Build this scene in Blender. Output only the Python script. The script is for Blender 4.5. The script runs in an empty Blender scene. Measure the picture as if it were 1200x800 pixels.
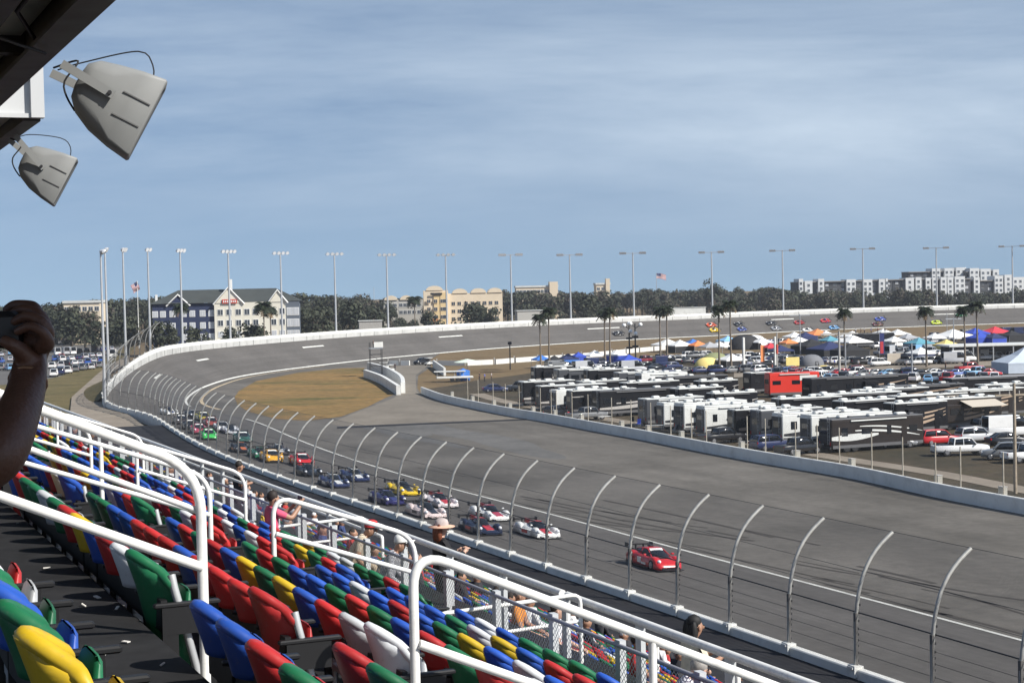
import bpy, math, random
from mathutils import Vector, Matrix
random.seed(11)
SC = bpy.context.scene
COL = SC.collection
V = Vector
# ------------------------------------------------------------------ camera geometry (metres; camera above the world origin)
FPX, CAMH = 2000.0, 18.5
_p, _r = math.atan(60 / FPX), math.radians(1.3)
FW = V((0, math.cos(_p), -math.sin(_p)))
_R0 = V((1, 0, 0)); _U0 = V((0, math.sin(_p), math.cos(_p)))
RC = math.cos(_r) * _R0 - math.sin(_r) * _U0
UC = math.sin(_r) * _R0 + math.cos(_r) * _U0
CAM = V((0, 0, CAMH))

def ray(x, y):
    return FW + (x - 600) / FPX * RC + (400 - y) / FPX * UC

def at(x, y, z=0.0):
    d = ray(x, y)
    return CAM + d * ((z - CAMH) / d.z)

def atY(x, y, Y):
    d = ray(x, y)
    return CAM + d * (Y / d.y)

def proj(P):
    v = V(P) - CAM
    d = v.dot(FW)
    return (600 + FPX * v.dot(RC) / d, 400 - FPX * v.dot(UC) / d)

cam = bpy.data.cameras.new('camera')
camo = bpy.data.objects.new('camera', cam)
COL.objects.link(camo)
cam.sensor_width = 36; cam.lens = FPX / 1200 * 36
cam.clip_start = 0.1; cam.clip_end = 9000
camo.matrix_world = Matrix(((RC.x, UC.x, -FW.x, 0), (RC.y, UC.y, -FW.y, 0), (RC.z, UC.z, -FW.z, CAMH), (0, 0, 0, 1)))
SC.camera = camo

# ------------------------------------------------------------------ object helpers
LABELS = {}

def tag(o, label=None, cat=None, group=None, kind=None):
    if label is not None:
        if len(label.split()) > 16: print('LONG LABEL', label)
        o['label'] = label
        if cat:
            if label in LABELS and not (group and LABELS[label] == group):
                print('DUP LABEL', label)
            LABELS[label] = group
    if cat: o['category'] = cat
    if group: o['group'] = group
    if kind: o['kind'] = kind
    return o

def empty(name, mw=None, label=None, cat=None, group=None):
    o = bpy.data.objects.new(name, None)
    o.empty_display_size = 0.2
    COL.objects.link(o)
    if mw is not None:
        o.matrix_world = mw
    return tag(o, label, cat, group)

def kids(o):
    return [c for c in CH.get(o.name, [])]

CH = {}

def link(o, parent=None):
    COL.objects.link(o)
    if parent is not None:
        o.parent = parent
        CH.setdefault(parent.name, []).append(o)
    return o

def copy_tree(o, parent=None, paint=None):
    c = o.copy()
    if 'label' in c and parent is None: del c['label']
    link(c, parent)
    if paint is not None and c.type == 'MESH':
        for i, s in enumerate(c.material_slots):
            if s.link == 'OBJECT' and o.material_slots[i].material and o.material_slots[i].material.name.startswith('paint'):
                nm = o.material_slots[i].material.name
                s.material = paint[1 if nm.startswith('paint_b') else 0] if isinstance(paint, tuple) else paint
    for ch in CH.get(o.name, []):
        copy_tree(ch, c, paint)
    return c

def frame(loc, fwd, up=V((0, 0, 1))):
    """matrix with local +x along fwd, +z along up"""
    x = V(fwd).normalized(); z = V(up).normalized()
    y = z.cross(x).normalized(); z = x.cross(y)
    l = V(loc)
    return Matrix(((x.x, y.x, z.x, l.x), (x.y, y.y, z.y, l.y), (x.z, y.z, z.z, l.z), (0, 0, 0, 1)))

def rotz(loc, a):
    return Matrix.Translation(V(loc)) @ Matrix.Rotation(a, 4, 'Z')

class MB:
    def __init__(s):
        s.v = []; s.f = []; s.m = []; s.s = []; s.uv = []; s.hasuv = False
    def add(s, vs, fs, mi=0, smooth=False, uvs=None):
        o = len(s.v)
        s.v += [tuple(q) for q in vs]
        for k, f in enumerate(fs):
            s.f.append([o + i for i in f]); s.m.append(mi); s.s.append(smooth)
            if uvs is not None:
                s.hasuv = True
                s.uv.append([uvs[i] for i in f])
            else:
                s.uv.append([(0, 0)] * len(f))
        return s
    def quad(s, a, b, c, d, mi=0, uvs=None):
        return s.add([a, b, c, d], [(0, 1, 2, 3)], mi, False, uvs)
    def obox(s, c, ex, ey, ez, mi=0):
        c, ex, ey, ez = V(c), V(ex), V(ey), V(ez)
        vs = [c + sx * ex + sy * ey + sz * ez for sz in (-1, 1) for sy in (-1, 1) for sx in (-1, 1)]
        return s.add(vs, [(0, 2, 3, 1), (4, 5, 7, 6), (0, 1, 5, 4), (2, 6, 7, 3), (0, 4, 6, 2), (1, 3, 7, 5)], mi)
    def box(s, c, size, mi=0):
        return s.obox(c, (size[0] / 2, 0, 0), (0, size[1] / 2, 0), (0, 0, size[2] / 2), mi)
    def cbox(s, c, size, ch=0.03, mi=0, top=None, smooth=False):
        """chamfered box; top = (sx, sy) scale of the top"""
        cx, cy, cz = c; hx, hy, hz = size[0] / 2, size[1] / 2, size[2] / 2
        tx, ty = top or (1, 1)
        rings = []
        for z, ins, k in ((-hz, ch, 0), (-hz + ch, 0, 0), (hz - ch, 0, 1), (hz, ch, 1)):
            sx, sy = (tx, ty) if k else (1, 1)
            a, b = hx * sx - ins, hy * sy - ins
            q = ch * 0.9
            rings.append([(cx + x, cy + y, cz + z) for x, y in ((a, -b + q), (a, b - q), (a - q, b), (-a + q, b), (-a, b - q), (-a, -b + q), (-a + q, -b), (a - q, -b))])
        return s.loft(rings, mi, smooth=smooth)
    def loft(s, rings, mi=0, caps=True, smooth=True, closed=True, mfun=None):
        o = []; n = len(rings[0])
        vs = [q for r in rings for q in r]
        fs = []
        m = n if closed else n - 1
        for i in range(len(rings) - 1):
            for j in range(m):
                fs.append((i * n + j, i * n + (j + 1) % n, (i + 1) * n + (j + 1) % n, (i + 1) * n + j))
        s.add(vs, fs, mi, smooth)
        if caps:
            s.add(rings[0], [tuple(reversed(range(n)))], mi)
            s.add(rings[-1], [tuple(range(n))], mi)
        return s
    def tube(s, pts, r, mi=0, n=8, caps=True, flat=1.0):
        pts = [V(q) for q in pts]
        rr = r if isinstance(r, (list, tuple)) else [r] * len(pts)
        rings = []
        t0 = (pts[1] - pts[0]).normalized()
        ref = V((0, 0, 1)) if abs(t0.z) < 0.9 else V((1, 0, 0))
        u = t0.cross(ref).normalized()
        for i, q in enumerate(pts):
            if i == 0: t = t0
            elif i == len(pts) - 1: t = (pts[i] - pts[i - 1]).normalized()
            else: t = ((pts[i + 1] - pts[i]).normalized() + (pts[i] - pts[i - 1]).normalized()).normalized()
            u = (u - t * u.dot(t)).normalized()
            w = t.cross(u)
            rings.append([q + rr[i] * (math.cos(2 * math.pi * k / n) * u + flat * math.sin(2 * math.pi * k / n) * w) for k in range(n)])
        return s.loft(rings, mi, caps=caps, smooth=True)
    def prism(s, poly, z0, z1, mi=0):
        n = len(poly)
        b = [(x, y, z0) for x, y in poly]; t = [(x, y, z1) for x, y in poly]
        s.add(b + t, [(i, (i + 1) % n, n + (i + 1) % n, n + i) for i in range(n)] + [tuple(range(n, 2 * n)), tuple(reversed(range(n)))], mi)
        return s
    def ellipsoid(s, c, r, mi=0, nu=10, nv=7, jit=0, rot=None):
        c = V(c); vs = []; fs = []
        for i in range(nv + 1):
            th = math.pi * i / nv
            for j in range(nu):
                ph = 2 * math.pi * j / nu
                k = 1 + (random.uniform(-jit, jit) if jit else 0)
                q = V((r[0] * math.sin(th) * math.cos(ph) * k, r[1] * math.sin(th) * math.sin(ph) * k, r[2] * math.cos(th) * k))
                if rot is not None: q = rot @ q
                vs.append(c + q)
        for i in range(nv):
            for j in range(nu):
                fs.append((i * nu + j, (i + 1) * nu + j, (i + 1) * nu + (j + 1) % nu, i * nu + (j + 1) % nu))
        return s.add(vs, fs, mi, True)
    def wheel(s, c, r, w, mi=0, n=14, axis='y'):
        cx, cy, cz = c
        rings = []
        for (y, k) in ((-w / 2, 0.85), (-w / 2 + 0.03, 1), (w / 2 - 0.03, 1), (w / 2, 0.85)):
            rings.append([(cx + k * r * math.cos(2 * math.pi * i / n), cy + y, cz + k * r * math.sin(2 * math.pi * i / n)) for i in range(n)])
        return s.loft(rings, mi, smooth=False)
    def merge(s, o, mw):
        vs = [mw @ V(q) for q in o.v]
        off = len(s.v)
        s.v += [tuple(q) for q in vs]
        s.f += [[off + i for i in f] for f in o.f]
        s.m += o.m; s.s += o.s; s.uv += o.uv
        s.hasuv = s.hasuv or o.hasuv
        return s
    def mesh(s, name, mats):
        me = bpy.data.meshes.new(name)
        me.from_pydata(s.v, [], s.f)
        for m in mats: me.materials.append(m)
        me.polygons.foreach_set('material_index', s.m)
        me.polygons.foreach_set('use_smooth', s.s)
        if s.hasuv:
            l = me.uv_layers.new(name='UVMap')
            flat = [c for f in s.uv for q in f for c in q]
            l.data.foreach_set('uv', flat)
        me.update()
        return me
    def build(s, name, mats, parent=None, label=None, cat=None, group=None, kind=None, mw=None):
        mats = mats if isinstance(mats, (list, tuple)) else [mats]
        o = bpy.data.objects.new(name, s.mesh(name, mats))
        for i, m in enumerate(mats):
            if m and m.name.startswith('paint'):
                o.material_slots[i].link = 'OBJECT'
                o.material_slots[i].material = m
        link(o, parent)
        if mw is not None: o.matrix_local = mw
        return tag(o, label, cat, group, kind)

# ------------------------------------------------------------------ materials
MATS = {}

def mat(name, col, rough=0.6, metal=0.0, var=0.0, scale=3.0, bump=0.0, bscale=30.0, spec=0.5, dirt=None, dscale=1.5, damt=0.3, coat=0.0):
    if name in MATS: return MATS[name]
    m = bpy.data.materials.new(name); m.use_nodes = True
    nt = m.node_tree; b = nt.nodes['Principled BSDF']
    c = tuple(col) + (1,)
    b.inputs['Base Color'].default_value = c
    b.inputs['Roughness'].default_value = rough
    b.inputs['Metallic'].default_value = metal
    b.inputs['Specular IOR Level'].default_value = spec
    if coat: b.inputs['Coat Weight'].default_value = coat
    src = None
    if var or dirt or bump:
        tc = nt.nodes.new('ShaderNodeTexCoord')
    if var:
        n = nt.nodes.new('ShaderNodeTexNoise'); n.inputs['Scale'].default_value = scale; n.inputs['Detail'].default_value = 5
        nt.links.new(tc.outputs['Object'], n.inputs['Vector'])
        r = nt.nodes.new('ShaderNodeMapRange'); r.inputs['From Min'].default_value = 0.3; r.inputs['From Max'].default_value = 0.7
        r.inputs['To Min'].default_value = 1 - var; r.inputs['To Max'].default_value = 1 + var
        nt.links.new(n.outputs['Fac'], r.inputs['Value'])
        mx = nt.nodes.new('ShaderNodeMix'); mx.data_type = 'RGBA'; mx.blend_type = 'MULTIPLY'; mx.inputs['Factor'].default_value = 1
        mx.inputs['A'].default_value = c
        nt.links.new(r.outputs['Result'], mx.inputs['B'])
        src = mx.outputs['Result']
    if dirt:
        n = nt.nodes.new('ShaderNodeTexNoise'); n.inputs['Scale'].default_value = dscale; n.inputs['Detail'].default_value = 8; n.inputs['Roughness'].default_value = 0.7
        nt.links.new(tc.outputs['Object'], n.inputs['Vector'])
        r = nt.nodes.new('ShaderNodeMapRange'); r.inputs['From Min'].default_value = 0.5; r.inputs['From Max'].default_value = 0.75
        r.inputs['To Max'].default_value = damt
        nt.links.new(n.outputs['Fac'], r.inputs['Value'])
        mx = nt.nodes.new('ShaderNodeMix'); mx.data_type = 'RGBA'
        nt.links.new(r.outputs['Result'], mx.inputs['Factor'])
        if src: nt.links.new(src, mx.inputs['A'])
        else: mx.inputs['A'].default_value = c
        mx.inputs['B'].default_value = tuple(dirt) + (1,)
        src = mx.outputs['Result']
    if src: nt.links.new(src, b.inputs['Base Color'])
    if bump:
        n = nt.nodes.new('ShaderNodeTexNoise'); n.inputs['Scale'].default_value = bscale; n.inputs['Detail'].default_value = 4
        nt.links.new(tc.outputs['Object'], n.inputs['Vector'])
        bp = nt.nodes.new('ShaderNodeBump'); bp.inputs['Strength'].default_value = bump; bp.inputs['Distance'].default_value = 0.02
        nt.links.new(n.outputs['Fac'], bp.inputs['Height']); nt.links.new(bp.outputs['Normal'], b.inputs['Normal'])
    MATS[name] = m
    return m

def ramp_mat(name, stops, scale=0.05, detail=8, rough=0.9, coord='Object', stretch=(1, 1, 1), fine=None, streak=None):
    """noise through a colour ramp; fine=(scale, amount) multiplies grain; streak=(uvscale xyz, amount) multiplies stretched noise over UVs"""
    if name in MATS: return MATS[name]
    m = bpy.data.materials.new(name); m.use_nodes = True
    nt = m.node_tree; b = nt.nodes['Principled BSDF']; b.inputs['Roughness'].default_value = rough
    b.inputs['Specular IOR Level'].default_value = 0.25
    tc = nt.nodes.new('ShaderNodeTexCoord'); mp = nt.nodes.new('ShaderNodeMapping'); mp.inputs['Scale'].default_value = stretch
    nt.links.new(tc.outputs[coord], mp.inputs['Vector'])
    n = nt.nodes.new('ShaderNodeTexNoise'); n.inputs['Scale'].default_value = scale; n.inputs['Detail'].default_value = detail; n.inputs['Roughness'].default_value = 0.62
    nt.links.new(mp.outputs['Vector'], n.inputs['Vector'])
    cr = nt.nodes.new('ShaderNodeValToRGB')
    el = cr.color_ramp.elements
    while len(el) < len(stops): el.new(0.5)
    for e, (q, c) in zip(el, stops): e.position = q; e.color = tuple(c) + (1,)
    nt.links.new(n.outputs['Fac'], cr.inputs['Fac'])
    src = cr.outputs['Color']
    def mul(vec, sc, amt, det=4):
        nonlocal src
        f = nt.nodes.new('ShaderNodeTexNoise'); f.inputs['Scale'].default_value = sc; f.inputs['Detail'].default_value = det; f.inputs['Roughness'].default_value = 0.65
        nt.links.new(vec, f.inputs['Vector'])
        r = nt.nodes.new('ShaderNodeMapRange'); r.inputs['From Min'].default_value = 0.3; r.inputs['From Max'].default_value = 0.7
        r.inputs['To Min'].default_value = 1 - amt; r.inputs['To Max'].default_value = 1 + amt
        nt.links.new(f.outputs['Fac'], r.inputs['Value'])
        mx = nt.nodes.new('ShaderNodeMix'); mx.data_type = 'RGBA'; mx.blend_type = 'MULTIPLY'; mx.inputs['Factor'].default_value = 1
        nt.links.new(src, mx.inputs['A']); nt.links.new(r.outputs['Result'], mx.inputs['B'])
        src = mx.outputs['Result']
    if fine: mul(tc.outputs['Object'], fine[0], fine[1])
    if streak:
        for (sx, sy, amt) in streak:
            m2 = nt.nodes.new('ShaderNodeMapping'); m2.inputs['Scale'].default_value = (sx, sy, 1)
            nt.links.new(tc.outputs['UV'], m2.inputs['Vector'])
            mul(m2.outputs['Vector'], 1.0, amt, 3)
    nt.links.new(src, b.inputs['Base Color'])
    MATS[name] = m
    return m

def mesh_mat(name, col, pitch, wire, rough=0.5, metal=0.6, diag=True, op=None):
    """woven wire: real wires by UV (metres), the rest open"""
    m = bpy.data.materials.new(name); m.use_nodes = True
    nt = m.node_tree; b = nt.nodes['Principled BSDF']
    b.inputs['Base Color'].default_value = tuple(col) + (1,); b.inputs['Roughness'].default_value = rough; b.inputs['Metallic'].default_value = metal
    tc = nt.nodes.new('ShaderNodeTexCoord'); sp = nt.nodes.new('ShaderNodeSeparateXYZ')
    nt.links.new(tc.outputs['UV'], sp.inputs[0])
    def M(op_, a, c=None):
        n = nt.nodes.new('ShaderNodeMath'); n.operation = op_
        for i, q in enumerate((a, c)):
            if q is None: continue
            if isinstance(q, (int, float)): n.inputs[i].default_value = q
            else: nt.links.new(q, n.inputs[i])
        return n.outputs[0]
    x, y = sp.outputs[0], sp.outputs[1]
    if diag: a, c = M('ADD', x, y), M('SUBTRACT', x, y)
    else: a, c = x, y
    def line(q):
        fr = M('FRACT', M('DIVIDE', q, pitch))
        d = M('ABSOLUTE', M('SUBTRACT', fr, 0.5))
        return M('LESS_THAN', d, wire / pitch / 2)
    al = M('MAXIMUM', line(a), line(c))
    nt.links.new(al, b.inputs['Alpha'])
    return m
from mathutils.geometry import tessellate_polygon
# ------------------------------------------------------------------ materials of the setting
M_TRACK = ramp_mat('track_asphalt', [(0.3, (0.082, 0.077, 0.072)), (0.7, (0.112, 0.105, 0.099))], scale=0.06, fine=(1.4, .12), streak=[(0.010, 0.447, 0.126), (.05, 2.2, .10)])
M_APRON = ramp_mat('apron_asphalt', [(0.36, (0.089, 0.082, 0.072)), (0.62, (0.143, 0.132, 0.117))], scale=0.05, fine=(1.2, .14), streak=[(0.009, 0.129, 0.120), (0.041, 0.481, 0.079)])
M_LIGHT = ramp_mat('worn_concrete', [(0.3, (0.151, 0.133, 0.109)), (0.7, (0.209, 0.185, 0.152))], scale=0.12, fine=(1.0, .12))
M_ROADC = ramp_mat('service_road_concrete', [(0.3, (0.200, 0.167, 0.133)), (0.7, (0.272, 0.236, 0.189))], scale=0.15, fine=(.9, .1))
M_BLACK = ramp_mat('dark_tarmac', [(0.3, (0.015, 0.015, 0.019)), (0.7, (0.031, 0.031, 0.034))], scale=0.2, fine=(2, .15))
M_DIRT = ramp_mat('dry_grass', [(0.3, (0.117, 0.080, 0.038)), (0.5, (0.164, 0.114, 0.058)), (0.72, (0.133, 0.103, 0.052))], scale=0.05, fine=(.7, .22))
M_ISLAND = ramp_mat('island_grass', [(0.36, (0.228, 0.140, 0.049)), (0.52, (0.185, 0.121, 0.045)), (0.66, (0.082, 0.079, 0.024))], scale=0.06, stretch=(.6, 1.5, 1), fine=(.5, .34))
M_INFG = ramp_mat('worn_infield_grass', [(0.3, (0.032, 0.030, 0.018)), (0.55, (0.070, 0.054, 0.034)), (0.75, (0.052, 0.050, 0.024))], scale=0.08, fine=(.9, .3))
M_GRASS = ramp_mat('verge_grass', [(0.3, (.085, .075, .028)), (0.7, (.15, .115, .05))], scale=0.12, fine=(1.0, .25))
M_LOT = ramp_mat('lot_asphalt', [(0.3, (0.084, 0.081, 0.077)), (0.7, (0.140, 0.133, 0.126))], scale=0.08, fine=(.8, .15))
M_WHITE = mat('white_wall_paint', (.68, .68, .65), .6, var=.06, scale=.4, dirt=(.35, .33, .30), dscale=.5, damt=.5)
M_LINE = mat('line_paint', (.60, .60, .56), .7, var=.12, scale=.8, dirt=(.2, .2, .19), dscale=.6, damt=.6)
M_TAN = mat('tan_line_paint', (.50, .40, .26), .7, var=.12, scale=.8)
M_GALV = mat('galvanised_steel', (.42, .43, .44), .42, .55, var=.1, scale=2)
M_POLE = mat('pole_steel', (.50, .51, .52), .4, .4, var=.08, scale=1)
M_DARKSTEEL = mat('dark_steel', (.025, .025, .027), .55, .2)
M_RUBBER = mat('black_rubber', (.012, .012, .013), .75)
M_CONC = mat('concrete', (.36, .35, .33), .85, var=.15, scale=3, dirt=(.14, .13, .12), dscale=2, damt=.6)

def sheet(name, pts, z, m, kind='structure', label=None, cat=None):
    """flat polygon of world (x, y) points at height z"""
    P = [V((q[0], q[1], z)) for q in pts]
    tri = tessellate_polygon([P])
    b = MB(); uv = [(q.x * -.3925 + q.y * .9197, q.x * .9197 + q.y * .3925) for q in P]
    fs = []
    for t in tri:
        a, c, d = (P[i] for i in t)
        fs.append(tuple(t) if (c - a).cross(d - a).z > 0 else tuple(reversed(t)))
    b.add(P, fs, 0, False, uv)
    return b.build(name, m, kind=kind, label=label, cat=cat)

def px(pts, z=0.0):
    return [tuple(at(x, y, z).xy) for x, y in pts]

# ------------------------------------------------------------------ the banked track, from its inner line outwards
_inner = [(1100, 382), (1000, 385.5), (900, 390), (850, 393), (725, 399), (600, 407), (515, 414), (430, 422), (300, 438), (250, 450), (225, 462), (221, 477),
          (291, 490), (335, 509), (400, 534), (472, 556), (565, 582), (647, 601), (695, 615), (747, 630), (860, 660), (900, 670.5), (1010, 699), (1100, 722.5), (1200, 750)]
_pts = [V(at(x, y).xy) for x, y in reversed(_inner)]
_pts = [V((68, -18)), V((54, 18)), V((40, 53)), V((32.5, 71))] + _pts + [V((240, 716)), V((330, 738)), V((420, 752))]

def catmull(P, step=2.0):
    out = []
    for i in range(len(P) - 1):
        p0, p1, p2, p3 = P[max(i - 1, 0)], P[i], P[i + 1], P[min(i + 2, len(P) - 1)]
        n = max(2, int((p2 - p1).length / step))
        for k in range(n):
            t = k / n
            out.append(0.5 * ((2 * p1) + (p2 - p0) * t + (2 * p0 - 5 * p1 + 4 * p2 - p3) * t * t + (3 * p1 - p0 - 3 * p2 + p3) * t ** 3))
    out.append(P[-1])
    return out

def resample(P, step):
    out = [P[0]]; acc = 0
    for a, b in zip(P[:-1], P[1:]):
        L = (b - a).length; d = step - acc
        while d <= L:
            out.append(a + (b - a) * (d / L)); d += step
        acc = (acc + L) % step
    return out

INN = resample(catmull(_pts), 2.0)
for _ in range(60):
    INN = [INN[0]] + [(INN[i - 1] + INN[i] * 2 + INN[i + 1]) / 4 for i in range(1, len(INN) - 1)] + [INN[-1]]
NS = len(INN)

def tang(i):
    a = INN[max(i - 2, 0)]; b = INN[min(i + 2, NS - 1)]
    return (b - a).normalized()

def sm(x, a, b):
    t = min(1, max(0, (x - a) / (b - a)))
    return t * t * (3 - 2 * t)

_i0 = min(range(NS), key=lambda i: (INN[i] - V((-48, 272))).length)
_i1 = min(range(NS), key=lambda i: (INN[i] - V((-63, 372))).length)

def prof(i):
    k = sm(i, _i0, _i1)
    return 14.6 + (11.0 - 14.6) * k, 0.7 + (6.4 - 0.7) * k, 0.85 + (1.75 - 0.85) * k   # width, rise, wall height

def tp(i, t, dz=0.0):
    """point on the track at sample i (float), t from the inner line (0) to the wall (1)"""
    i0 = int(max(0, min(NS - 2, math.floor(i)))); f = i - i0
    r = []
    for j in (i0, i0 + 1):
        d = tang(j); w, h, _ = prof(j)
        q = INN[j] + V((-d.y, d.x)) * (w * t)
        r.append(V((q.x, q.y, h * t + dz)))
    return r[0].lerp(r[1], f)

def tnorm(i, t=0.5):
    i = max(0, min(NS - 3, i))
    a = tp(i + 1, t) - tp(i, t); b = tp(i, min(1, t + .1)) - tp(i, t)
    return a.cross(b).normalized()

_grid = [(i, t, proj(tp(i, t))) for i in range(20, NS - 2) for t in (0.0, .1, .2, .3, .4, .5, .6, .7, .8, .9, 1.0)]

def find(x, y):
    i, t, _ = min(_grid, key=lambda g: (g[2][0] - x) ** 2 + (g[2][1] - y) ** 2)
    st, si = .05, .5
    for _ in range(14):
        best = min(((i + a * si, t + b * st) for a in (-1, 0, 1) for b in (-1, 0, 1)), key=lambda q: (proj(tp(*q))[0] - x) ** 2 + (proj(tp(*q))[1] - y) ** 2)
        if best == (i, t): st /= 2; si /= 2
        i, t = best
    return i, t

b = MB(); TS = 8
vs, uvs, fs = [], [], []
for i in range(NS):
    w, h, _ = prof(i)
    for k in range(TS + 1):
        vs.append(tp(i, k / TS)); uvs.append((i * 2.0, k / TS * w))
for i in range(NS - 1):
    for k in range(TS):
        a = i * (TS + 1) + k
        fs.append((a, a + TS + 1, a + TS + 2, a + 1))
b.add(vs, fs, 0, True, uvs)
b.build('race_track', M_TRACK, kind='structure')

def ribbon(name, i0, i1, t0, t1, m, dz=0.02, off=None, z=None, step=1):
    """strip along the track: t in track widths or off in metres from the inner line"""
    vs, fs, uv = [], [], []
    n = 0; i = i0
    while i <= i1:
        j = int(i)
        if off:
            d = tang(j); nn = V((-d.y, d.x))
            for o in off:
                q = INN[j] + nn * o; vs.append((q.x, q.y, z)); uv.append((i * 2, o))
        else:
            for t in (t0, t1):
                q = tp(i, t, dz); vs.append(q); uv.append((i * 2, t * 12))
        n += 1; i += step
    for k in range(n - 1):
        fs.append((2 * k, 2 * k + 2, 2 * k + 3, 2 * k + 1))
    return MB().add(vs, fs, 0, True, uv)

# painted lines on the track: one set of markings
_ia = find(291, 490)[0]
_lines = ribbon('', 5, int(_ia), -.004, .018, M_LINE)
_lines.merge(ribbon('', int(_ia) + 18, NS - 3, 0.0, .03, M_LINE), Matrix())
for (x, y, L) in ((237, 421.5, 10), (367, 406, 13), (528, 394, 14), (707, 384.5, 16), (917, 374, 12), (1108, 368, 18), (185, 441, 8)):
    ii, tt = find(x, y)
    _lines.merge(ribbon('', ii - L / 4, ii + L / 4, tt - .022, tt + .022, M_LINE, step=.5), Matrix())
_lines.build('track_markings', M_LINE, kind='structure')
ribbon('', int(_ia) + 12, int(_ia) + 95, 0, 0, M_TAN, off=(-2.2, -2.8), z=.03).build('tan_edge_line', M_TAN, kind='structure')

# ------------------------------------------------------------------ ground sheets
g = MB(); S_ = 5000
g.quad((-S_, -S_, -.06), (S_, -S_, -.06), (S_, S_, -.06), (-S_, S_, -.06), 0, [(0, 0), (1, 0), (1, 1), (0, 1)])
g.build('ground', M_DIRT, kind='structure')
WALLB = [(493, 461), (503, 465), (520, 471), (560, 480), (600, 488), (640, 494.5), (700, 506), (750, 515), (825, 530), (900, 544), (1000, 561), (1100, 583.5), (1200, 602.5)]
WALLW = px(WALLB)
_dir = (V(WALLW[-1]) - V(WALLW[-2])).normalized()
for k in (14, 30, 60): WALLW.append(tuple(V(WALLW[12]) + _dir * k))
WALLW = [tuple(q) for q in resample(catmull([V(q) for q in WALLW], 1.5), 2.0)]
for _ in range(4):
    WALLW = [WALLW[0]] + [tuple((V(WALLW[i - 1]) + V(WALLW[i]) * 2 + V(WALLW[i + 1])) / 4) for i in range(1, len(WALLW) - 1)] + [WALLW[-1]]
apr = [tuple(INN[i]) for i in range(0, int(find(520, 413.5)[0]))] + px([(505, 421), (505, 430), (490, 440), (489, 455)]) + WALLW
sheet('pit_entry_apron', apr, 0.0, M_APRON)
# lighter concrete of the pit entry, the seam and scuffs on it
sheet('pit_entry_road', px([(455, 429), (503, 427), (487, 440), (488, 458), (498, 466), (560, 482), (617, 491), (520, 494), (400, 499.5), (385, 496), (430, 478), (462, 466), (471, 458), (468, 444)]), .012, M_LIGHT)
sheet('tarmac_seam', px([(395, 500), (500, 495.5), (617, 490.6), (617, 492.2), (500, 497.3), (395, 502)]), .024, M_BLACK)
M_PATCH = ramp_mat('worn_patch', [(0.35, (.092, .090, .086)), (0.65, (.135, .131, .125))], scale=.1, fine=(1.1, .16))
M_PATCHD = ramp_mat('dark_patch', [(0.35, (.048, .046, .044)), (0.65, (.070, .067, .064))], scale=.12, fine=(1.1, .16))
def blob(name, cx, cy, rx, ry, z, m, seed):
    r_ = random.Random(seed); ph = [r_.uniform(0, 6.28) for _ in range(4)]
    P_ = []
    for k in range(48):
        a = 2 * math.pi * k / 48; q = 1 + sum(.13 * math.sin((j + 2) * a + ph[j]) for j in range(4))
        P_.append((cx + rx * q * math.cos(a), cy + ry * q * math.sin(a) + rx * q * math.cos(a) * .20))
    sheet(name, px(P_), z, m)
blob('worn_patch', 560, 513, 100, 8, .006, M_PATCH, 1); blob('worn_patch', 470, 507, 60, 6, .008, M_PATCH, 2)
_sk = MB(); _sr = random.Random(4)
for _ in range(60):
    x0 = _sr.uniform(300, 1100); y0 = 500 + (x0 - 300) * .21 + _sr.uniform(0, 75); L = _sr.uniform(30, 230); P_ = []
    c_ = _sr.uniform(-.0004, .0004)
    P_ = [at(x0 + L * k / 8, y0 + (.20 + _sr.uniform(0, .0)) * L * k / 8 + c_ * (L * k / 8) ** 2, .016).xy for k in range(9)]
    w_ = _sr.uniform(.06, .2)
    for a_, b_ in zip(P_[:-1], P_[1:]):
        d_ = (b_ - a_).normalized() * w_; n_ = V((-d_.y, d_.x))
        z_ = .016
        _sk.quad((a_.x - n_.x, a_.y - n_.y, z_), (b_.x - n_.x, b_.y - n_.y, z_), (b_.x + n_.x, b_.y + n_.y, z_), (a_.x + n_.x, a_.y + n_.y, z_))
M_SKID = ramp_mat('tyre_mark', [(0.3, (0.054, 0.048, 0.043)), (0.7, (0.082, 0.073, 0.064))], scale=.5)
_sk.build('tyre_marks', M_SKID, kind='structure')
sheet('grass_island', px([(275, 465), (280, 458), (300, 446.5), (350, 436.5), (400, 431.5), (427, 431), (428, 441), (440, 447), (456, 459), (462, 462), (450, 467), (430, 477), (400, 488), (362, 493), (325, 491), (290, 482), (278, 474)]), .03, M_ISLAND)
# infield behind the wall: worn grass with a concrete path along the wall
WN = []
for i in range(len(WALLW)):
    d = (V(WALLW[min(i + 1, len(WALLW) - 1)]) - V(WALLW[max(i - 1, 0)])).normalized()
    WN.append(V((-d.y, d.x)))          # to the infield side (wall runs towards the camera)
if WN[20].x < 0: WN = [-q for q in WN]
def woff(i, o): return tuple(V(WALLW[i]) + WN[i] * o)
_nw = len(WALLW)
sheet('infield_grass', [woff(i, .3) for i in range(_nw)] + px([(1500, 640), (1500, 395), (1200, 395), (1000, 405), (800, 418), (640, 434), (600, 440), (560, 445), (525, 452), (500, 455)]), -.03, M_INFG)
sheet('infield_path', [woff(i, 8.0) for i in range(3, _nw)] + [woff(i, 10.8) for i in range(_nw - 1, 2, -1)], 0.0, M_ROADC)
sheet('infield_road', px([(860, 434.5), (960, 429), (1060, 424.5), (1200, 419), (1400, 414), (1400, 421), (1200, 427), (1060, 432), (960, 437), (860, 442)]), 0.0, M_ROADC)
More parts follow.
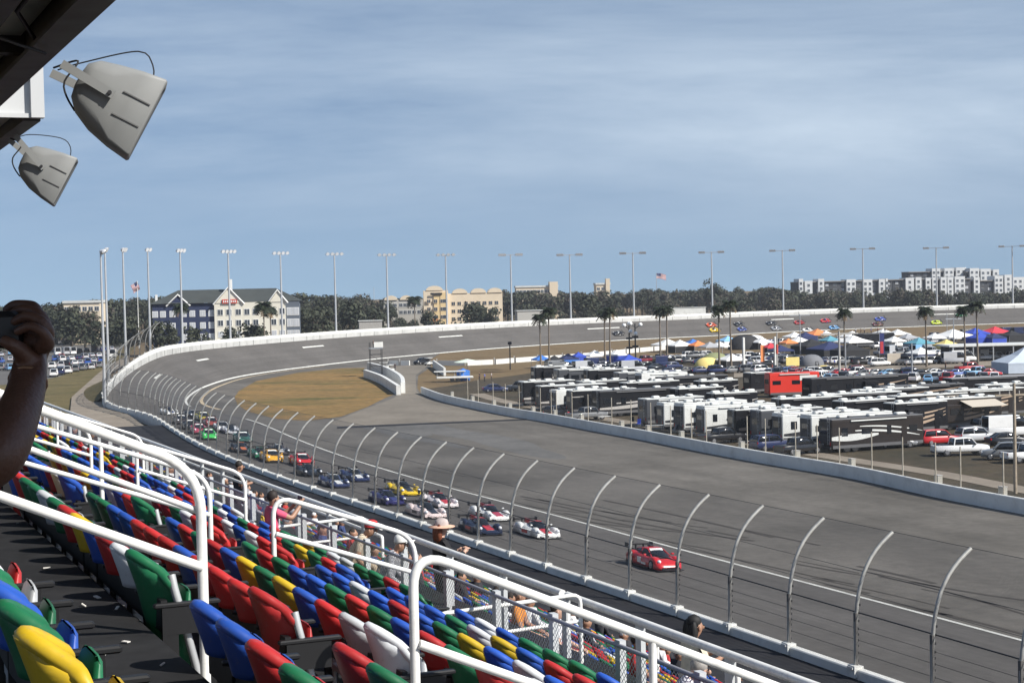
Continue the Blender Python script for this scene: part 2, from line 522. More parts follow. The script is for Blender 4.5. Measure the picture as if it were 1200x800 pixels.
# stand side: dark tarmac behind the wall, service road and verge beyond the end of the stand
ribbon('', 0, int(_i0) - 18, 0, 0, M_BLACK, off=(14.8, 36), z=1.12).build('walkway', M_BLACK, kind='structure')
sheet('car_park', px([(-400, 398), (150, 398), (140, 412), (115, 432), (70, 444), (30, 452), (-400, 470)], .5), .5, M_LOT)
sheet('grass_verge', px([(-300, 470), (30, 449), (70, 441), (108, 427), (140, 410), (160, 405), (150, 418), (124, 432), (112, 440), (84, 465), (82, 484), (60, 500), (-300, 560)], .56), .56, M_GRASS)
sheet('service_road', px([(82, 484), (84, 465), (112, 440), (124, 430), (150, 416), (152, 424), (131, 436), (124, 447), (127, 464), (144, 481), (200, 520), (160, 540), (60, 500)], .88), .88, M_ROADC)
# grass bank outside the turn
vs, fs = [], []
for n_, i in enumerate(range(int(_i0) + 14, NS, 3)):
    d = tang(i); nn = V((-d.y, d.x)); w, h, _ = prof(i)
    for o, z in ((.6, h - .15), (.9 + h * .25, h - .5 - h * .06), (1.2 + h * 2.2, .0), (1.5 + h * 2.6, -.05)):
        q = INN[i] + nn * (w + o); vs.append((q.x, q.y, z))
for k in range(n_):
    for j in range(3):
        a = k * 4 + j; fs.append((a, a + 4, a + 5, a + 1))
MB().add(vs, fs, 0, True).build('embankment', M_GRASS, kind='structure')

# ------------------------------------------------------------------ walls of the track
def wall_along(pts, th, z0s, hs, m, name, nrm, label, cat, cap=.03, mats=None):
    """pts: [(x,y)], nrm outward per point; closed section swept along"""
    rings = []
    for q, n, z0, h in zip(pts, nrm, z0s, hs):
        q = V(q)
        a, c = q, q + n * th
        e = min(.05, th * .2)
        A = a + n * e; Cc = c - n * e
        rings.append([(a.x, a.y, z0 - .5), (a.x, a.y, z0 + h - .05), (A.x, A.y, z0 + h), (Cc.x, Cc.y, z0 + h), (c.x, c.y, z0 + h - .05), (c.x, c.y, z0 - .8)])
    mb = MB().loft(rings, 0, smooth=False)
    return mb

WT = lambda i: prof(i)[1] + prof(i)[2]
_o = []; _n = []; _z = []; _h = []
for i in range(0, NS, 2):
    d = tang(i); nn = V((-d.y, d.x)); w, h, hh = prof(i)
    _o.append(INN[i] + nn * (w + .02)); _n.append(nn); _z.append(h); _h.append(hh)
ow = empty('track_wall', None, 'long white concrete wall round the outer edge of the banked track', 'wall')
wall_along(_o, .45, _z, _h, M_WHITE, '', _n, '', '').build('wall_body', M_WHITE, ow)
_k0 = len([1 for i in range(0, NS, 2) if i < _i0 - 10])
# darker padded face (energy absorbing barrier) low on the inside of the far wall
_kick = MB()
for k in range(_k0 + 12, len(_o) - 1):
    a, c = _o[k], _o[k + 1]
    na, nc = _n[k], _n[k + 1]
    p0 = [(a.x - na.x * .35, a.y - na.y * .35), (c.x - nc.x * .35, c.y - nc.y * .35)]
    za, zc = _z[k], _z[k + 1]
    _kick.quad((p0[0][0], p0[0][1], za - .3), (p0[1][0], p0[1][1], zc - .3), (p0[1][0], p0[1][1], zc + 1.0), (p0[0][0], p0[0][1], za + 1.0), 0)
    _kick.quad((p0[0][0], p0[0][1], za + 1.0), (p0[1][0], p0[1][1], zc + 1.0), (c.x, c.y, zc + 1.03), (a.x, a.y, za + 1.03), 0)
    if k % 2 == 0:   # joints
        j = V((a.x - na.x * .36, a.y - na.y * .36, za + .4))
        t2 = (c - a).normalized()
        _kick.obox(j, (t2.x * .06, t2.y * .06, 0), (na.x * .02, na.y * .02, 0), (0, 0, .62), 1)
M_PAD = mat('barrier_face', (.50, .50, .48), .6, var=.08, scale=.3, dirt=(.2, .2, .2), dscale=.4, damt=.6)
_kick.build('barrier_face', [M_PAD, M_DARKSTEEL], ow)
_top = MB()
for k in range(_k0 + 6, len(_o) - 1, 1):
    a = _o[k] + _n[k] * .25
    _top.box((a.x, a.y, _z[k] + _h[k] + .06), (.3, .35, .16), 0)
_top.build('top_bracket', M_CONC, ow)

iw = empty('infield_wall', None, 'white concrete wall curving between the pit entry and the motorhomes', 'wall')
_s = WN[20]
wall_along([V(q) for q in WALLW], .4, [0] * _nw, [1.22] * _nw, M_WHITE, '', WN, '', '').build('wall_body', M_WHITE, iw)

def free_wall(pts_px, h, th, label, group=None, z=0.0, joints=0):
    P = [at(x, y, z).xy for x, y in pts_px]
    P = resample(catmull([V(q) for q in P], 1.0), 1.5) if len(P) > 2 else [V(q) for q in P]
    N = []
    for i in range(len(P)):
        d = (P[min(i + 1, len(P) - 1)] - P[max(i - 1, 0)]).normalized(); N.append(V((-d.y, d.x)))
    if N[0].y < 0: N = [-q for q in N]
    r = empty('concrete_barrier', None, label, 'wall', group)
    wall_along(P, th, [z] * len(P), [h] * len(P), M_WHITE, '', N, '', '').build('wall_body', M_WHITE, r)
    return r
free_wall([(430, 434), (450, 440), (467, 451), (470, 461)], 2.0, .8, 'taller curved white barrier at the tip of the grass island', None)
free_wall([(426, 442), (444, 449), (458, 458), (465, 463)], 1.7, .8, 'lower curved white barrier in front of the taller one beside the grass island', None)
free_wall([(507, 430), (520, 440)], 1.7, .5, 'short white wall slanting down behind the pit gate')
# far inner wall: bays between small posts
for nm, seg, lab in (('', [(512, 428), (560, 428), (612, 424), (660, 421), (700, 417.5), (754, 412), (800, 408)], 'long white inner wall of separate bays along the dry grass'),
                     ('', [(455, 428), (485, 428)], 'short white wall left of the black car at the pit gate')):
    P = resample(catmull([V(at(x, y).xy) for x, y in seg], 2.0), 9.0 if len(seg) > 2 else 3.4)
    r = empty('inner_wall', None, lab, 'wall')
    for a, c in zip(P[:-1], P[1:]):
        d = (c - a).normalized(); mid = (a + c) / 2; L = (c - a).length
        w = MB().obox((mid.x, mid.y, .6), (d.x * (L / 2 - .45), d.y * (L / 2 - .45), 0), (-d.y * .2, d.x * .2, 0), (0, 0, .62))
        w.build('wall_panel', M_WHITE, r)
        MB().box((a.x, a.y, .85), (.3, .3, 1.7)).build('post', M_CONC, r)
# ------------------------------------------------------------------ the grandstand: a = metres along the rows, p = metres towards the track, dz = metres below the eye
UA = V((-.3925, .9197, 0)); VP_ = V((.9197, .3925, 0))
def st(a, p, dz): return V((0, 0, CAMH - dz)) + UA * a + VP_ * p
RAKE = .394
def seat_dz(p): return .86 + RAKE * p          # seat-back tops
def tread(p): return seat_dz(p) + .83
ROWS = [.84] + [2.1 + .79 * k for k in range(7)]
AISLES = [10.0 + 8.4 * k for k in range(-1, 8)]
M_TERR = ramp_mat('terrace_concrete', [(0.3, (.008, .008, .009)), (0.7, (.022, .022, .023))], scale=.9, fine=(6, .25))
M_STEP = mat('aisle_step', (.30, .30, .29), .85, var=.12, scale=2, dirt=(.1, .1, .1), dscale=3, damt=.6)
M_RAIL = mat('rail_white_paint', (.80, .80, .77), .35, var=.04, scale=1.5, dirt=(.30, .28, .25), dscale=5, damt=.45)
M_FPOST = mat('fence_post_paint', (.52, .54, .55), .5, var=.1, scale=2)
M_SOFF = mat('roof_soffit', (.42, .43, .38), .8, var=.15, scale=.8, dirt=(.07, .06, .05), dscale=2, damt=.6)
M_BEAM = mat('roof_beam', (.045, .045, .048), .6, .1, var=.3, scale=3)
M_FASC = mat('white_fascia', (.50, .51, .51), .5, var=.04, scale=1)
gs = empty('grandstand', None, 'dark stepped grandstand with rows of coloured seats below a steel roof', 'grandstand')
A0, A1 = -6.0, 76.0
def steps(plist, a0, a1):
    """plist: [(p_start, p_end, dz)]"""
    m = MB()
    for k, (p0, p1, dz) in enumerate(plist):
        nxt = plist[k + 1][2] if k + 1 < len(plist) else dz + 6
        n = int((a1 - a0) / 4)
        for j in range(n):
            x0, x1 = a0 + (a1 - a0) * j / n, a0 + (a1 - a0) * (j + 1) / n
            m.quad(st(x0, p0, dz), st(x0, p1, dz), st(x1, p1, dz), st(x1, p0, dz))
            m.quad(st(x0, p1, dz), st(x0, p1, nxt), st(x1, p1, nxt), st(x1, p1, dz))
    return m
pl = [(-4, .74, tread(.05))]
edges = ROWS
for k, p in enumerate(ROWS):
    p1 = (ROWS[k + 1] - .1) if k + 1 < len(ROWS) else 7.45
    pl.append((p - .1, p1, tread(p)))
pl.append((7.45, 9.3, 4.68))
LROWS = [9.75 + .82 * k for k in range(20)]
LTREAD = lambda p: 6.0 + .42 * (p - 9.75)
for k, p in enumerate(LROWS):
    pl.append(((9.3 if k == 0 else p - .1), p + .72, LTREAD(p)))
tb = steps(pl, A0, A1)
# far end wall of the stand
for k in range(len(pl) - 1):
    p0, p1, dz = pl[k]
    tb.quad(st(A1, p0, dz), st(A1, p1, dz), st(A1, p1, 17.9), st(A1, p0, 17.9))
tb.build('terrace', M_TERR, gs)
for a in AISLES:
    if a < 5: continue
    s = MB()
    for k, p in enumerate(ROWS[:]):
        dz = tread(p)
        s.obox(st(a, p + .05, dz - .09), UA * .5, VP_ * .16, (0, 0, .09))
        s.obox(st(a, p + .33, dz - .004), UA * .5, VP_ * .12, (0, 0, .012))
    s.build('aisle_step', M_STEP, gs)
# bits of litter lying on the treads: one scatter
M_LIT = mat('litter_paper', (.62, .60, .56), .8)
lt = MB()
for _ in range(200):
    p = random.choice(ROWS + [1.4, 1.5]); a = random.uniform(3, 30)
    q = st(a, p + random.uniform(0, .5), tread(p if p in ROWS else .84) - .012)
    an = random.uniform(0, 6.28); s = random.uniform(.008, .028)
    lt.obox(q, (math.cos(an) * s, math.sin(an) * s, random.uniform(-.01, .01)), (-math.sin(an) * s * .6, math.cos(an) * s * .6, 0), (0, 0, .003))
lt.build('litter', M_LIT, label='white scraps of paper litter strewn over the dark terrace floor', cat='litter', kind='stuff')

# ------------------------------------------------------------------ seats
SEATC = {'red': (.44, .022, .022), 'blue': (.018, .085, .42), 'green': (.010, .135, .055), 'yellow': (.58, .39, .014), 'white': (.58, .60, .62)}
M_SEAT = {k: mat('paint_seat_' + k, c, .42, var=.10, scale=4, dirt=tuple(q * .6 for q in c), dscale=7, damt=.35) for k, c in SEATC.items()}
for m_ in M_SEAT.values():
    nt_ = m_.node_tree; b_ = nt_.nodes['Principled BSDF']; lk = b_.inputs['Base Color'].links[0]; src_ = lk.from_socket
    oi = nt_.nodes.new('ShaderNodeObjectInfo'); r_ = nt_.nodes.new('ShaderNodeMapRange'); r_.inputs['To Min'].default_value = .74; r_.inputs['To Max'].default_value = 1.12
    nt_.links.new(oi.outputs['Random'], r_.inputs['Value'])
    mx_ = nt_.nodes.new('ShaderNodeMix'); mx_.data_type = 'RGBA'; mx_.blend_type = 'MULTIPLY'; mx_.inputs['Factor'].default_value = 1
    nt_.links.new(src_, mx_.inputs['A']); nt_.links.new(r_.outputs['Result'], mx_.inputs['B'])
    tc_ = nt_.nodes.new('ShaderNodeTexCoord'); n_ = nt_.nodes.new('ShaderNodeTexNoise'); n_.inputs['Scale'].default_value = 14; n_.inputs['Detail'].default_value = 9; n_.inputs['Roughness'].default_value = .75
    nt_.links.new(tc_.outputs['Object'], n_.inputs['Vector'])
    f_ = nt_.nodes.new('ShaderNodeMapRange'); f_.inputs['From Min'].default_value = .55; f_.inputs['From Max'].default_value = .8; f_.inputs['To Max'].default_value = .45; nt_.links.new(n_.outputs['Fac'], f_.inputs['Value'])
    m2_ = nt_.nodes.new('ShaderNodeMix'); m2_.data_type = 'RGBA'; m2_.inputs['B'].default_value = (.20, .19, .18, 1); nt_.links.new(f_.outputs['Result'], m2_.inputs['Factor']); nt_.links.new(mx_.outputs['Result'], m2_.inputs['A'])
    nt_.links.new(m2_.outputs['Result'], b_.inputs['Base Color']); b_.inputs['Roughness'].default_value = .5
M_ARM = mat('armrest_black', (.007, .007, .008), .5)
M_FRAME = mat('seat_standard', (.42, .43, .44), .5, .2, var=.1, scale=4)
# seat local frame: x = along the row, y = towards the track (the way it faces), z up, origin on the tread under the back
def back_mb(nx=9, nz=8, rim=True, z0=.595, z1=.865):
    m = MB(); fr, re = [], []
    for k in range(nz + 1):
        t = k / nz
        z = z0 + (z1 - z0) * t
        hw = .256 - .02 * (1 - t)
        zz_ = (z - (z1 - .2)) / .2
        if zz_ > 0: hw -= .095 * zz_ ** 2.2
        for j in range(nx + 1):
            u = 2 * j / nx - 1
            y = .15 * abs(u) ** 2.2 - .24 * (z - .5) - .03 * max(0, zz_) * .6
            zz = z - .105 * abs(u) ** 2.6 * max(0, zz_)
            fr.append((u * hw, y + .022, zz)); re.append((u * hw, y - .018 - .02 * (1 - u * u), zz))
    W = nx + 1; F = []; O = len(fr)
    for k in range(nz):
        for j in range(nx):
            a = k * W + j
            F.append((a, a + W, a + W + 1, a + 1)); F.append((O + a, O + a + 1, O + a + W + 1, O + a + W))
    for j in range(nx):
        a = nz * W + j; F.append((a, O + a, O + a + 1, a + 1)); a = j; F.append((a + 1, O + a + 1, O + a, a))
    for k in range(nz):
        a = k * W; F.append((a, O + a, O + a + W, a + W)); a = k * W + nx; F.append((a + W, O + a + W, O + a, a))
    m.add(fr + re, F, 0, True)
    if rim:   # thick rolled lip over the top and part way down the sides
        k0 = nz // 2 - 1
        pts = [fr[k * W] for k in range(k0, nz + 1)] + [fr[nz * W + j] for j in range(1, nx + 1)] + [fr[k * W + nx] for k in range(nz - 1, k0 - 1, -1)]
        n = len(pts)
        m.tube([(x, y - .022, z - .006) for x, y, z in pts], [.010 + .026 * min(1, 5 * q / n, 5 * (n - 1 - q) / n) for q in range(n)], 0, 8)
    return m
def pan_mb():
    m = MB(); rings = []
    for (z, hw, y0, y1) in ((.28, .18, .15, .18), (.31, .225, .14, .195), (.44, .24, .15, .215), (.57, .23, .18, .235), (.64, .18, .20, .24), (.665, .12, .21, .23)):
        rings.append([(-hw, y0 + .01, z), (-hw * .7, y0, z), (hw * .7, y0, z), (hw, y0 + .01, z), (hw, y1 - .02, z), (hw * .6, y1, z), (-hw * .6, y1, z), (-hw, y1 - .02, z)])
    return m.loft(rings)
def arm_mb():
    m = MB()
    m.cbox((.298, .17, .60), (.055, .42, .03), .008)
    m.obox((.298, .16, .50), (.02, 0, 0), (0, .15, 0), (0, 0, .085), 0)
    m.obox((.298, .06, .29), (.018, 0, 0), (0, .05, 0), (0, 0, .29), 0)
    m.obox((0, .03, .53), (.285, 0, 0), (0, .02, 0), (0, 0, .10), 0)
    return m
def frame_mb():
    m = MB()
    for s in (-1, 1):
        m.tube([(s * .225, .06, 0), (s * .225, .06, .34), (s * .222, .05, .46)], .018, 0, 5)
    m.obox((0, .06, .34), (.24, 0, 0), (0, .02, 0), (0, 0, .022), 0)
    m.obox((0, .06, .012), (.24, 0, 0), (0, .05, 0), (0, 0, .012), 0)
    return m
def seat_mw(a, p, dz, jy=0.0):
    return frame(st(a, p, dz), -UA.cross(V((0, 0, 1))).cross(V((0, 0, 1))) if False else -UA, V((0, 0, 1))) @ Matrix.Rotation(jy, 4, 'Z')
# local +x = -UA gives local +y = VP_
ME = {}
def seat_proto(colour, tall=False):
    r = empty('stadium_seat', None)
    M = M_SEAT['blue']
    (back_mb(9, 12, True, .10, .90) if tall else back_mb()).build('backrest', M, r)
    if tall:
        for s_ in (-1, 1):
            e_ = MB(); e_.tube([(s_ * .252, .245, .12), (s_ * .262, .165, .45), (s_ * .268, .10, .70), (s_ * .245, .09, .78)], .026, 0, 6); e_.build('edge_strip', M_FRAME, r)
    pan_mb().build('seat_pan', M, r)
    pl_ = MB(); pl_.obox((0, -.058, .79), (.028, 0, 0), (0, .004, -.001), (0, .003, .014)); pl_.build('number_plate', M_FRAME, r)
    arm_mb().build('armrest', M_ARM, r); frame_mb().build('seat_frame', M_FRAME, r)
    return r
random.seed(5)
def rcol(prev):
    c = random.choices(['red', 'blue', 'green', 'yellow', 'white'], [23, 32, 25, 9, 11])[0]
    return c
seats = []
for ri, p in enumerate(ROWS):
    prev = None
    for bi, a0 in enumerate(AISLES[:-1]):
        n = 12; pitch = (8.4 - 1.25) / n
        for k in range(n):
            a = a0 + .625 + pitch * (k + .5)
            c = rcol(prev); prev = c
            seats.append(dict(a=a, p=p, ri=ri, bi=bi, k=k, c=c))
PICK = {(7, 1, 3): 'red'}
def force(x, y, c):
    """colour of the seat whose back top shows at this pixel"""
    s = min(seats, key=lambda s: (proj(st(s['a'], s['p'] - .1, seat_dz(s['p'])))[0] - x) ** 2 + (proj(st(s['a'], s['p'] - .1, seat_dz(s['p'])))[1] - y) ** 2)
    s['c'] = c
for x, y, c in ((50, 745, 'yellow'), (30, 705, 'green'), (10, 680, 'blue'), (85, 790, 'yellow'), (165, 660, 'green'), (400, 735, 'white'), (435, 735, 'white'), (460, 745, 'blue'),
                (250, 720, 'blue'), (285, 748, 'red'), (325, 775, 'green'), (300, 668, 'green'), (325, 672, 'yellow'), (352, 688, 'blue'), (378, 695, 'green'), (408, 708, 'red'),
                (312, 700, 'red'), (340, 715, 'blue'), (510, 745, 'green'), (540, 755, 'yellow'), (570, 768, 'blue'), (230, 640, 'green'), (205, 620, 'red'), (180, 608, 'blue'), (160, 595, 'green'), (140, 585, 'red'), (120, 575, 'white')):
    force(x, y, c)
vis = []
rest = []
for s in seats:
    c = st(s['a'], s['p'] + .05, tread(s['p']) - .7)
    if (c - CAM).dot(FW) < 2: continue
    x, y = proj(c)
    s['d'] = (c - CAM).length
    if -25 < x < 1215 and y < 830: vis.append(s)
vis.sort(key=lambda s: s['d'])
ind, rest = vis[:300], vis[300:]
ORD = ['first', 'second', 'third', 'fourth', 'fifth', 'sixth', 'seventh', 'eighth', 'ninth', 'tenth', 'eleventh', 'twelfth', 'thirteenth']
protos = {}
for s in ind:
    c = s['c']
    key = 'tall' if (s['k'] == 0 and s['ri'] in (1, 2, 3)) else 'o'
    if key not in protos:
        o = seat_proto(c, key == 'tall'); protos[key] = o
        for ch in CH[o.name]:
            for i, sl in enumerate(ch.material_slots):
                if sl.material.name.startswith('paint'): sl.material = M_SEAT[c]
    else:
        o = copy_tree(protos[key], None, M_SEAT[c])
    o.matrix_world = seat_mw(s['a'], s['p'], tread(s['p']), random.uniform(-.03, .03))
    row = 'row just behind the chain-link fence' if s['ri'] == 7 else ('row at the top, before the wide walkway' if s['ri'] == 0 else ORD[7 - s['ri']] + ' row up from the fence')
    blk = ['nearest block', 'second block', 'third block', 'fourth block', 'fifth block', 'sixth block', 'seventh block', 'eighth block'][s['bi']]
    lab = f"{c} seat, {ORD[s['k']]} along the {blk}, {row}"
    tag(o, lab, 'seat', 'coloured stadium seats in rows')
for s in sorted(ind, key=lambda s: s['d'])[:14]:
    pass
# the seats farther along, past the first 300: one mass
lo_b, lo_p = back_mb(4, 5, True), pan_mb()
COLS = list(SEATC)
far = MB(); lst = [M_SEAT[c] for c in COLS]
def add_far(mb, s, dz, lo=True):
    mw = seat_mw(s['a'], s['p'], dz, random.uniform(-.03, .03))
    for src in ((lo_b, lo_p) if lo else (lo_b,)):
        t = MB().merge(src, mw); t.m = [COLS.index(s['c'])] * len(t.f)
        mb.merge(t, Matrix())
for s in rest: add_far(far, s, tread(s['p']))
far.build('stadium_seats', lst, label='mass of small multicoloured stadium seats farther along the grandstand', cat='seats', kind='stuff')
low = MB()
lo_b = back_mb(2, 3, False)
for p in LROWS:
    for k in range(114):
        a = 8 + k * .60
        if (a - 10) % 8.4 < .6 or (a - 10) % 8.4 > 7.8: continue
        add_far(low, dict(a=a, p=p, c=rcol(None)), LTREAD(p), False)
low.build('lower_deck_seats', lst, label='mass of coloured seats in the lower rows beyond the chain-link fence', cat='seats', kind='stuff')

# ------------------------------------------------------------------ handrails down the aisles
def bend(P, r=.16, n=5):
    """round the inner corners of a polyline"""
    out = [V(P[0])]
    for i in range(1, len(P) - 1):
        a, b, c = V(P[i - 1]), V(P[i]), V(P[i + 1])
        d1 = (a - b).normalized() * min(r, (a - b).length / 2); d2 = (c - b).normalized() * min(r, (c - b).length / 2)
        for k in range(n + 1):
            t = k / n
            out.append((b + d1) * (1 - t) ** 2 + b * 2 * t * (1 - t) + (b + d2) * t * t)
    out.append(V(P[-1]))
    return out
RL1 = lambda p: .64 + .44 * (p - 1.38)
RL2 = lambda p: 1.31 + .355 * (p - 2.41)
def handrail(a, p0, p1, ln, label, low=.58, mid=.25, r=.031):
    t0, t1 = tread(max(p0, .84)) , tread(p1)
    t = empty('handrail', None, label, 'handrail', 'white handrails in the aisles')
    o = st(a, p0, t0)
    top = bend([st(a, p0, tread(p0) + .05), st(a, p0, ln(p0)), st(a, p1, ln(p1)), st(a, p1, tread(p1) + .1)], .26, 7)
    MB().tube(top, r, 0, 12).build('top_rail', M_RAIL, t)
    MB().tube([st(a - .03, p0 + .02, ln(p0 + .02) + low), st(a - .03, p1 - .01, ln(p1 - .01) + low)], r * .97, 0, 12).build('lower_rail', M_RAIL, t)
    if mid: MB().tube([st(a + .02, p0 + .02, ln(p0 + .02) + mid), st(a + .02, p1 - .02, ln(p1 - .02) + mid)], r * .6, 0, 8).build('middle_rail', M_RAIL, t)
    pm = (p0 + p1) / 2
    if p1 - p0 > 2.2: MB().tube([st(a, pm, ln(pm)), st(a, pm, tread(pm) + .1)], r * .9, 0, 8).build('post', M_RAIL, t)
    return t
handrail(10, -.6, 2.24, RL1, 'white handrail bending down at the green seat, upper left aisle')
handrail(10, 3.56, 6.9, RL1, 'thick white handrail whose bend stands in front of the seats, lower aisle end', mid=0)
handrail(18.3, 1.9, 4.2, RL2, 'thin white handrail in the second aisle, crossing behind the thick one', mid=0, r=.027, low=.42)
handrail(18.3, 4.9, 6.55, RL2, 'white handrail loop in the second aisle below the spectator in pink', mid=0, r=.027, low=.42)
handrail(26.7, 2.2, 4.3, RL2, 'small white handrail high in the third aisle', mid=0, r=.027, low=.42)
handrail(26.7, 5.0, 6.7, RL2, 'small white handrail low in the third aisle behind the spectator in pink', mid=0, r=.027, low=.42)
handrail(35.1, 2.2, 4.3, RL2, 'tiny white handrail high in the fourth aisle', mid=0, r=.027, low=.42)
handrail(35.1, 5.0, 6.7, RL2, 'tiny white handrail low in the fourth aisle', mid=0, r=.027, low=.42)
for a, w in ((18.9, 'second'), (27.3, 'third')):
    t = empty('gate_rail', None, f'short level white rail at the foot of the {w} aisle', 'handrail')
    MB().tube(bend([st(a, 7.0, 4.6), st(a, 7.0, 3.82), st(a, 8.9, 3.75), st(a, 8.9, 4.6)], .12, 4), .026, 0, 8).build('top_rail', M_RAIL, t)
    MB().tube([st(a, 7.0, 4.15), st(a, 8.9, 4.08)], .024, 0, 8).build('lower_rail', M_RAIL, t)

# ------------------------------------------------------------------ chain-link fence at the foot of the seats
M_CHAIN = mesh_mat('chain_link', (.72, .72, .71), .07, .013, .45, .1)
cf = empty('chain_link_fence', None, 'low chain-link fence with grey posts at the foot of the coloured seats', 'fence')
FP = 7.6; FT = 3.58; FB = 4.66
for k in range(44):
    a = 8.8 + 1.62 * k
    MB().obox(st(a, FP + .03, (FT + FB) / 2 - .02), UA * .055, VP_ * .035, (0, 0, (FB - FT) / 2 + .03)).build('post', M_FPOST, cf)
MB().tube([st(7, FP, FT), st(78, FP, FT)], .024, 0, 8).build('top_rail', mat('fence_rail', (.33, .33, .36), .5, .3), cf)
cm = MB(); cm.quad(st(7, FP, FB), st(78, FP, FB), st(78, FP, FT), st(7, FP, FT), 0, [(0, 0), (71, 0), (71, FB - FT), (0, FB - FT)])
cm.build('wire_mesh', M_CHAIN, cf)

# ------------------------------------------------------------------ long white guard railing on the edge of the walkway
gr = empty('guard_railing', None, 'long white guard railing along the front edge of the upper seats', 'railing')
GP = 9.05; GT = 3.885
for k, (x0, x1) in enumerate(((6, 19.6), (19.75, 26.0), (26.9, 48), (48.1, 77))):
    MB().tube([st(x0, GP, GT), st(x1, GP, GT)], .052, 0, 8).build('top_rail', M_RAIL, gr)
for (x0, x1) in ((15.4, 17.2), (19.6, 21.8), (26.9, 34), (36, 45), (12, 13.6)):
    MB().tube(bend([st(x0, GP, GT + .5), st(x0, GP, GT + .16), st(x1, GP, GT + .16), st(x1, GP, GT + .5)], .05, 3), .03, 0, 8).build('lower_rail', M_RAIL, gr)
for k in range(34):
    a = 9.4 + 2.05 * k
    MB().obox(st(a, GP, (GT + 4.68) / 2 + .03), UA * .07, VP_ * .03, (0, 0, (4.68 - GT) / 2)).build('post', M_FPOST, gr)

# ------------------------------------------------------------------ roof overhead and the end of the next roof bay
EP, EU = 1.75, -1.67
def rbox(a0, a1, p0, p1, u0, u1): # u upwards from the eye
    return (st((a0 + a1) / 2, (p0 + p1) / 2, -(u0 + u1) / 2), UA * ((a1 - a0) / 2), VP_ * ((p1 - p0) / 2), V((0, 0, (u1 - u0) / 2)))
def part(name, m, args, mi=None):
    return MB().obox(*rbox(*args)).build(name, m, gs)
so_ = MB()
for k in range(10):
    a = -6 + 2.4 * k
    so_.obox(*rbox(a, a + 2.38, -3, 1.6, 1.86, 1.93))
so_.build('roof_soffit', M_SOFF, gs)
rb = MB(); rb.obox(*rbox(-6, 18, 1.62, 1.66, 1.64, 1.98)); rb.obox(*rbox(-6, 18, 1.54, 1.74, 1.64, 1.67)); rb.obox(*rbox(-6, 18, 1.54, 1.74, 1.95, 1.98))
rb.build('roof_beam', M_BEAM, gs)
rb = MB(); rb.obox(*rbox(-6, 18, 1.02, 1.30, 1.70, 1.73)); rb.obox(*rbox(-6, 18, 1.14, 1.18, 1.70, 1.86)); rb.build('roof_beam', M_BEAM, gs)
part('roof_edge_trim', mat('edge_trim', (.45, .46, .46), .4, .5), (-6, 18, 1.742, 1.77, 1.70, 2.0))
for a in (5.2, 7.6, 10.0, 12.4, 14.8):
    part('cross_beam', M_BEAM, (a, a + .16, -3, 1.62, 1.74, 1.87))
cd = MB()
cd.tube([st(4, .80, -1.78), st(18, .80, -1.78)], .025, 0, 6); cd.tube([st(4, 1.38, -1.80), st(11, 1.40, -1.80), st(11.5, 1.6, -1.66)], .016, 0, 6)
cd.tube([st(9.9, .7, -1.72), st(10.6, 1.1, -1.62), st(11.4, 1.62, -1.60)], .012, 0, 5); cd.tube([st(8.3, .6, -1.76), st(8.7, 1.0, -1.66), st(9.4, 1.35, -1.72)], .012, 0, 5)
cd.build('conduit', M_DARKSTEEL, gs)
ep = MB(); ep.obox(*rbox(16.4, 16.46, .9, 2.18, 1.72, 2.6)); ep.build('end_panel', M_FASC, gs)
ep = MB(); ep.obox(*rbox(16.33, 16.45, 2.18, 2.30, 1.70, 2.6)); ep.obox(*rbox(16.36, 16.42, .9, 2.18, 1.70, 1.74)); ep.obox(*rbox(16.36, 16.4, .9, 2.18, 2.05, 2.07)); ep.build('panel_trim', M_FASC, gs)
part('roof_soffit', M_SOFF, (16.47, 76, -3, 2.1, 1.78, 1.84))
rb = MB(); rb.obox(*rbox(16.47, 76, 2.12, 2.28, 1.68, 1.9)); rb.build('roof_beam', M_BEAM, gs)
part('cross_beam', M_BEAM, (19.0, 19.2, -3, 2.12, 1.70, 1.79)); part('cross_beam', M_BEAM, (22, 22.2, -3, 2.12, 1.70, 1.79))

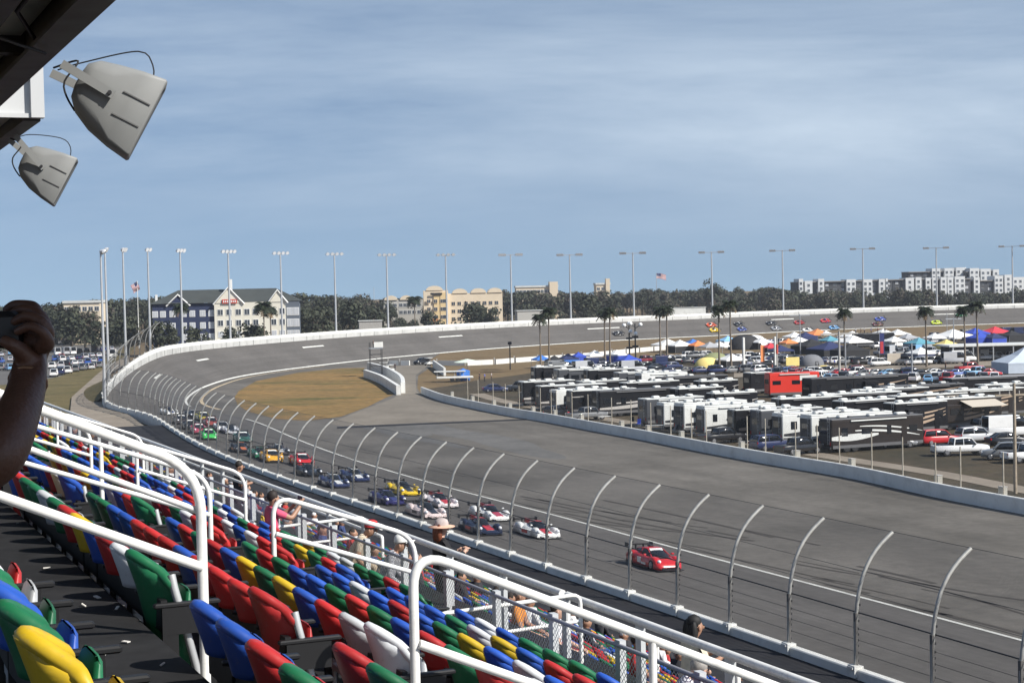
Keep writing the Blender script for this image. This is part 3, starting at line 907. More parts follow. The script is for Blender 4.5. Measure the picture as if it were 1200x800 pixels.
# ------------------------------------------------------------------ loudspeakers under the roof edge
M_SPK = mat('speaker_shell', (.22, .225, .22), .55, var=.05, scale=2, dirt=(.25, .25, .24), dscale=3, damt=.4)
M_SPKD = mat('speaker_slot', (.12, .12, .12), .6)
def speaker(loc, hang, label, ln, sc=1.0):
    ax = (VP_ * .90 + V((0, 0, -.50)) + UA * -.16).normalized()
    t = empty('loudspeaker', frame(loc, ax), label, 'loudspeaker', 'grey loudspeakers under the roof edge')
    m = MB(); rings = []
    for x, hw, hh, zo in ((-.29, .05, .06, .03), (-.275, .12, .13, .03), (-.21, .165, .195, .02), (-.08, .20, .245, .005), (.08, .22, .275, 0), (.24, .235, .295, 0), (.255, .225, .285, 0), (.235, .20, .26, 0)):
        c = min(hw, hh) * (.55 if x < .0 else .16)
        if x > .2: c = .02
        rg = []
        for sy, sz, seq in ((1, 1, 0), (-1, 1, 1), (-1, -1, 0), (1, -1, 1)):
            pts = [(sy * (hw), sz * (hh - c)), (sy * (hw - c * .3), sz * (hh - c * .3)), (sy * (hw - c), sz * hh)]
            if seq: pts.reverse()
            rg += [(x * sc, y * sc, (z + zo) * sc) for y, z in pts]
        rings.append(rg)
    m.loft(rings, 0, caps=True, smooth=True)
    o = m.build('housing', M_SPK, t)
    for z in (.085, -.085):
        for s in (-1, 1):
            sl = MB(); sl.obox((.125 * sc, s * .226 * sc, z * sc), (.10 * sc, s * .009 * sc, 0), (0, .006, 0), (0, 0, .0045 * sc), 0); sl.build('slot', M_SPKD, t)
    MB().obox((.236 * sc, 0, 0), (.003, 0, 0), (0, .2 * sc, 0), (0, 0, .26 * sc)).build('grille', M_DARKSTEEL, t)
    inv = t.matrix_world.inverted()
    hw = .238 * sc
    for s in (-1, 1):
        b = MB(); p0 = V((-.03, s * hw, .045)) * 1; p0 = V((-.05 * sc, s * hw * 1.02, .03 * sc)); p1 = inv @ (V(hang) + UA * (s * hw * 1.02))
        d = (p1 - p0).normalized(); y = V((0, 1, 0)); w = d.cross(y).normalized()
        b.obox((p0 + p1) / 2, d * ((p1 - p0).length / 2 + .03), y * .008, w * .03 * sc)
        b.build('bracket_arm', M_SPK, t)
        bo = MB(); bo.tube([p0 + V((0, s * .004, 0)), p0 + V((0, s * .02, 0))], .014, 0, 8); bo.build('pivot_bolt', M_DARKSTEEL, t)
    c = MB(); q = inv @ V(hang)
    c.tube(catmull([q + V((-.02, .05, 0)), q + V((.10, .03, .12)), V((-.02, 0, .38)), V((.10, 0, .345)), V((.15, .0, .27 * sc))], .03), .005, 0, 5)
    c.tube(catmull([q + V((-.05, .05, 0)), V((-.33, .03, .14)), V((-.345, .02, -.02)), V((-.29, .02, -.10)), V((-.2, .02, -.17 * sc))], .03), .007, 0, 5)
    c.build('cable', M_RUBBER, t)
    return t
speaker(atY(134, 122, 11.2), st(11.45, 1.72, -1.5), 'larger grey horn loudspeaker bracketed under the dark roof edge, nearest the top', None, .94)
speaker(atY(53, 202, 17.3), st(17.78, 2.2, -1.62), 'smaller grey horn loudspeaker under the lower roof edge beyond the white panel', None, .90)
# ------------------------------------------------------------------ catch fence on the wall: curved posts, cables, wire
def path_pts(i):
    d = tang(i); nn = V((-d.y, d.x)); w, h, hh = prof(i)
    q = INN[i] + nn * (w + .35)
    return V((q.x, q.y, h + hh)), V((nn.x, nn.y, 0)), V((d.x, d.y, 0))
_end = int(_i1) - 6
cfn = empty('catch_fence', None, 'tall grey catch fence with curved posts on top of the track wall', 'fence')
M_CPOST = mat('fence_steel', (.40, .395, .37), .5, .2, var=.15, scale=2, dirt=(.12, .12, .12), dscale=3, damt=.5)
M_STIFF = mat('weathered_steel', (.13, .125, .12), .6, .3, var=.3, scale=2)
CURVE = [(0, 0), (.02, 1.2), (.08, 2.4), (.22, 3.3), (.50, 4.15), (.92, 4.85), (1.45, 5.4), (2.05, 5.85)]   # (inwards, up)
i_first = min(range(NS), key=lambda i: (proj(path_pts(i)[0])[0] - 1001) ** 2 + (proj(path_pts(i)[0])[1] - 787) ** 2)
k_step = 5.5 / 2.0
idx = [i_first + k_step * k for k in range(-8, 200)]
idx = [q for q in idx if 3 < q < _end]
def fpos(q):
    i0 = int(q); f = q - i0
    a, b_ = path_pts(i0), path_pts(i0 + 1)
    return a[0].lerp(b_[0], f), a[1].lerp(b_[1], f).normalized(), a[2].lerp(b_[2], f).normalized()
CABLES = [.7, 1.25, 1.75, 2.45, 3.3, 4.2]
def curve_at(hh):
    for (x0, z0), (x1, z1) in zip(CURVE[:-1], CURVE[1:]):
        if z0 <= hh <= z1: return x0 + (x1 - x0) * (hh - z0) / (z1 - z0)
    return CURVE[-1][0]
for q in idx:
    P, N, T = fpos(q)
    m = MB()
    pts = catmull([V((x, z, 0)) for x, z in CURVE], .45)
    m.tube([P - N * c.x + V((0, 0, c.y - .5)) if c.y > .01 else P - V((0, 0, .9)) for c in pts][0:1] + [P - N * c.x + V((0, 0, c.y)) for c in pts], .085, 0, 8)
    for h in (.35, .7, 1.0, 1.25, 1.5, 1.75, 2.1, 2.45, 2.8):
        m.obox(P - N * (curve_at(h) + .09) + V((0, 0, h)), T * .07, N * .035, (0, 0, .05), 1)
    lo_ = MB()
    lo_.obox(P - N * (curve_at(1.2) + .01) + V((0, 0, 1.2)), T * .09, N * .05, (0, 0, 1.25))
    po = m.build('post', [M_CPOST, M_DARKSTEEL], cfn)
    lo_.build('stiffener', M_STIFF, po)
    b = MB(); b.obox(P + N * .12 + V((0, 0, -.1)), T * .26, N * .12, (0, 0, .26)); b.obox(P + N * .02 + V((0, 0, .06)), T * .2, N * .3, (0, 0, .05)); b.build('base_clamp', M_WHITE, po)
for h in CABLES + [5.85]:
    off = curve_at(h)
    r = .035 if h == 2.45 else .012
    pts = []
    q = idx[0]
    while q < idx[-1]:
        P, N, T = fpos(q); pts.append(P - N * (off + .1) + V((0, 0, h))); q += k_step / 2
    MB().tube(pts, r, 0, 5).build('cable', M_DARKSTEEL, cfn)
M_CW = mesh_mat('catch_wire', (.10, .10, .105), .075, .0085, diag=True)
vs, uv, fs = [], [], []
qs = []
q = idx[0]
while q < idx[-1]: qs.append(q); q += k_step / 2
for q in qs:
    P, N, T = fpos(q); acc = 0
    for k, (x, z) in enumerate(CURVE):
        if k: acc += math.hypot(x - CURVE[k - 1][0], z - CURVE[k - 1][1])
        vs.append(P - N * (x + .06) + V((0, 0, z))); uv.append((q * 2, acc))
n = len(CURVE)
for k in range(len(qs) - 1):
    for j in range(n - 1):
        fs.append((k * n + j, k * n + j + 1, (k + 1) * n + j + 1, (k + 1) * n + j))
MB().add(vs, fs, 0, True, uv).build('wire_mesh', M_CW, cfn)

# ------------------------------------------------------------------ infield fence on the pit-entry wall, thin posts
M_TANPOST = mat('weathered_post', (.42, .38, .31), .7, var=.15, scale=3)
inf = empty('infield_fence', None, 'wire fence of thin grey posts behind the infield wall', 'fence')
k = 6
dist = 0; pts_top = []
pxs = [628, 645, 667, 688, 712, 738, 757, 782, 804, 826, 871, 897, 925, 951, 984, 1015, 1048, 1085, 1124, 1166, 640, 572, 588, 605, 545, 558]
for xx in sorted(pxs):
    i = min(range(_nw), key=lambda i: abs(proj((*WALLW[i], 1.2))[0] - xx))
    q = woff(i, .55)
    MB().tube([(q[0], q[1], 0), (q[0], q[1], 4.6)], .06, 0, 6).build('post', M_TANPOST, inf)
MC2 = mesh_mat('infield_wire', (.22, .22, .22), .075, .0035)
vs, uv, fs = [], [], []
for i in range(8, _nw):
    q = woff(i, .55); vs += [(q[0], q[1], 1.2), (q[0], q[1], 4.5)]; uv += [(i * 2, 0), (i * 2, 3.3)]
for i in range(_nw - 9): fs.append((2 * i, 2 * i + 1, 2 * i + 3, 2 * i + 2))
MB().add(vs, fs, 0, True, uv).build('wire_mesh', MC2, inf)
# squat concrete blocks behind the wall
M_BLOCK = mat('block_concrete', (.40, .385, .34), .8, var=.12, scale=2, dirt=(.15, .14, .12), dscale=2, damt=.6)
bl = [(522, 450, 'at the wall tip'), (545, 461, ''), (568, 466, ''), (590, 470, ''), (616, 478, ''), (643, 481.5, ''), (672, 486, ''), (714, 494, ''), (747, 503, ''), (785, 509, ''), (850, 521, ''), (921, 535, ''), (982, 541, ''), (1075, 559, ''), (1157, 573, '')]
nth = ['first', 'second', 'third', 'fourth', 'fifth', 'sixth', 'seventh', 'eighth', 'ninth', 'tenth', 'eleventh', 'twelfth', 'thirteenth', 'fourteenth', 'fifteenth']
for k, (x, y, _) in enumerate(bl):
    i = min(range(_nw), key=lambda i: abs(proj((*WALLW[i], .0))[0] - x + 4))
    q = V(woff(i, 1.9)).to_3d()
    t = empty('concrete_block', rotz(q, math.atan2(WN[i].y, WN[i].x)), f'squat grey concrete block behind the infield wall, {nth[k]} from the pit gate', 'block', 'concrete blocks behind the infield wall')
    MB().cbox((0, 0, .75), (.5, .62, 1.5), .04).build('block_body', M_BLOCK, t)
    MB().cbox((0, 0, 1.53), (.54, .66, .08), .02).build('cap', M_CONC, t)

# ------------------------------------------------------------------ floodlight poles round the outside of the track
M_LAMP = mat('lamp_housing', (.62, .64, .66), .35, .3)
M_LENS = mat('lamp_glass', (.85, .88, .92), .12, spec=.9)
def floodlight(xb, yt, off, nl, arm, label, Yfix=None, xt=None):
    if Yfix: base = atY(xb, 400, Yfix); base.z = 0.5
    else:
        i = min(range(int(_i1) - 25, NS - 2), key=lambda i: abs(proj(tp(i, 1.0, prof(i)[2]))[0] - xb))
        d = tang(i); nn = V((-d.y, d.x)); w, h, hh = prof(i)
        q = INN[i] + nn * (w + off); base = V((q.x, q.y, 0))
        for _ in range(6):
            dx = (xb - proj(base + V((0, 0, 8)))[0]) * base.y / FPX
            base.x += dx
    lo, hi = 5, 60
    for _ in range(40):
        m_ = (lo + hi) / 2
        if proj(base + V((0, 0, m_)))[1] > yt: lo = m_
        else: hi = m_
    H = lo
    ct = V((20 - base.x, 330 - base.y, 0)).normalized()
    t = empty('floodlight_pole', frame(base, ct), label, 'floodlight', 'floodlight poles round the outside of the track')
    k = base.length / 500
    MB().tube([(0, 0, 0), (0, 0, H * .5), (0, 0, H)], [.36 * k ** .5, .28 * k ** .5, .19 * k ** .5], 0, 10).build('pole', M_POLE, t)
    MB().obox((.15, 0, H - .25), (.1, 0, 0), (0, arm / 2, 0), (0, 0, .1)).build('crossarm', M_POLE, t)
    for j in range(nl):
        y = -arm / 2 + arm * (j + .5) / nl if nl > 1 else 0
        if nl > 4: y = (-arm / 2 + .35 + .8 * j) if j < nl // 2 else (arm / 2 - .35 - .8 * (nl - 1 - j))
        m = MB(); s = arm / 7.5 if nl > 3 else 1
        rr = .52
        R = Matrix.Rotation(math.radians(28), 3, 'Y')
        ring = []
        for x, r_ in ((-.35, .12), (-.25, .3), (.1, rr), (.18, rr)):
            ring.append([V((.3, y, H - .1)) + R @ V((x, r_ * math.cos(a * math.pi / 5), r_ * math.sin(a * math.pi / 5))) for a in range(10)])
        m.loft(ring, 0, smooth=True)
        o = m.build('lamp_head', M_LAMP, t)
        g = MB(); g.add([V((.3, y, H - .1)) + R @ V((.19, .46 * math.cos(a * math.pi / 5), .46 * math.sin(a * math.pi / 5))) for a in range(10)], [tuple(range(10))])
        g.build('lens', M_LENS, o)
    return t
PL = [(147, 292, 5, 3, 2.2), (176, 292, 5, 2, 2), (214, 293, 5, 3, 3), (270, 294, 5, 4, 4.5), (331, 296, 5, 4, 5), (394, 297, 5, 4, 5.5), (455, 298, 5, 4, 6), (524, 298, 5, 4, 6.5), (600, 298, 5, 6, 8), (669, 298, 5, 6, 9), (743, 296, 5, 6, 9.5),
      (835, 295, 5, 6, 9.5), (918, 293, 5, 6, 10), (1012, 291, 5, 6, 10), (1098, 290, 5, 6, 10.5), (1187, 288, 5, 6, 11)]
ORDN = ['first', 'second', 'third', 'fourth', 'fifth', 'sixth', 'seventh', 'eighth', 'ninth', 'tenth', 'eleventh', 'twelfth', 'thirteenth', 'fourteenth', 'fifteenth', 'sixteenth', 'seventeenth', 'eighteenth', 'nineteenth', 'twentieth',
        'twenty-first', 'twenty-second', 'twenty-third', 'twenty-fourth', 'twenty-fifth', 'twenty-sixth', 'twenty-seventh', 'twenty-eighth', 'twenty-ninth', 'thirtieth', 'thirty-first', 'thirty-second', 'thirty-third', 'thirty-fourth', 'thirty-fifth', 'thirty-sixth', 'thirty-seventh', 'thirty-eighth', 'thirty-ninth', 'fortieth']
for k, (x, yt, off, nl, arm) in enumerate(PL):
    if k == 0: floodlight(x, yt, 0, nl, arm, 'steel floodlight pole beside the service road, just left of the small flag', Yfix=352)
    elif k == 1: floodlight(x, yt, 0, nl, arm, 'steel floodlight pole just right of the small flag', Yfix=395)
    else: floodlight(x, yt, off, nl, arm, f'tall floodlight pole outside the banked turn, {ORDN[k - 2]} to the right of the blue hotel corner')
floodlight(126, 292, 0, 3, 2.0, 'floodlight pole at the service road, right one of the close pair', Yfix=318)
floodlight(121, 294, 0, 2, 1.6, 'thick floodlight pole at the service road, left one of the close pair', Yfix=280)

# ------------------------------------------------------------------ small poles, flags, utility poles
M_WOOD = mat('pole_wood', (.30, .25, .19), .85, var=.2, scale=3)
def pole_at(name, xb, yb, yt, r, m, label, cat, z=0.0, arms=(), group=None):
    b = at(xb, yb, z); lo, hi = 1, 60
    for _ in range(40):
        q = (lo + hi) / 2
        if proj(b + V((0, 0, q)))[1] > yt: lo = q
        else: hi = q
    t = empty(name, Matrix.Translation(b), label, cat, group)
    MB().tube([(0, 0, 0), (0, 0, lo)], [r, r * .75], 0, 8).build('pole', m, t)
    for (zz, L, th) in arms:
        MB().obox((0, .12, lo - zz), (L / 2, L * .1, 0), (0, th, 0), (0, 0, th)).build('crossarm', m, t)
    return t, lo
t, h = pole_at('utility_pole', 1190, 578, 449, .17, M_WOOD, 'wooden utility pole with a crossarm near the dark parked car by the infield wall', 'utility pole', arms=((1.0, 3.4, .08),))
for s in (-1.3, -.4, .5, 1.3): MB().tube([(s, .12 + s * .2, h - .95), (s, .12 + s * .2, h - .65)], .06, 0, 6).build('insulator', M_CONC, t)
t, h = pole_at('utility_pole', 984, 442, 388, .26, M_CONC, 'pale concrete utility pole with a long crossarm between the tents and the car row', 'utility pole', arms=((.5, 7.5, .14),))
pole_at('utility_pole', 991, 436, 395, .18, M_GALV, 'thin grey pole right beside the pale concrete utility pole', 'utility pole')
t, h = pole_at('lamp_post', 938, 415, 368, .16, M_GALV, 'grey lamp post rising in front of the red race car on the far banking', 'lamp post', arms=((.3, 5.5, .12),))
t, h = pole_at('lamp_post', 911, 437, 390, .18, M_CONC, 'pale post with a red band in front of the yellow board', 'lamp post')
MB().tube([(0, 0, 4.0), (0, 0, 6.0)], .25, 0, 8).build('red_band', mat('red_band', (.5, .08, .05), .6), t)
pole_at('lamp_post', 1069, 446, 402, .17, M_GALV, 'grey post standing in the car row below the lime race car', 'lamp post')
t, h = pole_at('lamp_post', 1118, 418, 372, .16, M_GALV, 'grey lamp post with a flat head left of the two palms', 'lamp post', arms=((.3, 4.0, .14),))
pole_at('lamp_post', 1110, 398, 366, .12, M_GALV, 'slim grey pole in front of the far banking, left of the two palms', 'lamp post')
t, h = pole_at('lamp_post', 598, 433, 402, .16, M_DARKSTEEL, 'dark pole with a small black camera in front of the inner wall', 'pole')
MB().cbox((0, 0, h), (.9, .8, .7), .1).build('camera_head', M_DARKSTEEL, t)
for (x, y, yt, hd, lab) in ((738, 426, 381, [(-1.2, 0), (.3, -1.5), (0, .4)], 'dark lamp post with white globes, left one of the pair by the blue tent'), (745, 427, 379, [(-1.1, 0), (1.3, -.3), (.1, -2.4)], 'dark lamp post with white globes, right one of the pair by the blue tent')):
    t, h = pole_at('lamp_post', x, y, yt, .2, M_DARKSTEEL, lab, 'lamp post')
    for dx, dz in hd:
        MB().tube([(0, 0, h + dz - .9), (dx, -.2, h + dz)], .1, 0, 6).build('arm', M_DARKSTEEL, t)
        MB().ellipsoid((dx, -.3, h + dz), (.5, .5, .5), 0, 10, 6).build('globe', mat('lamp_globe', (.82, .84, .84), .35), t)
    for z in (5.5, 3.2): MB().obox((0, 0, h - z), (.75, 0, 0), (0, .15, 0), (0, 0, .25)).build('bracket', M_DARKSTEEL, t)
pole_at('lamp_post', 439, 374, 337, .2, M_POLE, 'pale pole behind the wall between two floodlights, left of the yellow hotel', 'lamp post', z=0)
def nylonflag(mb, nw, nh, W, Hh, ox, oz, amp):
    vs = []
    for j in range(nh + 1):
        for i in range(nw + 1):
            u = i / nw; vs.append((ox + W * u, amp * math.sin(u * 7 + j * .15) * u, oz - Hh * j / nh - W * .22 * u * u))
    W_ = nw + 1
    for j in range(nh):
        for i in range(nw):
            c = 2 if (i < nw * .42 and j < 7) else (0 if j % 2 == 0 else 1)
            mb.add([vs[j * W_ + i], vs[j * W_ + i + 1], vs[(j + 1) * W_ + i + 1], vs[(j + 1) * W_ + i]], [(0, 1, 2, 3)], c, True)
    # stars
    for r_ in range(4):
        for c_ in range(5):
            x = ox + W * .42 * (c_ + .5) / 5; u = (x - ox) / W; z = oz - Hh * 7 / 13 * (r_ + .5) / 4 - W * .22 * u * u
            y = amp * math.sin(u * 7) * u
            for s in (-1, 1): mb.obox((x, y + s * .02, z), (W * .012, 0, 0), (0, .01, 0), (0, 0, W * .012), 1)
    return mb
FL = [mat('flag_red', (.42, .03, .04), .8), mat('flag_white', (.75, .74, .72), .8), mat('flag_blue', (.015, .025, .12), .8)]
t, h = pole_at('flagpole', 163, 408, 329, .16, M_WHITE, 'white flagpole between floodlights carrying a drooping striped flag', 'flagpole', z=.3)
f = nylonflag(MB(), 18, 13, 2.6, 2.4, 0, 0, .3)
mw = Matrix.Translation(t.matrix_world.translation + V((-.1, 0, h - .2))) @ Matrix.Rotation(math.radians(58), 4, 'Y') @ Matrix.Scale(1.15, 4)
f.build('flag', FL, None, 'drooping red and white striped flag with a blue canton on the left flagpole', 'flag', mw=mw)
t, h = pole_at('flagpole', 770, 366, 320, .25, M_POLE, 'grey flagpole behind the far wall carrying a large flying flag', 'flagpole')
f = nylonflag(MB(), 20, 13, 11.0, 6.0, .3, 0, 1.0)
f.build('flag', FL, None, 'large flag flying to the right above the far wall', 'flag', mw=Matrix.Translation(t.matrix_world.translation + V((0, 0, h - .1))) @ Matrix.Scale(.62, 4))
# camera tower inside the turn
b = at(441, 441)
t = empty('camera_tower', rotz(b, .2), 'scaffold camera tower with a white railed platform beside the curved barriers', 'tower')
for x in (-1.3, 1.3):
    for y in (-1, 1): MB().tube([(x, y, 0), (x, y, 7.6)], .07, 0, 6).build('leg', M_DARKSTEEL, t)
m = MB()
for z in (2.4, 4.9): m.tube([(-1.3, -1, z), (1.3, -1, z - 1.8)], .04, 0, 5); m.tube([(-1.3, 1, z), (1.3, 1, z)], .04, 0, 5); m.tube([(-1.3, -1, z), (1.3, -1, z)], .04, 0, 5)
m.build('brace', M_DARKSTEEL, t)
MB().box((0, 0, 6.3), (3, 2.4, .2)).build('platform', M_GALV, t)
m = MB(); m.box((.5, -1.2, 7.1), (2, .06, 1.2)); m.box((1.5, 0, 7.1), (.06, 2.4, 1.2)); m.build('side_panel', M_WHITE, t)
# ------------------------------------------------------------------ vehicles: local +x forward, z up, origin on the ground
M_GLASS = mat('dark_glass', (.012, .014, .018), .08, spec=.8)
M_HUB = mat('wheel_rim', (.35, .35, .36), .35, .7)
M_LIGHT = mat('headlight', (.80, .82, .86), .15, spec=.9)
M_TAIL = mat('tail_light', (.40, .01, .01), .25)
M_CARB = mat('carbon_black', (.014, .014, .016), .4)
PA = mat('paint_a', (.6, .6, .6), .28, coat=.6); PB = mat('paint_b', (.6, .6, .6), .3, coat=.5)
PCOL = {}
def paint(c, which='a', rough=.28):
    k = ('paint_' + which + '_%02d%02d%02d' % tuple(int(q * 99) for q in c))
    return mat(k, c, rough, coat=.5, dirt=tuple(q * .55 + .02 for q in c), dscale=1.3, damt=.25)
def body_loft(m, secs, mi=0, r=.06):
    rings = []
    for (x, hw, zb, zs, zt, tw) in secs:
        half = [(hw * .90, zb), (hw, zb + .10), (hw, (zb + zs) / 2), (hw - .02, zs), ((hw + tw) / 2 + .02, zs + (zt - zs) * .72), (tw, zt)]
        mid = [(tw * .5, zt + .012)]
        rg = [(x, -y, z) for y, z in half] + [(x, -y, z) for y, z in mid] + [(x, y, z) for y, z in reversed(mid)] + [(x, y, z) for y, z in reversed(half)]
        rings.append(rg)
    m.loft(rings, mi, smooth=True)
    return m
def fender(m, x, y, L, w, z0, h, mi=0):
    rings = []
    for k in range(7):
        t = -1 + 2 * k / 6
        hh = h * math.sqrt(max(0.02, 1 - t * t * .92))
        ww = w * (1 - .25 * t * t)
        rings.append([(x + L * t, y - ww, z0), (x + L * t, y - ww, z0 + hh * .75), (x + L * t, y - ww * .55, z0 + hh), (x + L * t, y + ww * .55, z0 + hh), (x + L * t, y + ww, z0 + hh * .75), (x + L * t, y + ww, z0)])
    m.loft(rings, mi, smooth=True)
def greenhouse(m, secs, mi):
    rings = []
    for (x, hb, zb, ht, zt) in secs:
        rings.append([(x, -hb, zb), (x, -(hb * .45 + ht * .55), zb + (zt - zb) * .6), (x, -ht, zt), (x, -ht * .4, zt + .02), (x, ht * .4, zt + .02), (x, ht, zt), (x, (hb * .45 + ht * .55), zb + (zt - zb) * .6), (x, hb, zb)])
    m.loft(rings, mi, smooth=True)
def wheels(t, xs, y, r, w):
    for x in xs:
        for s in (-1, 1):
            o = MB().wheel((x, s * y, r), r, w).build('wheel', M_RUBBER, t)
            MB().wheel((x, s * (y + w * .12), r), r * .62, w * .92, 0, 10).build('rim', M_HUB, o)
def race_wing(t, x, z, span, ch, m=None):
    w = MB(); w.obox((x, 0, z), (ch / 2, 0, .05), (0, span / 2, 0), (0, 0, .022))
    for s in (-1, 1): w.obox((x, s * span / 2, z - .02), (ch / 2 + .05, 0, 0), (0, .02, 0), (0, 0, .16))
    for s in (-1, 1): w.obox((x + .1, s * .28, z - .2), (.1, 0, 0), (0, .018, 0), (0, 0, .2))
    w.build('rear_wing', m or M_CARB, t)
M_NUM = mat('number_white', (.7, .7, .7), .5)
def gt_car():
    t = empty('race_car', None)
    m = MB()
    body_loft(m, [(-2.28, .80, .34, .62, .74, .58), (-2.2, .90, .26, .70, .82, .66), (-1.75, .985, .14, .80, .92, .74), (-1.2, .99, .12, .80, .95, .66), (-.6, .95, .12, .70, .90, .70), (.3, .94, .12, .68, .84, .70), (.85, .97, .12, .74, .80, .66), (1.35, .985, .12, .76, .80, .60), (1.75, .97, .10, .66, .72, .58), (2.1, .90, .09, .46, .58, .56), (2.28, .78, .09, .30, .42, .50), (2.34, .6, .1, .22, .3, .42)])
    for s in (-1, 1):
        fender(m, 1.38, s * .76, .62, .21, .5, .38); fender(m, -1.45, s * .80, .70, .2, .5, .46)
    m.build('body', [PA], t)
    g = MB(); greenhouse(g, [(-1.9, .55, .86, .42, .88), (-1.3, .70, .86, .50, 1.12), (-.5, .74, .84, .53, 1.24), (.05, .75, .82, .54, 1.23), (.45, .74, .80, .52, 1.10), (1.0, .66, .78, .50, .81)], 0)
    g.build('window', M_GLASS, t)
    r = MB(); greenhouse(r, [(-1.35, .53, 1.09, .50, 1.125), (-.5, .56, 1.2, .53, 1.255), (.05, .57, 1.2, .53, 1.25), (.2, .55, 1.17, .51, 1.20)], 0)
    for s in (-1, 1):
        r.tube([(.2, s * .53, 1.2), (1.0, s * .69, .80)], .035, 0, 5); r.tube([(-.45, s * .55, 1.22), (-.42, s * .755, .84)], .04, 0, 5)
    r.build('roof', [PA], t)
    b = MB(); b.obox((.30, 0, 1.165), (.10, 0, -.066), (0, .46, 0), (0, 0, .02)); b.build('sun_strip', [PB], t)
    v = MB(); v.obox((1.32, 0, .825), (.34, 0, -.03), (0, .36, 0), (0, 0, .012)); v.build('bonnet_vent', M_CARB, t)
    v = MB(); v.obox((2.24, 0, .36), (.03, 0, 0), (0, .1, 0), (0, 0, .07)); v.build('nose_badge', [PB], t)
    for s in (-1, 1):
        MB().ellipsoid((2.0, s * .68, .62), (.17, .13, .12), 0, 10, 6).build('headlight', M_LIGHT, t)
        MB().cbox((.62, s * 1.02, .92), (.18, .2, .12), .03).build('mirror', [PA], t)
        d = MB(); d.obox((-.25, s * .955, .5), (.24, 0, 0), (0, .012, 0), (0, 0, .18)); d.build('door_number', [PB], t)
    for q in (-1, 1):
        f = MB(); f.obox((.45, q * .949, .34), (.42, 0, 0), (0, .010, 0), (0, 0, .07)); f.build('flank_stripe', [PB], t)
        f = MB(); f.obox((-1.45, q * 1.008, .82), (.30, 0, 0), (0, .008, 0), (0, 0, .06)); f.build('fender_decal', [PB], t)
    MB().cbox((-.28, 0, 1.262), (.4, .5, .012), .003).build('roof_number', [PB], t)
    s = MB(); s.box((2.12, 0, .10), (.62, 1.86, .035)); s.obox((0, 0, .12), (1.0, 0, 0), (0, 1.0, 0), (0, 0, .05)); s.obox((-2.2, 0, .2), (.2, 0, 0), (0, .8, 0), (0, 0, .12)); s.obox((2.3, 0, .2), (.05, 0, 0), (0, .62, 0), (0, 0, .075)); s.build('splitter', M_CARB, t)
    race_wing(t, -2.15, 1.22, 1.82, .36)
    MB().cbox((-.6, .05, 1.32), (.4, .3, .12), .04).build('roof_scoop', M_CARB, t)
    wheels(t, (1.42, -1.4), .84, .35, .3)
    return t
def proto_car(fin=True):
    t = empty('race_car', None)
    m = MB()
    body_loft(m, [(-2.35, .80, .22, .5, .6, .6), (-1.9, .9, .10, .60, .74, .5), (-1.0, .86, .08, .58, .78, .42), (-.2, .80, .08, .48, .66, .42), (.6, .78, .08, .42, .58, .40), (1.3, .74, .08, .40, .52, .36), (1.9, .72, .08, .30, .42, .34), (2.3, .66, .1, .22, .30, .3), (2.42, .5, .1, .16, .22, .25)])
    for s in (-1, 1):
        fender(m, 1.42, s * .76, .72, .22, .12, .66); fender(m, -1.5, s * .77, .85, .22, .12, .76)
        m.obox((0, s * .84, .3), (.95, 0, 0), (0, .12, 0), (0, 0, .2), 0)
    m.build('body', [PA], t)
    g = MB(); greenhouse(g, [(-.9, .36, .70, .24, .88), (-.4, .44, .66, .30, 1.04), (.1, .46, .62, .32, 1.06), (.5, .45, .58, .30, .94), (1.0, .40, .54, .28, .58)], 0); g.build('window', M_GLASS, t)
    r = MB(); greenhouse(r, [(-1.9, .2, .72, .14, .80), (-.9, .33, .86, .24, .93), (-.4, .34, 1.0, .30, 1.065), (.12, .34, 1.02, .31, 1.075)], 0); r.build('roof', [PB], t)
    n = MB(); n.obox((1.55, 0, .50), (.5, 0, -.09), (0, .3, 0), (0, 0, .02)); n.build('nose_panel', [PB], t)
    for q in (-1, 1):
        f = MB(); f.obox((-.1, q * .972, .34), (.5, 0, 0), (0, .010, 0), (0, 0, .11)); f.build('side_panel', [PB], t)
        f = MB(); f.obox((-1.5, q * .992, .56), (.26, 0, 0), (0, .008, 0), (0, 0, .13)); f.build('number_panel', M_NUM, t)
    if fin:
        f = MB(); f.add([(-2.35, -.015, .75), (-.7, -.015, .85), (-.75, -.015, 1.02), (-2.3, -.015, 1.08), (-2.35, .015, .75), (-.7, .015, .85), (-.75, .015, 1.02), (-2.3, .015, 1.08)], [(0, 1, 2, 3), (7, 6, 5, 4), (0, 4, 5, 1), (1, 5, 6, 2), (2, 6, 7, 3), (3, 7, 4, 0)]); f.build('fin', [PB], t)
    for s in (-1, 1):
        h = MB(); h.ellipsoid((2.0, s * .77, .52), (.2, .14, .13), 0, 10, 6); h.build('headlight', M_LIGHT, t)
        MB().cbox((.75, s * .8, .86), (.16, .16, .1), .03).build('mirror', [PA], t)
    s = MB(); s.box((2.15, 0, .075), (.7, 1.86, .03)); s.obox((0, 0, .08), (1.5, 0, 0), (0, .93, 0), (0, 0, .03)); s.build('splitter', M_CARB, t)
    race_wing(t, -2.25, .98, 1.84, .34)
    wheels(t, (1.42, -1.45), .80, .34, .3)
    return t
W_ = (.78, .78, .76); BK = (.012, .012, .014); RD = (.55, .02, .025); YE = (.72, .50, .02); NV = (.02, .03, .10); BL = (.03, .12, .45); GR = (.05, .45, .09); OR = (.65, .17, .03); PK = (.55, .12, .2); GY = (.25, .26, .28); LB = (.12, .32, .60); LM = (.62, .75, .03); DG = (.02, .14, .07); SV = (.5, .51, .53)
GT, LP = gt_car(), proto_car()
used = set()
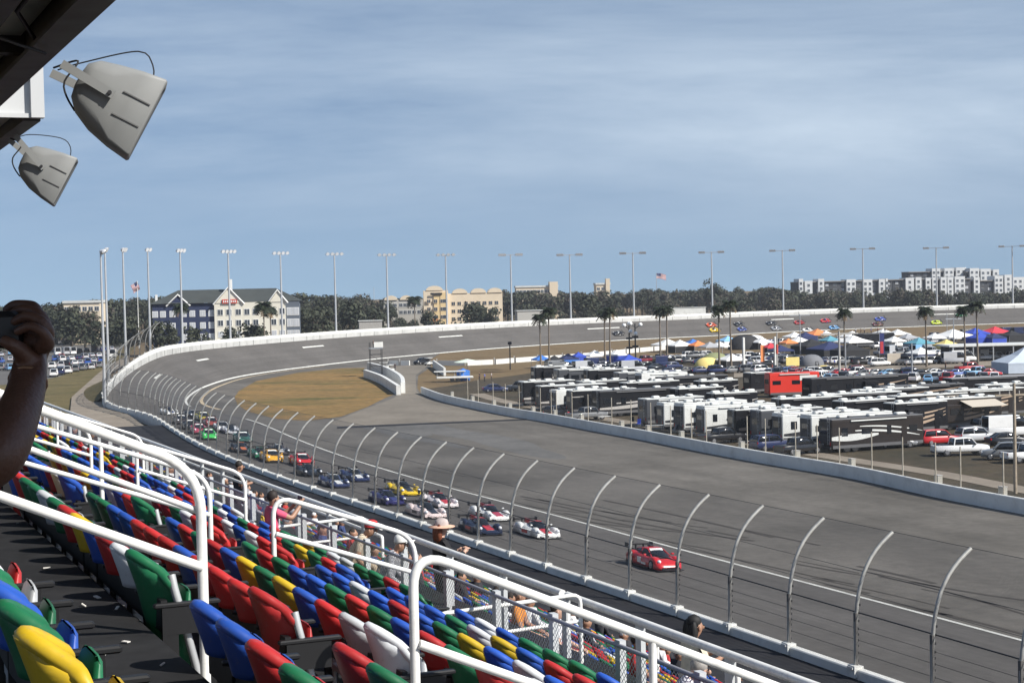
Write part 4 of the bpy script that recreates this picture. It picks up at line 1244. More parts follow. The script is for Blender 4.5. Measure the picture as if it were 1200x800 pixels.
def race(kind, x, y, ca, cb, label, grp, back=False):
    i, t_ = find(x, y)
    src = GT if kind == 'g' else LP
    if kind not in used: o = src; used.add(kind); 
    else: o = copy_tree(src)
    def rp(o):
        for s in o.material_slots:
            if s.link == 'OBJECT' and s.material: s.material = paint(cb, 'b') if s.material.name.startswith('paint_b') else paint(ca, 'a')
        for c in CH.get(o.name, []): rp(c)
    rp(o)
    d = -(tp(i + 1, t_) - tp(i - 1, t_)).normalized()
    o.matrix_world = frame(tp(i, t_, .01), d, tnorm(i, t_)) @ Matrix.Rotation(random.uniform(-.02, .02), 4, 'Z')
    tag(o, label, 'race car', grp)
    return o
NEAR, FARG = 'race cars coming down towards the stand', 'race cars strung along the far banking'
race('g', 766, 664, RD, W_, 'red race car with a black bonnet vent and white sun strip, leading the pack alone', NEAR)
race('l', 629, 627, W_, RD, 'white prototype with a red roof, nose beside a fence post, second in the pack', NEAR)
race('l', 574, 607, W_, (.45, .03, .06), 'white prototype with a red number panel, above the dark navy one', NEAR)
race('l', 563, 623, (.015, .022, .05), RD, 'dark navy prototype with a red roof, nearest the wall behind the leading pair', NEAR)
race('l', 514, 592, (.72, .66, .66), RD, 'pale prototype with a red tail just below the yellow car', NEAR)
race('l', 499, 604, (.74, .62, .60), BK, 'pinkish white prototype with a black roof, behind the navy car', NEAR)
race('l', 472, 578, YE, BK, 'bright yellow prototype with a black roof', NEAR)
race('l', 454, 589, (.025, .022, .10), (.03, .03, .16), 'dark purple blue prototype below the yellow car', NEAR)
race('l', 415, 562, (.02, .03, .09), W_, 'dark blue prototype with a white nose behind the yellow one, farther from the wall', NEAR)
race('l', 391, 569, (.03, .04, .10), W_, 'navy prototype with a white nose panel, close to the wall', NEAR)
race('l', 361, 556, BK, BK, 'black prototype with bright white headlights', NEAR)
race('g', 353, 545, RD, W_, 'red race car with white flank behind the black prototype', NEAR)
race('g', 318, 540, (.7, .36, .03), W_, 'orange yellow race car with a white roof strip', NEAR)
race('l', 326, 531, (.05, .04, .04), W_, 'dark prototype with a white roof just behind the orange yellow car', NEAR)
race('l', 304, 535, DG, DG, 'dark green prototype left of the orange yellow car', NEAR)
race('l', 282, 529, BK, (.6, .16, .04), 'black prototype with an orange red nose', NEAR)
race('g', 284, 518, (.03, .10, .08), W_, 'dark green race car with a white strip behind the orange nosed one', NEAR)
race('g', 244, 514, GR, W_, 'bright green race car with white strip', NEAR)
race('g', 233, 507, (.35, .06, .10), W_, 'dark pink race car left of the green one', NEAR)
race('g', 260, 505, W_, BK, 'white race car with black bonnet right of the green one', NEAR)
race('g', 223, 502, BK, W_, 'black race car behind the dark pink one', NEAR)
race('g', 212, 496, (.06, .05, .05), W_, 'dark brown race car nearest the wall in the bunched group', NEAR)
race('l', 226, 488, BK, W_, 'black prototype leading the inner line of the bunched group', NEAR)
race('g', 238, 492, (.35, .30, .05), W_, 'dull yellow race car inside the bunched group', NEAR)
race('g', 247, 499, (.25, .05, .04), W_, 'maroon race car in the middle of the bunched group', NEAR)
race('l', 270, 507, SV, BK, 'silver prototype behind the two dark green cars', NEAR)
race('l', 198, 486, W_, (.02, .03, .12), 'white and navy prototype trailing the bunched group', NEAR)
race('g', 724, 392, BK, W_, 'black race car alone near the white dash on the far banking', FARG)
race('g', 833, 382, (.6, .09, .02), W_, 'orange red race car above the yellow one on the far banking', FARG)
race('g', 837, 388, YE, BK, 'yellow race car just below the orange red one on the far banking', FARG)
race('g', 865, 381, BK, W_, 'black and white race car above the blue one on the far banking', FARG)
race('g', 869, 387, (.05, .08, .3), W_, 'blue race car below the black and white one on the far banking', FARG)
race('g', 903, 380, BK, SV, 'black race car beside a white lane dash on the far banking', FARG)
race('g', 909, 386, GY, W_, 'grey race car below the black one on the far banking', FARG)
race('g', 936, 379, (.4, .03, .03), (.2, .02, .02), 'dark red race car behind the lamp post on the far banking', FARG)
race('g', 946, 388, W_, BK, 'white and black race car below the dark red one', FARG)
race('g', 967, 377, RD, BL, 'red and blue race car left of the lone palm on the far banking', FARG)
race('g', 977, 385, LB, W_, 'light blue race car below the red and blue one', FARG)
race('g', 1031, 375, (.03, .07, .4), W_, 'royal blue race car right of the lone palm on the far banking', FARG)
race('g', 1028, 381, (.12, .03, .03), (.3, .3, .05), 'dark maroon race car under the royal blue one', FARG)
race('g', 1097, 379, LM, LM, 'lime yellow race car alone on the far banking', FARG)
race('g', 1126, 370, (.02, .35, .12), W_, 'emerald green race car half hidden behind the palm crowns', FARG)

# road vehicles -----------------------------------------------------------------------------------------------------
SH = {
 'sedan': dict(L=4.7, b=[(-2.35, .72, .32, .7, .82, .6), (-2.2, .86, .25, .82, .94, .66), (-1.3, .90, .22, .86, .97, .74), (.9, .90, .22, .84, .95, .74), (1.6, .89, .22, .74, .84, .62), (2.2, .83, .25, .62, .70, .56), (2.35, .7, .3, .52, .58, .5)],
               g=[(-1.75, .70, .92, .52, .96), (-1.0, .76, .93, .55, 1.36), (-.1, .77, .93, .57, 1.44), (.4, .77, .93, .56, 1.40), (1.15, .74, .92, .55, .95)], w=(1.45, -1.4), r=.33),
 'suv': dict(L=4.8, b=[(-2.4, .82, .38, .9, 1.02, .72), (-2.3, .92, .30, 1.0, 1.08, .76), (-1.3, .95, .28, 1.0, 1.08, .78), (1.0, .95, .28, 1.0, 1.08, .76), (1.7, .94, .28, .92, 1.02, .66), (2.25, .90, .30, .82, .92, .62), (2.4, .78, .36, .66, .78, .55)],
             g=[(-2.3, .78, 1.04, .64, 1.30), (-2.0, .82, 1.05, .66, 1.72), (-.2, .83, 1.05, .67, 1.78), (.5, .83, 1.05, .65, 1.70), (1.2, .80, 1.04, .62, 1.10)], w=(1.5, -1.45), r=.38),
 'pickup': dict(L=5.9, b=[(-2.95, .88, .5, .95, 1.06, .80), (-2.85, .95, .45, 1.02, 1.12, .84), (-1.0, .97, .42, 1.04, 1.13, .84), (1.3, .97, .42, 1.05, 1.14, .80), (2.0, .97, .42, 1.02, 1.12, .74), (2.75, .94, .44, .95, 1.06, .72), (2.95, .84, .5, .8, .95, .64)],
                g=[(-.95, .84, 1.1, .70, 1.3), (-.8, .85, 1.1, .70, 1.80), (.6, .86, 1.1, .71, 1.88), (1.0, .86, 1.1, .69, 1.82), (1.6, .84, 1.1, .66, 1.16)], w=(1.95, -1.75), r=.42),
 'van': dict(L=5.9, b=[(-2.95, .92, .45, 1.2, 1.32, .84), (-2.85, 1.0, .38, 1.25, 1.36, .88), (1.6, 1.0, .38, 1.25, 1.36, .86), (2.3, .99, .38, 1.1, 1.24, .76), (2.85, .94, .4, .92, 1.04, .7), (2.95, .85, .45, .8, .9, .6)],
             g=[(-2.9, .92, 1.3, .80, 2.4), (-2.8, .94, 1.3, .82, 2.62), (1.0, .94, 1.3, .82, 2.66), (1.5, .93, 1.3, .80, 2.5), (2.35, .86, 1.25, .74, 1.3)], w=(1.95, -1.8), r=.38)}
M_CHROME = mat('bumper_plastic', (.05, .05, .055), .5)
def road_car(kind, detail=True):
    d = SH[kind]; t = empty('parked_car', None) if detail else None
    m = MB(); body_loft(m, d['b'], 0)
    hw = max(q[1] for q in d['b']); L = d['L']
    if kind == 'pickup':     # open bed: dark well
        well = MB().obox((-1.9, 0, 1.135), (.85, 0, 0), (0, .74, 0), (0, 0, .015))
    g = MB(); greenhouse(g, d['g'], 0)
    r = MB(); gz = max(q[4] for q in d['g'])
    top = [q for q in d['g'] if q[4] > gz - .12]
    greenhouse(r, [(x, ht + .03, zt - .07, ht + .01, zt + .015) for x, hb, zb, ht, zt in top], 0)
    xs = [q[0] for q in d['g']]
    for s in (-1, 1):     # pillars
        a, b_ = d['g'][-1], d['g'][-2]
        r.tube([(a[0], s * a[1], a[2]), (b_[0], s * b_[3], b_[4])], .05, 0, 5)
        a, b_ = d['g'][0], d['g'][1]
        r.tube([(a[0], s * a[1], a[2]), (b_[0], s * b_[3], b_[4])], .07, 0, 5)
        mx = (d['g'][1][0] + d['g'][-2][0]) / 2
        r.tube([(mx, s * (hw * .875), d['g'][1][2]), (mx, s * (d['g'][2][3] + .01), gz - .02)], .045, 0, 5)
        if kind == 'van': r.obox((-1.4, s * .885, 1.95), (1.5, 0, 0), (0, .05, 0), (0, 0, .62))
    bp = MB()
    for s in (-1, 1): bp.obox((s * (L / 2 - .06), 0, .42), (.07, 0, 0), (0, hw * .8, 0), (0, 0, .09))
    lf = MB(); lr = MB()
    for s in (-1, 1):
        lf.obox((L / 2 - .16, s * hw * .72, d['b'][-2][3] - .02), (.12, 0, 0), (0, .14, 0), (0, 0, .07)); lr.obox((-L / 2 + .08, s * hw * .8, d['b'][1][3] - .05), (.08, 0, 0), (0, .09, 0), (0, 0, .1))
    if detail:
        m.build('body', [PA], t); g.build('window', M_GLASS, t); r.build('roof', [PA], t); bp.build('bumper', M_CHROME, t)
        lf.build('headlight', M_LIGHT, t); lr.build('tail_light', M_TAIL, t); wheels(t, d['w'], hw - .13, d['r'], .24)
        if kind == 'pickup': well.build('load_bed', M_CARB, t)
        for s in (-1, 1): MB().cbox((d['g'][-1][0] - .35, s * (hw + .08), d['g'][-1][2] + .08), (.14, .2, .16), .03).build('mirror', M_CARB, t)
        return t
    I = Matrix(); o = MB()
    for src, mi in ((m, 0), (g, 1), (r, 0), (bp, 2), (lf, 3), (lr, 4)):
        src.m = [mi] * len(src.f); o.merge(src, I)
    for x in d['w']:
        for s in (-1, 1): o.wheel((x, s * (hw - .13), d['r']), d['r'], .24, 2, 10)
    if kind == 'pickup': well.m = [2] * len(well.f); o.merge(well, I)
    return o.build('parked_car', [PA, M_GLASS, M_RUBBER, M_LIGHT, M_TAIL])
# ------------------------------------------------------------------ motorhomes, trailers, tents and parked cars of the infield
M_RVW = mat('paint_rv_white', (.64, .65, .63), .35, coat=.3, var=.03, scale=1, dirt=(.4, .39, .36), dscale=1.2, damt=.4)
M_RVK = mat('paint_rv_black', (.009, .009, .011), .4, spec=.3)
M_RVB = mat('paint_rv_brown', (.020, .015, .013), .35, coat=.2)
M_RVG = mat('paint_rv_grey', (.06, .063, .07), .35, coat=.2)
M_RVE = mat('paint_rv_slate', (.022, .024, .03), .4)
M_RVR = mat('paint_rv_red', (.62, .035, .02), .4, coat=.3)
M_ROOF = mat('rv_roof', (.60, .61, .59), .6, var=.06, scale=.8, dirt=(.35, .34, .31), dscale=1.0, damt=.5)
M_ROOFD = mat('rv_roof_dark', (.10, .10, .105), .6)
M_SW = mat('swoosh_silver', (.42, .40, .38), .35)
M_SWD = mat('swoosh_dark', (.03, .03, .035), .35)
M_SWT = mat('swoosh_tan', (.40, .30, .22), .35)
M_AWN = mat('awning_cloth', (.02, .02, .022), .85)
M_AWT = mat('awning_tan', (.48, .43, .36), .85)
RVDIR = V((.93, .37, 0)).normalized()
rvr = random.Random(17)
def rv(x, y, L, m, label, roof=None, dir_=RVDIR, H=3.75, W=2.5, slides=1, ac=3, sw=None, awn=None, end='m', z=0.0, front='far', cat='motorhome'):
    """x, y: pixel of the near-left bottom corner; the body runs away along dir_"""
    corner = at(x, y, z); d = Matrix.Rotation(rvr.uniform(-.11, .11), 3, 'Z') @ V(dir_).normalized(); L *= rvr.uniform(.88, 1.04); H *= rvr.uniform(.92, 1.05); side = V((-d.y, d.x, 0))
    o = corner + d * (L / 2) + side * (W / 2)
    t = empty('motorhome' if cat == 'motorhome' else 'trailer', frame(o, d), label, cat, 'motorhomes and trailers in the infield')
    roof = roof or M_ROOF
    if sw is None and ac: sw = rvr.choice([SWA, SWB, SWC, (M_SWT, [(1.3, .05, .9, .6, .3)]), (M_SW, [(2.6, 0, 1, .22, 0), (1.0, .1, .95, .3, .2)])])
    b = MB(); b.cbox((0, 0, (H - .15 + .45) / 2), (L, W, H - .6), .12); b.build('body', m, t)
    r = MB(); r.cbox((0, 0, H - .10), (L - .08, W - .06, .16), .06); r.build('roof', roof, t)
    for k in range(ac):
        xx = -L / 2 + L * (k + .6) / (ac + .2) + random.uniform(-.4, .4)
        a = MB(); a.cbox((xx, random.uniform(-.3, .3), H + .12), (random.uniform(.8, 1.3), .75, .32), .1); a.build('air_conditioner', M_ROOF, t)
    for _ in range(4): MB().cbox((random.uniform(-L / 2 + .5, L / 2 - .5), random.uniform(-.8, .8), H + .05), (.4, .4, .18), .03).build('roof_vent', M_ROOFD, t)
    # windows on the near side (-y), the left end (-x) and the far end
    n = max(2, int(L / 2.6))
    for k in range(n):
        xx = -L / 2 + L * (k + .5) / n + random.uniform(-.25, .25)
        w, h = random.choice([(1.1, .7), (.8, .9), (1.4, .65), (.6, .9)])
        wn = MB(); wn.obox((xx, -W / 2 - .012, H * .60), (w / 2, 0, 0), (0, .02, 0), (0, 0, h / 2)); wn.build('window', M_GLASS, t)
        wn = MB(); wn.obox((xx, W / 2 + .012, H * .60), (w / 2, 0, 0), (0, .02, 0), (0, 0, h / 2)); wn.build('window', M_GLASS, t)
    wn = MB(); wn.obox((-L / 2 - .026, 0, H * .64), (.02, 0, 0), (0, W * .30, 0), (0, 0, .38)); wn.build('window', M_GLASS, t)
    ws = MB(); ws.obox((L / 2 + .012, 0, H * .60), (.02, 0, 0), (0, W * .42, 0), (0, 0, .6)); ws.build('windscreen', M_GLASS, t)
    sk_ = MB(); sk_.obox((0, -W / 2 - .006, .62), (L / 2 - .15, 0, 0), (0, .012, 0), (0, 0, .17)); sk_.build('skirt', M_ROOFD, t)
    if ac:
        ld = MB()
        for yy in (-.95, -.6): ld.tube([(-L / 2 - .09, yy, .9), (-L / 2 - .09, yy, H + .15)], .022, 0, 5)
        for zz in range(7): ld.tube([(-L / 2 - .09, -.95, 1.0 + .4 * zz), (-L / 2 - .09, -.6, 1.0 + .4 * zz)], .018, 0, 4)
        ld.build('ladder', M_GALV, t)
    dr = MB(); dr.obox((L * .28, -W / 2 - .015, 1.45), (.38, 0, 0), (0, .02, 0), (0, 0, .95)); dr.build('door', m, t)
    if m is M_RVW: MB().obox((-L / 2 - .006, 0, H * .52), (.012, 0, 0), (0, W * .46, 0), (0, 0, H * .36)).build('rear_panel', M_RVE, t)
    st_ = MB()
    if sw:
        for zz, x0, x1, th, up in sw[1]:
            n_ = 10
            vs = []
            for j in range(n_ + 1):
                u = j / n_; xx = -L / 2 + L * (x0 + (x1 - x0) * u)
                zc = zz + up * u * u; tt = th * (.25 + .75 * math.sin(math.pi * min(1, u * .9 + .1)))
                vs += [(xx, -W / 2 - .016, zc - tt / 2), (xx, -W / 2 - .016, zc + tt / 2)]
            st_.add(vs, [(2 * j, 2 * j + 2, 2 * j + 3, 2 * j + 1) for j in range(n_)])
        st_.build('stripe', sw[0], t)
    for k in range(slides):
        xx = -L / 2 + L * (.30 + .42 * k); Ls = L * .24
        s_ = MB(); s_.cbox((xx, -W / 2 - .28, H * .53), (Ls, .58, H * .52), .05); so = s_.build('slide_out', m, t)
        wn = MB(); wn.obox((xx, -W / 2 - .585, H * .58), (Ls * .32, 0, 0), (0, .02, 0), (0, 0, .38)); wn.build('window', M_GLASS, so)
    if awn:
        Lw = L * .5; x0 = -L * .1
        a = MB(); a.add([(x0, -W / 2, H - .35), (x0 + Lw, -W / 2, H - .35), (x0 + Lw, -W / 2 - 2.4, H - 1.0), (x0, -W / 2 - 2.4, H - 1.0), (x0, -W / 2, H - .38), (x0 + Lw, -W / 2, H - .38), (x0 + Lw, -W / 2 - 2.4, H - 1.05), (x0, -W / 2 - 2.4, H - 1.05)], [(0, 3, 2, 1), (4, 5, 6, 7), (0, 4, 7, 3), (3, 7, 6, 2), (1, 2, 6, 5)])
        aw = a.build('awning', awn, t)
        for xx in (x0 + .05, x0 + Lw - .05): MB().tube([(xx, -W / 2 - 2.35, H - 1.02), (xx, -W / 2 - .05, 1.2)], .04, 0, 5).build('awning_arm', M_GALV, aw)
    else:
        MB().tube([(-L * .3, -W / 2 - .1, H - .3), (L * .3, -W / 2 - .1, H - .3)], .09, 0, 6).build('awning_roll', M_ROOF if m is not M_RVK else M_ROOFD, t)
    for xx in (-L * .25, -L * .25 - 1.1, L * .36):
        for s in (-1, 1): MB().wheel((xx, s * (W / 2 - .16), .48), .48, .3).build('wheel', M_RUBBER, t)
    bm = MB(); bm.box((-L / 2 - .05, 0, .55), (.12, W * .9, .22)); bm.build('bumper', M_CHROME, t)
    for s in (-1, 1):
        tl = MB(); tl.obox((-L / 2 - .02, s * W * .40, 1.0), (.02, 0, 0), (0, .08, 0), (0, 0, .2)); tl.build('tail_light', M_TAIL, t)
    return t
SWA = (M_SW, [(1.2, 0, .9, .5, .9), (1.9, .2, 1, .28, .7)]); SWB = (M_SWD, [(1.1, .02, .8, .55, .8), (2.0, .3, .98, .4, .9)]); SWC = (M_SWT, [(1.0, 0, .95, .35, 1.2), (1.7, .1, .95, .3, .9), (2.4, .3, .95, .2, .6)])
# front row along the infield wall
rv(614, 476, 9, M_RVK, 'black motorhome with tinted end, leftmost of the front row', sw=SWA)
rv(634, 481, 11, M_RVK, 'tall black motorhome second in the front row', roof=M_ROOF, sw=SWA)
rv(652, 484, 10, M_RVW, 'white motorhome with dark swoosh third in the front row, behind the tall posts', sw=SWB, awn=M_AWN)
rv(671, 486, 10.5, M_RVK, 'black motorhome with pale roof, fourth in the front row', awn=M_AWN)
rv(703, 489, 14, M_RVK, 'long black coach with grey sweeping stripe and grey end', roof=M_ROOFD, sw=SWA, slides=0, ac=2)
rv(758, 500, 10, M_RVG, 'dark grey motorhome with white roof after the long black coach', sw=SWB)
rv(778, 504, 10, M_RVW, 'white motorhome with small square window, left of three white ones', sw=SWB, awn=M_AWN)
rv(802, 508, 10, M_RVW, 'white motorhome with dark awning, middle of three white ones', slides=1, awn=M_AWN)
rv(826, 512, 11, M_RVW, 'white motorhome with a large dark side window and grey end', sw=SWB, slides=0)
rv(862, 516, 9, M_RVK, 'black motorhome with bright white roof edge, facing the concrete path', slides=2)
rv(892, 518, 9, M_RVG, 'charcoal motorhome with silver swoosh beside the black one with bright roof', sw=SWA)
rv(917, 521, 11, M_RVW, 'white motorhome with grey end wall and two small windows', sw=SWB, slides=0, ac=4)
rv(951, 527, 11, M_RVW, 'white fifth-wheel motorhome with dark blue end, next to the dark coach', sw=SWB, slides=0, ac=3)
rv(975, 531, 14, M_RVB, 'long dark coach with pale sweeping stripes, right end of the front row', roof=M_ROOFD, sw=(M_RVW, [(1.55, .0, .5, .75, .25), (2.3, .25, .95, .22, -.9), (2.75, .3, .98, .16, -.9)]), slides=0, ac=3)
# second row
rv(628, 452, 9, M_RVK, 'black motorhome behind the front row near the blue canopy', roof=M_ROOF)
rv(655, 456, 10, M_RVG, 'grey motorhome with white roof boxes behind the front row', sw=SWA)
rv(690, 458, 10, M_RVK, 'low black motorhome behind the long black coach', sw=SWA)
rv(725, 461, 9, M_RVG, 'dark grey motorhome with a white roof behind the long black coach', sw=SWB)
rv(752, 463, 10, M_RVW, 'white motorhome with many roof boxes near the yellow tent', ac=4)
rv(775, 470, 13, M_RVK, 'long black coach in the middle of the lot', roof=M_ROOFD, slides=0)
rv(822, 472, 7.5, M_RVK, 'black coach with a white framed windscreen, left of the red trailer', roof=M_ROOF, sw=SWA, slides=0)
rv(796, 486, 9, M_RVK, 'black motorhome with white roof behind the three white ones', slides=0, ac=4)
rv(838, 491, 7, M_RVK, 'black motorhome with bright roof behind the three white ones, right', slides=0, ac=4)
rv(880, 462, 4.5, M_RVK, 'short black trailer with a white door frame at the left of the red trailer', roof=M_ROOF, slides=0, ac=0, cat='trailer')
t = rv(902, 466, 9, M_RVR, 'bright red trailer with a white panel on its side', roof=mat('red_roof', (.62, .06, .04), .5), slides=0, ac=0, H=4.3, cat='trailer', dir_=(.985, .17, 0))
m = MB(); m.obox((2.4, -1.28, 3.1), (1.5, 0, 0), (0, .012, 0), (0, 0, .42)); m.build('sign_panel', M_WHITE, t)
rv(915, 503, 9, M_RVK, 'black motorhome with a long white roof below the red trailer', slides=0, ac=4)
rv(960, 497, 12, M_RVK, 'black motorhome with white roof boxes right of the red trailer, nearer the wall', slides=0, ac=5)
rv(951, 473, 16, M_RVK, 'very long black trailer right of the red trailer', roof=M_ROOFD, slides=0, ac=0, cat='trailer')
rv(1008, 487, 11, M_RVK, 'black motorhome with white roof edge in the right half of the lot', roof=M_ROOF)
rv(1035, 481, 13, M_RVK, 'black coach behind the one with white roof edge, under the car row', roof=M_ROOFD, slides=0)
rv(1052, 497, 12, M_RVK, 'black motorhome with awnings, behind the brown coach', roof=M_ROOF, awn=M_AWT)
rv(1092, 505, 11, M_RVB, 'dark brown motorhome with tan awning near the white van', roof=M_ROOF, sw=SWC, awn=M_AWT)
rv(1115, 472, 14, M_RVK, 'long black trailer with grey roof under the right end of the car row', roof=mat('grey_roof', (.25, .25, .26), .6), slides=0, ac=0, cat='trailer')
rv(1050, 510, 9, M_RVK, 'dark motorhome with mirrored flank beside the brown coach, nearest the white cars', sw=SWC, slides=1)
rv(1155, 480, 12, M_RVK, 'black coach at the right frame edge below the pale tent', roof=M_ROOF, slides=0)
rv(1120, 492, 12, M_RVB, 'brown coach with pale roof edge between the awning motorhome and the utility pole', roof=M_ROOF, sw=SWC, slides=1)

rv(683, 473, 9, M_RVK, 'small black motorhome between the two left rows', roof=M_ROOF)
rv(735, 478, 10, M_RVK, 'black motorhome with pale roof behind the dark grey one', roof=M_ROOF, ac=4)
rv(1000, 470, 11, M_RVK, 'black motorhome tucked behind the very long black trailer', roof=M_ROOFD, ac=2)
rv(990, 507, 9, M_RVK, 'black motorhome with white roof directly behind the brown coach', roof=M_ROOF, ac=4)
# canopies and tents -------------------------------------------------------------------------------------------------
TC = {'pale': (.48, .54, .62), 'white': (.78, .78, .76), 'blue': (.04, .16, .50), 'navy': (.02, .03, .10), 'black': (.018, .018, .02), 'orange': (.75, .24, .08), 'red': (.60, .04, .06), 'teal': (.10, .30, .38), 'grey': (.35, .36, .38), 'yellow': (.72, .58, .20), 'beige': (.70, .58, .46), 'light blue': (.25, .50, .75), 'dark grey': (.16, .165, .18), 'olive': (.22, .24, .12), 'royal blue': (.03, .07, .42)}
def cloth(c): return mat('canopy_' + c.replace(' ', '_'), TC[c], .8, var=.06, scale=1.5)
def canopy(x, y, c, s=3.2, label='', h=3.1, val=None, wall=None, rz=None, squash=1.0):
    b = at(x, y)
    t = empty('canopy_tent', rotz(b, .38 if rz is None else rz), label, 'tent', 'tents and canopies in the infield')
    hs = s / 2; m = MB(); e = 2.1
    P = [(-hs, -hs * squash, e), (hs, -hs * squash, e), (hs, hs * squash, e), (-hs, hs * squash, e)]
    mid = [(q[0] * .45, q[1] * .45, e + (h - e) * .45) for q in P]
    top = (0, 0, h)
    for i in range(4):
        j = (i + 1) % 4
        m.add([P[i], P[j], mid[j], mid[i]], [(0, 1, 2, 3)]); m.add([mid[i], mid[j], top], [(0, 1, 2)])
    m.build('roof', cloth(c), t)
    v = MB()
    for i in range(4):
        a, b_ = P[i], P[(i + 1) % 4]
        v.add([(a[0], a[1], e), (b_[0], b_[1], e), (b_[0], b_[1], e - .28), (a[0], a[1], e - .28)], [(0, 1, 2, 3)])
    v.build('valance', cloth(val or c), t)
    for q in P: MB().tube([(q[0] * .98, q[1] * .98, 0), (q[0] * .98, q[1] * .98, e)], .05, 0, 5).build('leg', M_GALV, t)
    if wall:
        w = MB(); a, b_ = P[0], P[1]
        w.add([(a[0], a[1] + .03, e - .2), (b_[0], b_[1] + .03, e - .2), (b_[0], b_[1] + .03, .05), (a[0], a[1] + .03, .05)], [(0, 1, 2, 3)])
        a, b_ = P[3], P[0]
        w.add([(a[0] + .03, a[1], e - .2), (b_[0] + .03, b_[1], e - .2), (b_[0] + .03, b_[1], .05), (a[0] + .03, a[1], .05)], [(0, 1, 2, 3)])
        w.build('side_wall', cloth(wall), t)
    return t
def dome(x, y, c, r, h, label):
    b = at(x, y); t = empty('dome_tent', rotz(b, .4), label, 'tent', 'tents and canopies in the infield')
    rings = []
    for k in range(7):
        a = k / 6 * math.pi / 2
        rr = math.cos(a) ** .8 * r if k < 6 else .05
        rings.append([(rr * math.cos(j * math.pi / 6), rr * .8 * math.sin(j * math.pi / 6), h * math.sin(a)) for j in range(12)])
    MB().loft(rings).build('tent_body', cloth(c), t)
    d = MB(); d.add([(-.5, -r * .8 + .02, .05), (.5, -r * .8 + .02, .05), (.35, -r * .74, h * .4), (-.35, -r * .74, h * .4)], [(0, 1, 2, 3)]); d.build('door_flap', cloth('black'), t)
T_ = [(634, 431, 'blue', 3.6, None, 'bright blue canopy left of the lamp posts, at the edge of the dry grass'), (650, 432, 'black', 3.4, 'white', 'black canopy with a white panel beside the bright blue one'), (666, 430, 'navy', 4, 'blue', 'navy canopy with blue side cloth near the left palms'),
      (678, 427, 'royal blue', 3, 'royal blue', 'royal blue canopy between the left palms and the white one'), (697, 426, 'white', 4.4, None, 'flat white canopy left of the lamp posts with globes'), (723, 425, 'white', 4, 'royal blue', 'peaked white canopy with a blue wall at the lamp posts'),
      (737, 432, 'royal blue', 4.4, 'royal blue', 'blue tarp canopy under the lamp posts with globes'), (782, 412, 'white', 7, None, 'wide white canopy near the central pair of palms'), (797, 413, 'white', 6, 'black', 'white canopy with dark side right of the central palms'),
      (812, 410, 'blue', 4, None, 'small blue canopy behind the orange one'), (818, 413, 'orange', 4.6, None, 'orange canopy at the centre of the tent field'), (832, 415, 'grey', 5, None, 'pale grey canopy beside the orange one'), (843, 414, 'white', 4.5, None, 'white canopy left of the light blue one'),
      (853, 407, 'light blue', 5.4, 'white', 'light blue canopy with white walls behind the palm trunks'), (857, 432, 'white', 5.2, 'black', 'peaked white canopy with a dark opening in front of the palm trunks'), (893, 409, 'white', 5, None, 'white canopy right of the black dome'),
      (931, 402, 'white', 5.6, None, 'peaked white canopy below the grey and white race cars'), (944, 402, 'navy', 5.6, 'navy', 'navy canopy between the peaked white and the long orange one'), (936, 408, 'white', 5.2, None, 'low white canopy in front of the peaked white one'),
      (924, 410, 'orange', 4, None, 'small orange canopy left of the low white one'), (958, 399, 'orange', 7.5, None, 'long orange canopy below the red and blue race car'), (973, 407, 'teal', 5, None, 'teal canopy in front of the long orange one'), (968, 399, 'white', 4, None, 'small white canopy at the right end of the long orange one'),
      (951, 414, 'black', 8, 'black', 'big black canopy behind the grey arched tent'), (972, 418, 'navy', 8.5, 'black', 'big navy canopy with a sagging white edge by the concrete pole'), (999, 402, 'white', 7, None, 'white banner canopy below the spectators on a roof'), (1000, 409, 'white', 8, None, 'long white canopy in front of the white banner canopy'),
      (996, 420, 'black', 7, 'black', 'black canopy right of the concrete utility pole'), (1020, 405, 'beige', 6, None, 'pinkish beige canopy right of the white banner canopy'), (1035, 399, 'white', 7, None, 'white canopy behind the pinkish beige one'), (1052, 399, 'white', 6, None, 'white canopy under the spectators by the track edge'),
      (1048, 408, 'white', 5, None, 'white canopy near the striped feather banner'), (1064, 404, 'grey', 5, None, 'silver grey canopy left of the yellow one'), (1077, 411, 'teal', 6, 'grey', 'grey teal canopy in front of the silver grey one'), (1095, 404, 'white', 5, None, 'white canopy below the lime race car'),
      (1109, 413, 'yellow', 5, 'yellow', 'yellow canopy left of the long shelter'), (1079, 424, 'white', 5, 'navy', 'peaked white canopy with a navy wall above the car row'), (1117, 402, 'white', 10, None, 'long white canopy left of the two palms'), (1143, 398, 'royal blue', 6.5, 'royal blue', 'royal blue canopy between the two palms'),
      (1166, 397, 'red', 8, None, 'big red canopy at the right of the royal blue one'), (1148, 404, 'royal blue', 6, 'royal blue', 'royal blue canopy with a white stripe in front of the red one'), (1165, 404, 'navy', 5, 'royal blue', 'navy canopy in front of the big red one'), (1185, 401, 'black', 6, 'black', 'black canopy at the right frame edge beyond the red one'),
      (903, 416, 'red', 4, 'black', 'small red canopy left of the grey post with a red band'), (915, 420, 'navy', 5, None, 'navy canopy just left of the pale post with red band')]
for x, y, c, s, w, lab in T_:
    canopy(x, y, c, s, lab, wall=w, h=3.1 + (s - 3) * .16)
dome(829, 432, 'yellow', 3.2, 2.6, 'yellow dome tent beside the white motorhome roofs')
dome(838, 428, 'olive', 3.6, 3.0, 'olive green dome tent behind the yellow one')
dome(873, 409, 'black', 5.2, 4.2, 'large black dome tent right of the light blue canopy')
dome(884, 408, 'white', 4.2, 3.9, 'white dome tent attached to the right of the large black one')
dome(951, 428, 'dark grey', 3.0, 2.5, 'grey arched tent in front of the big black canopy')
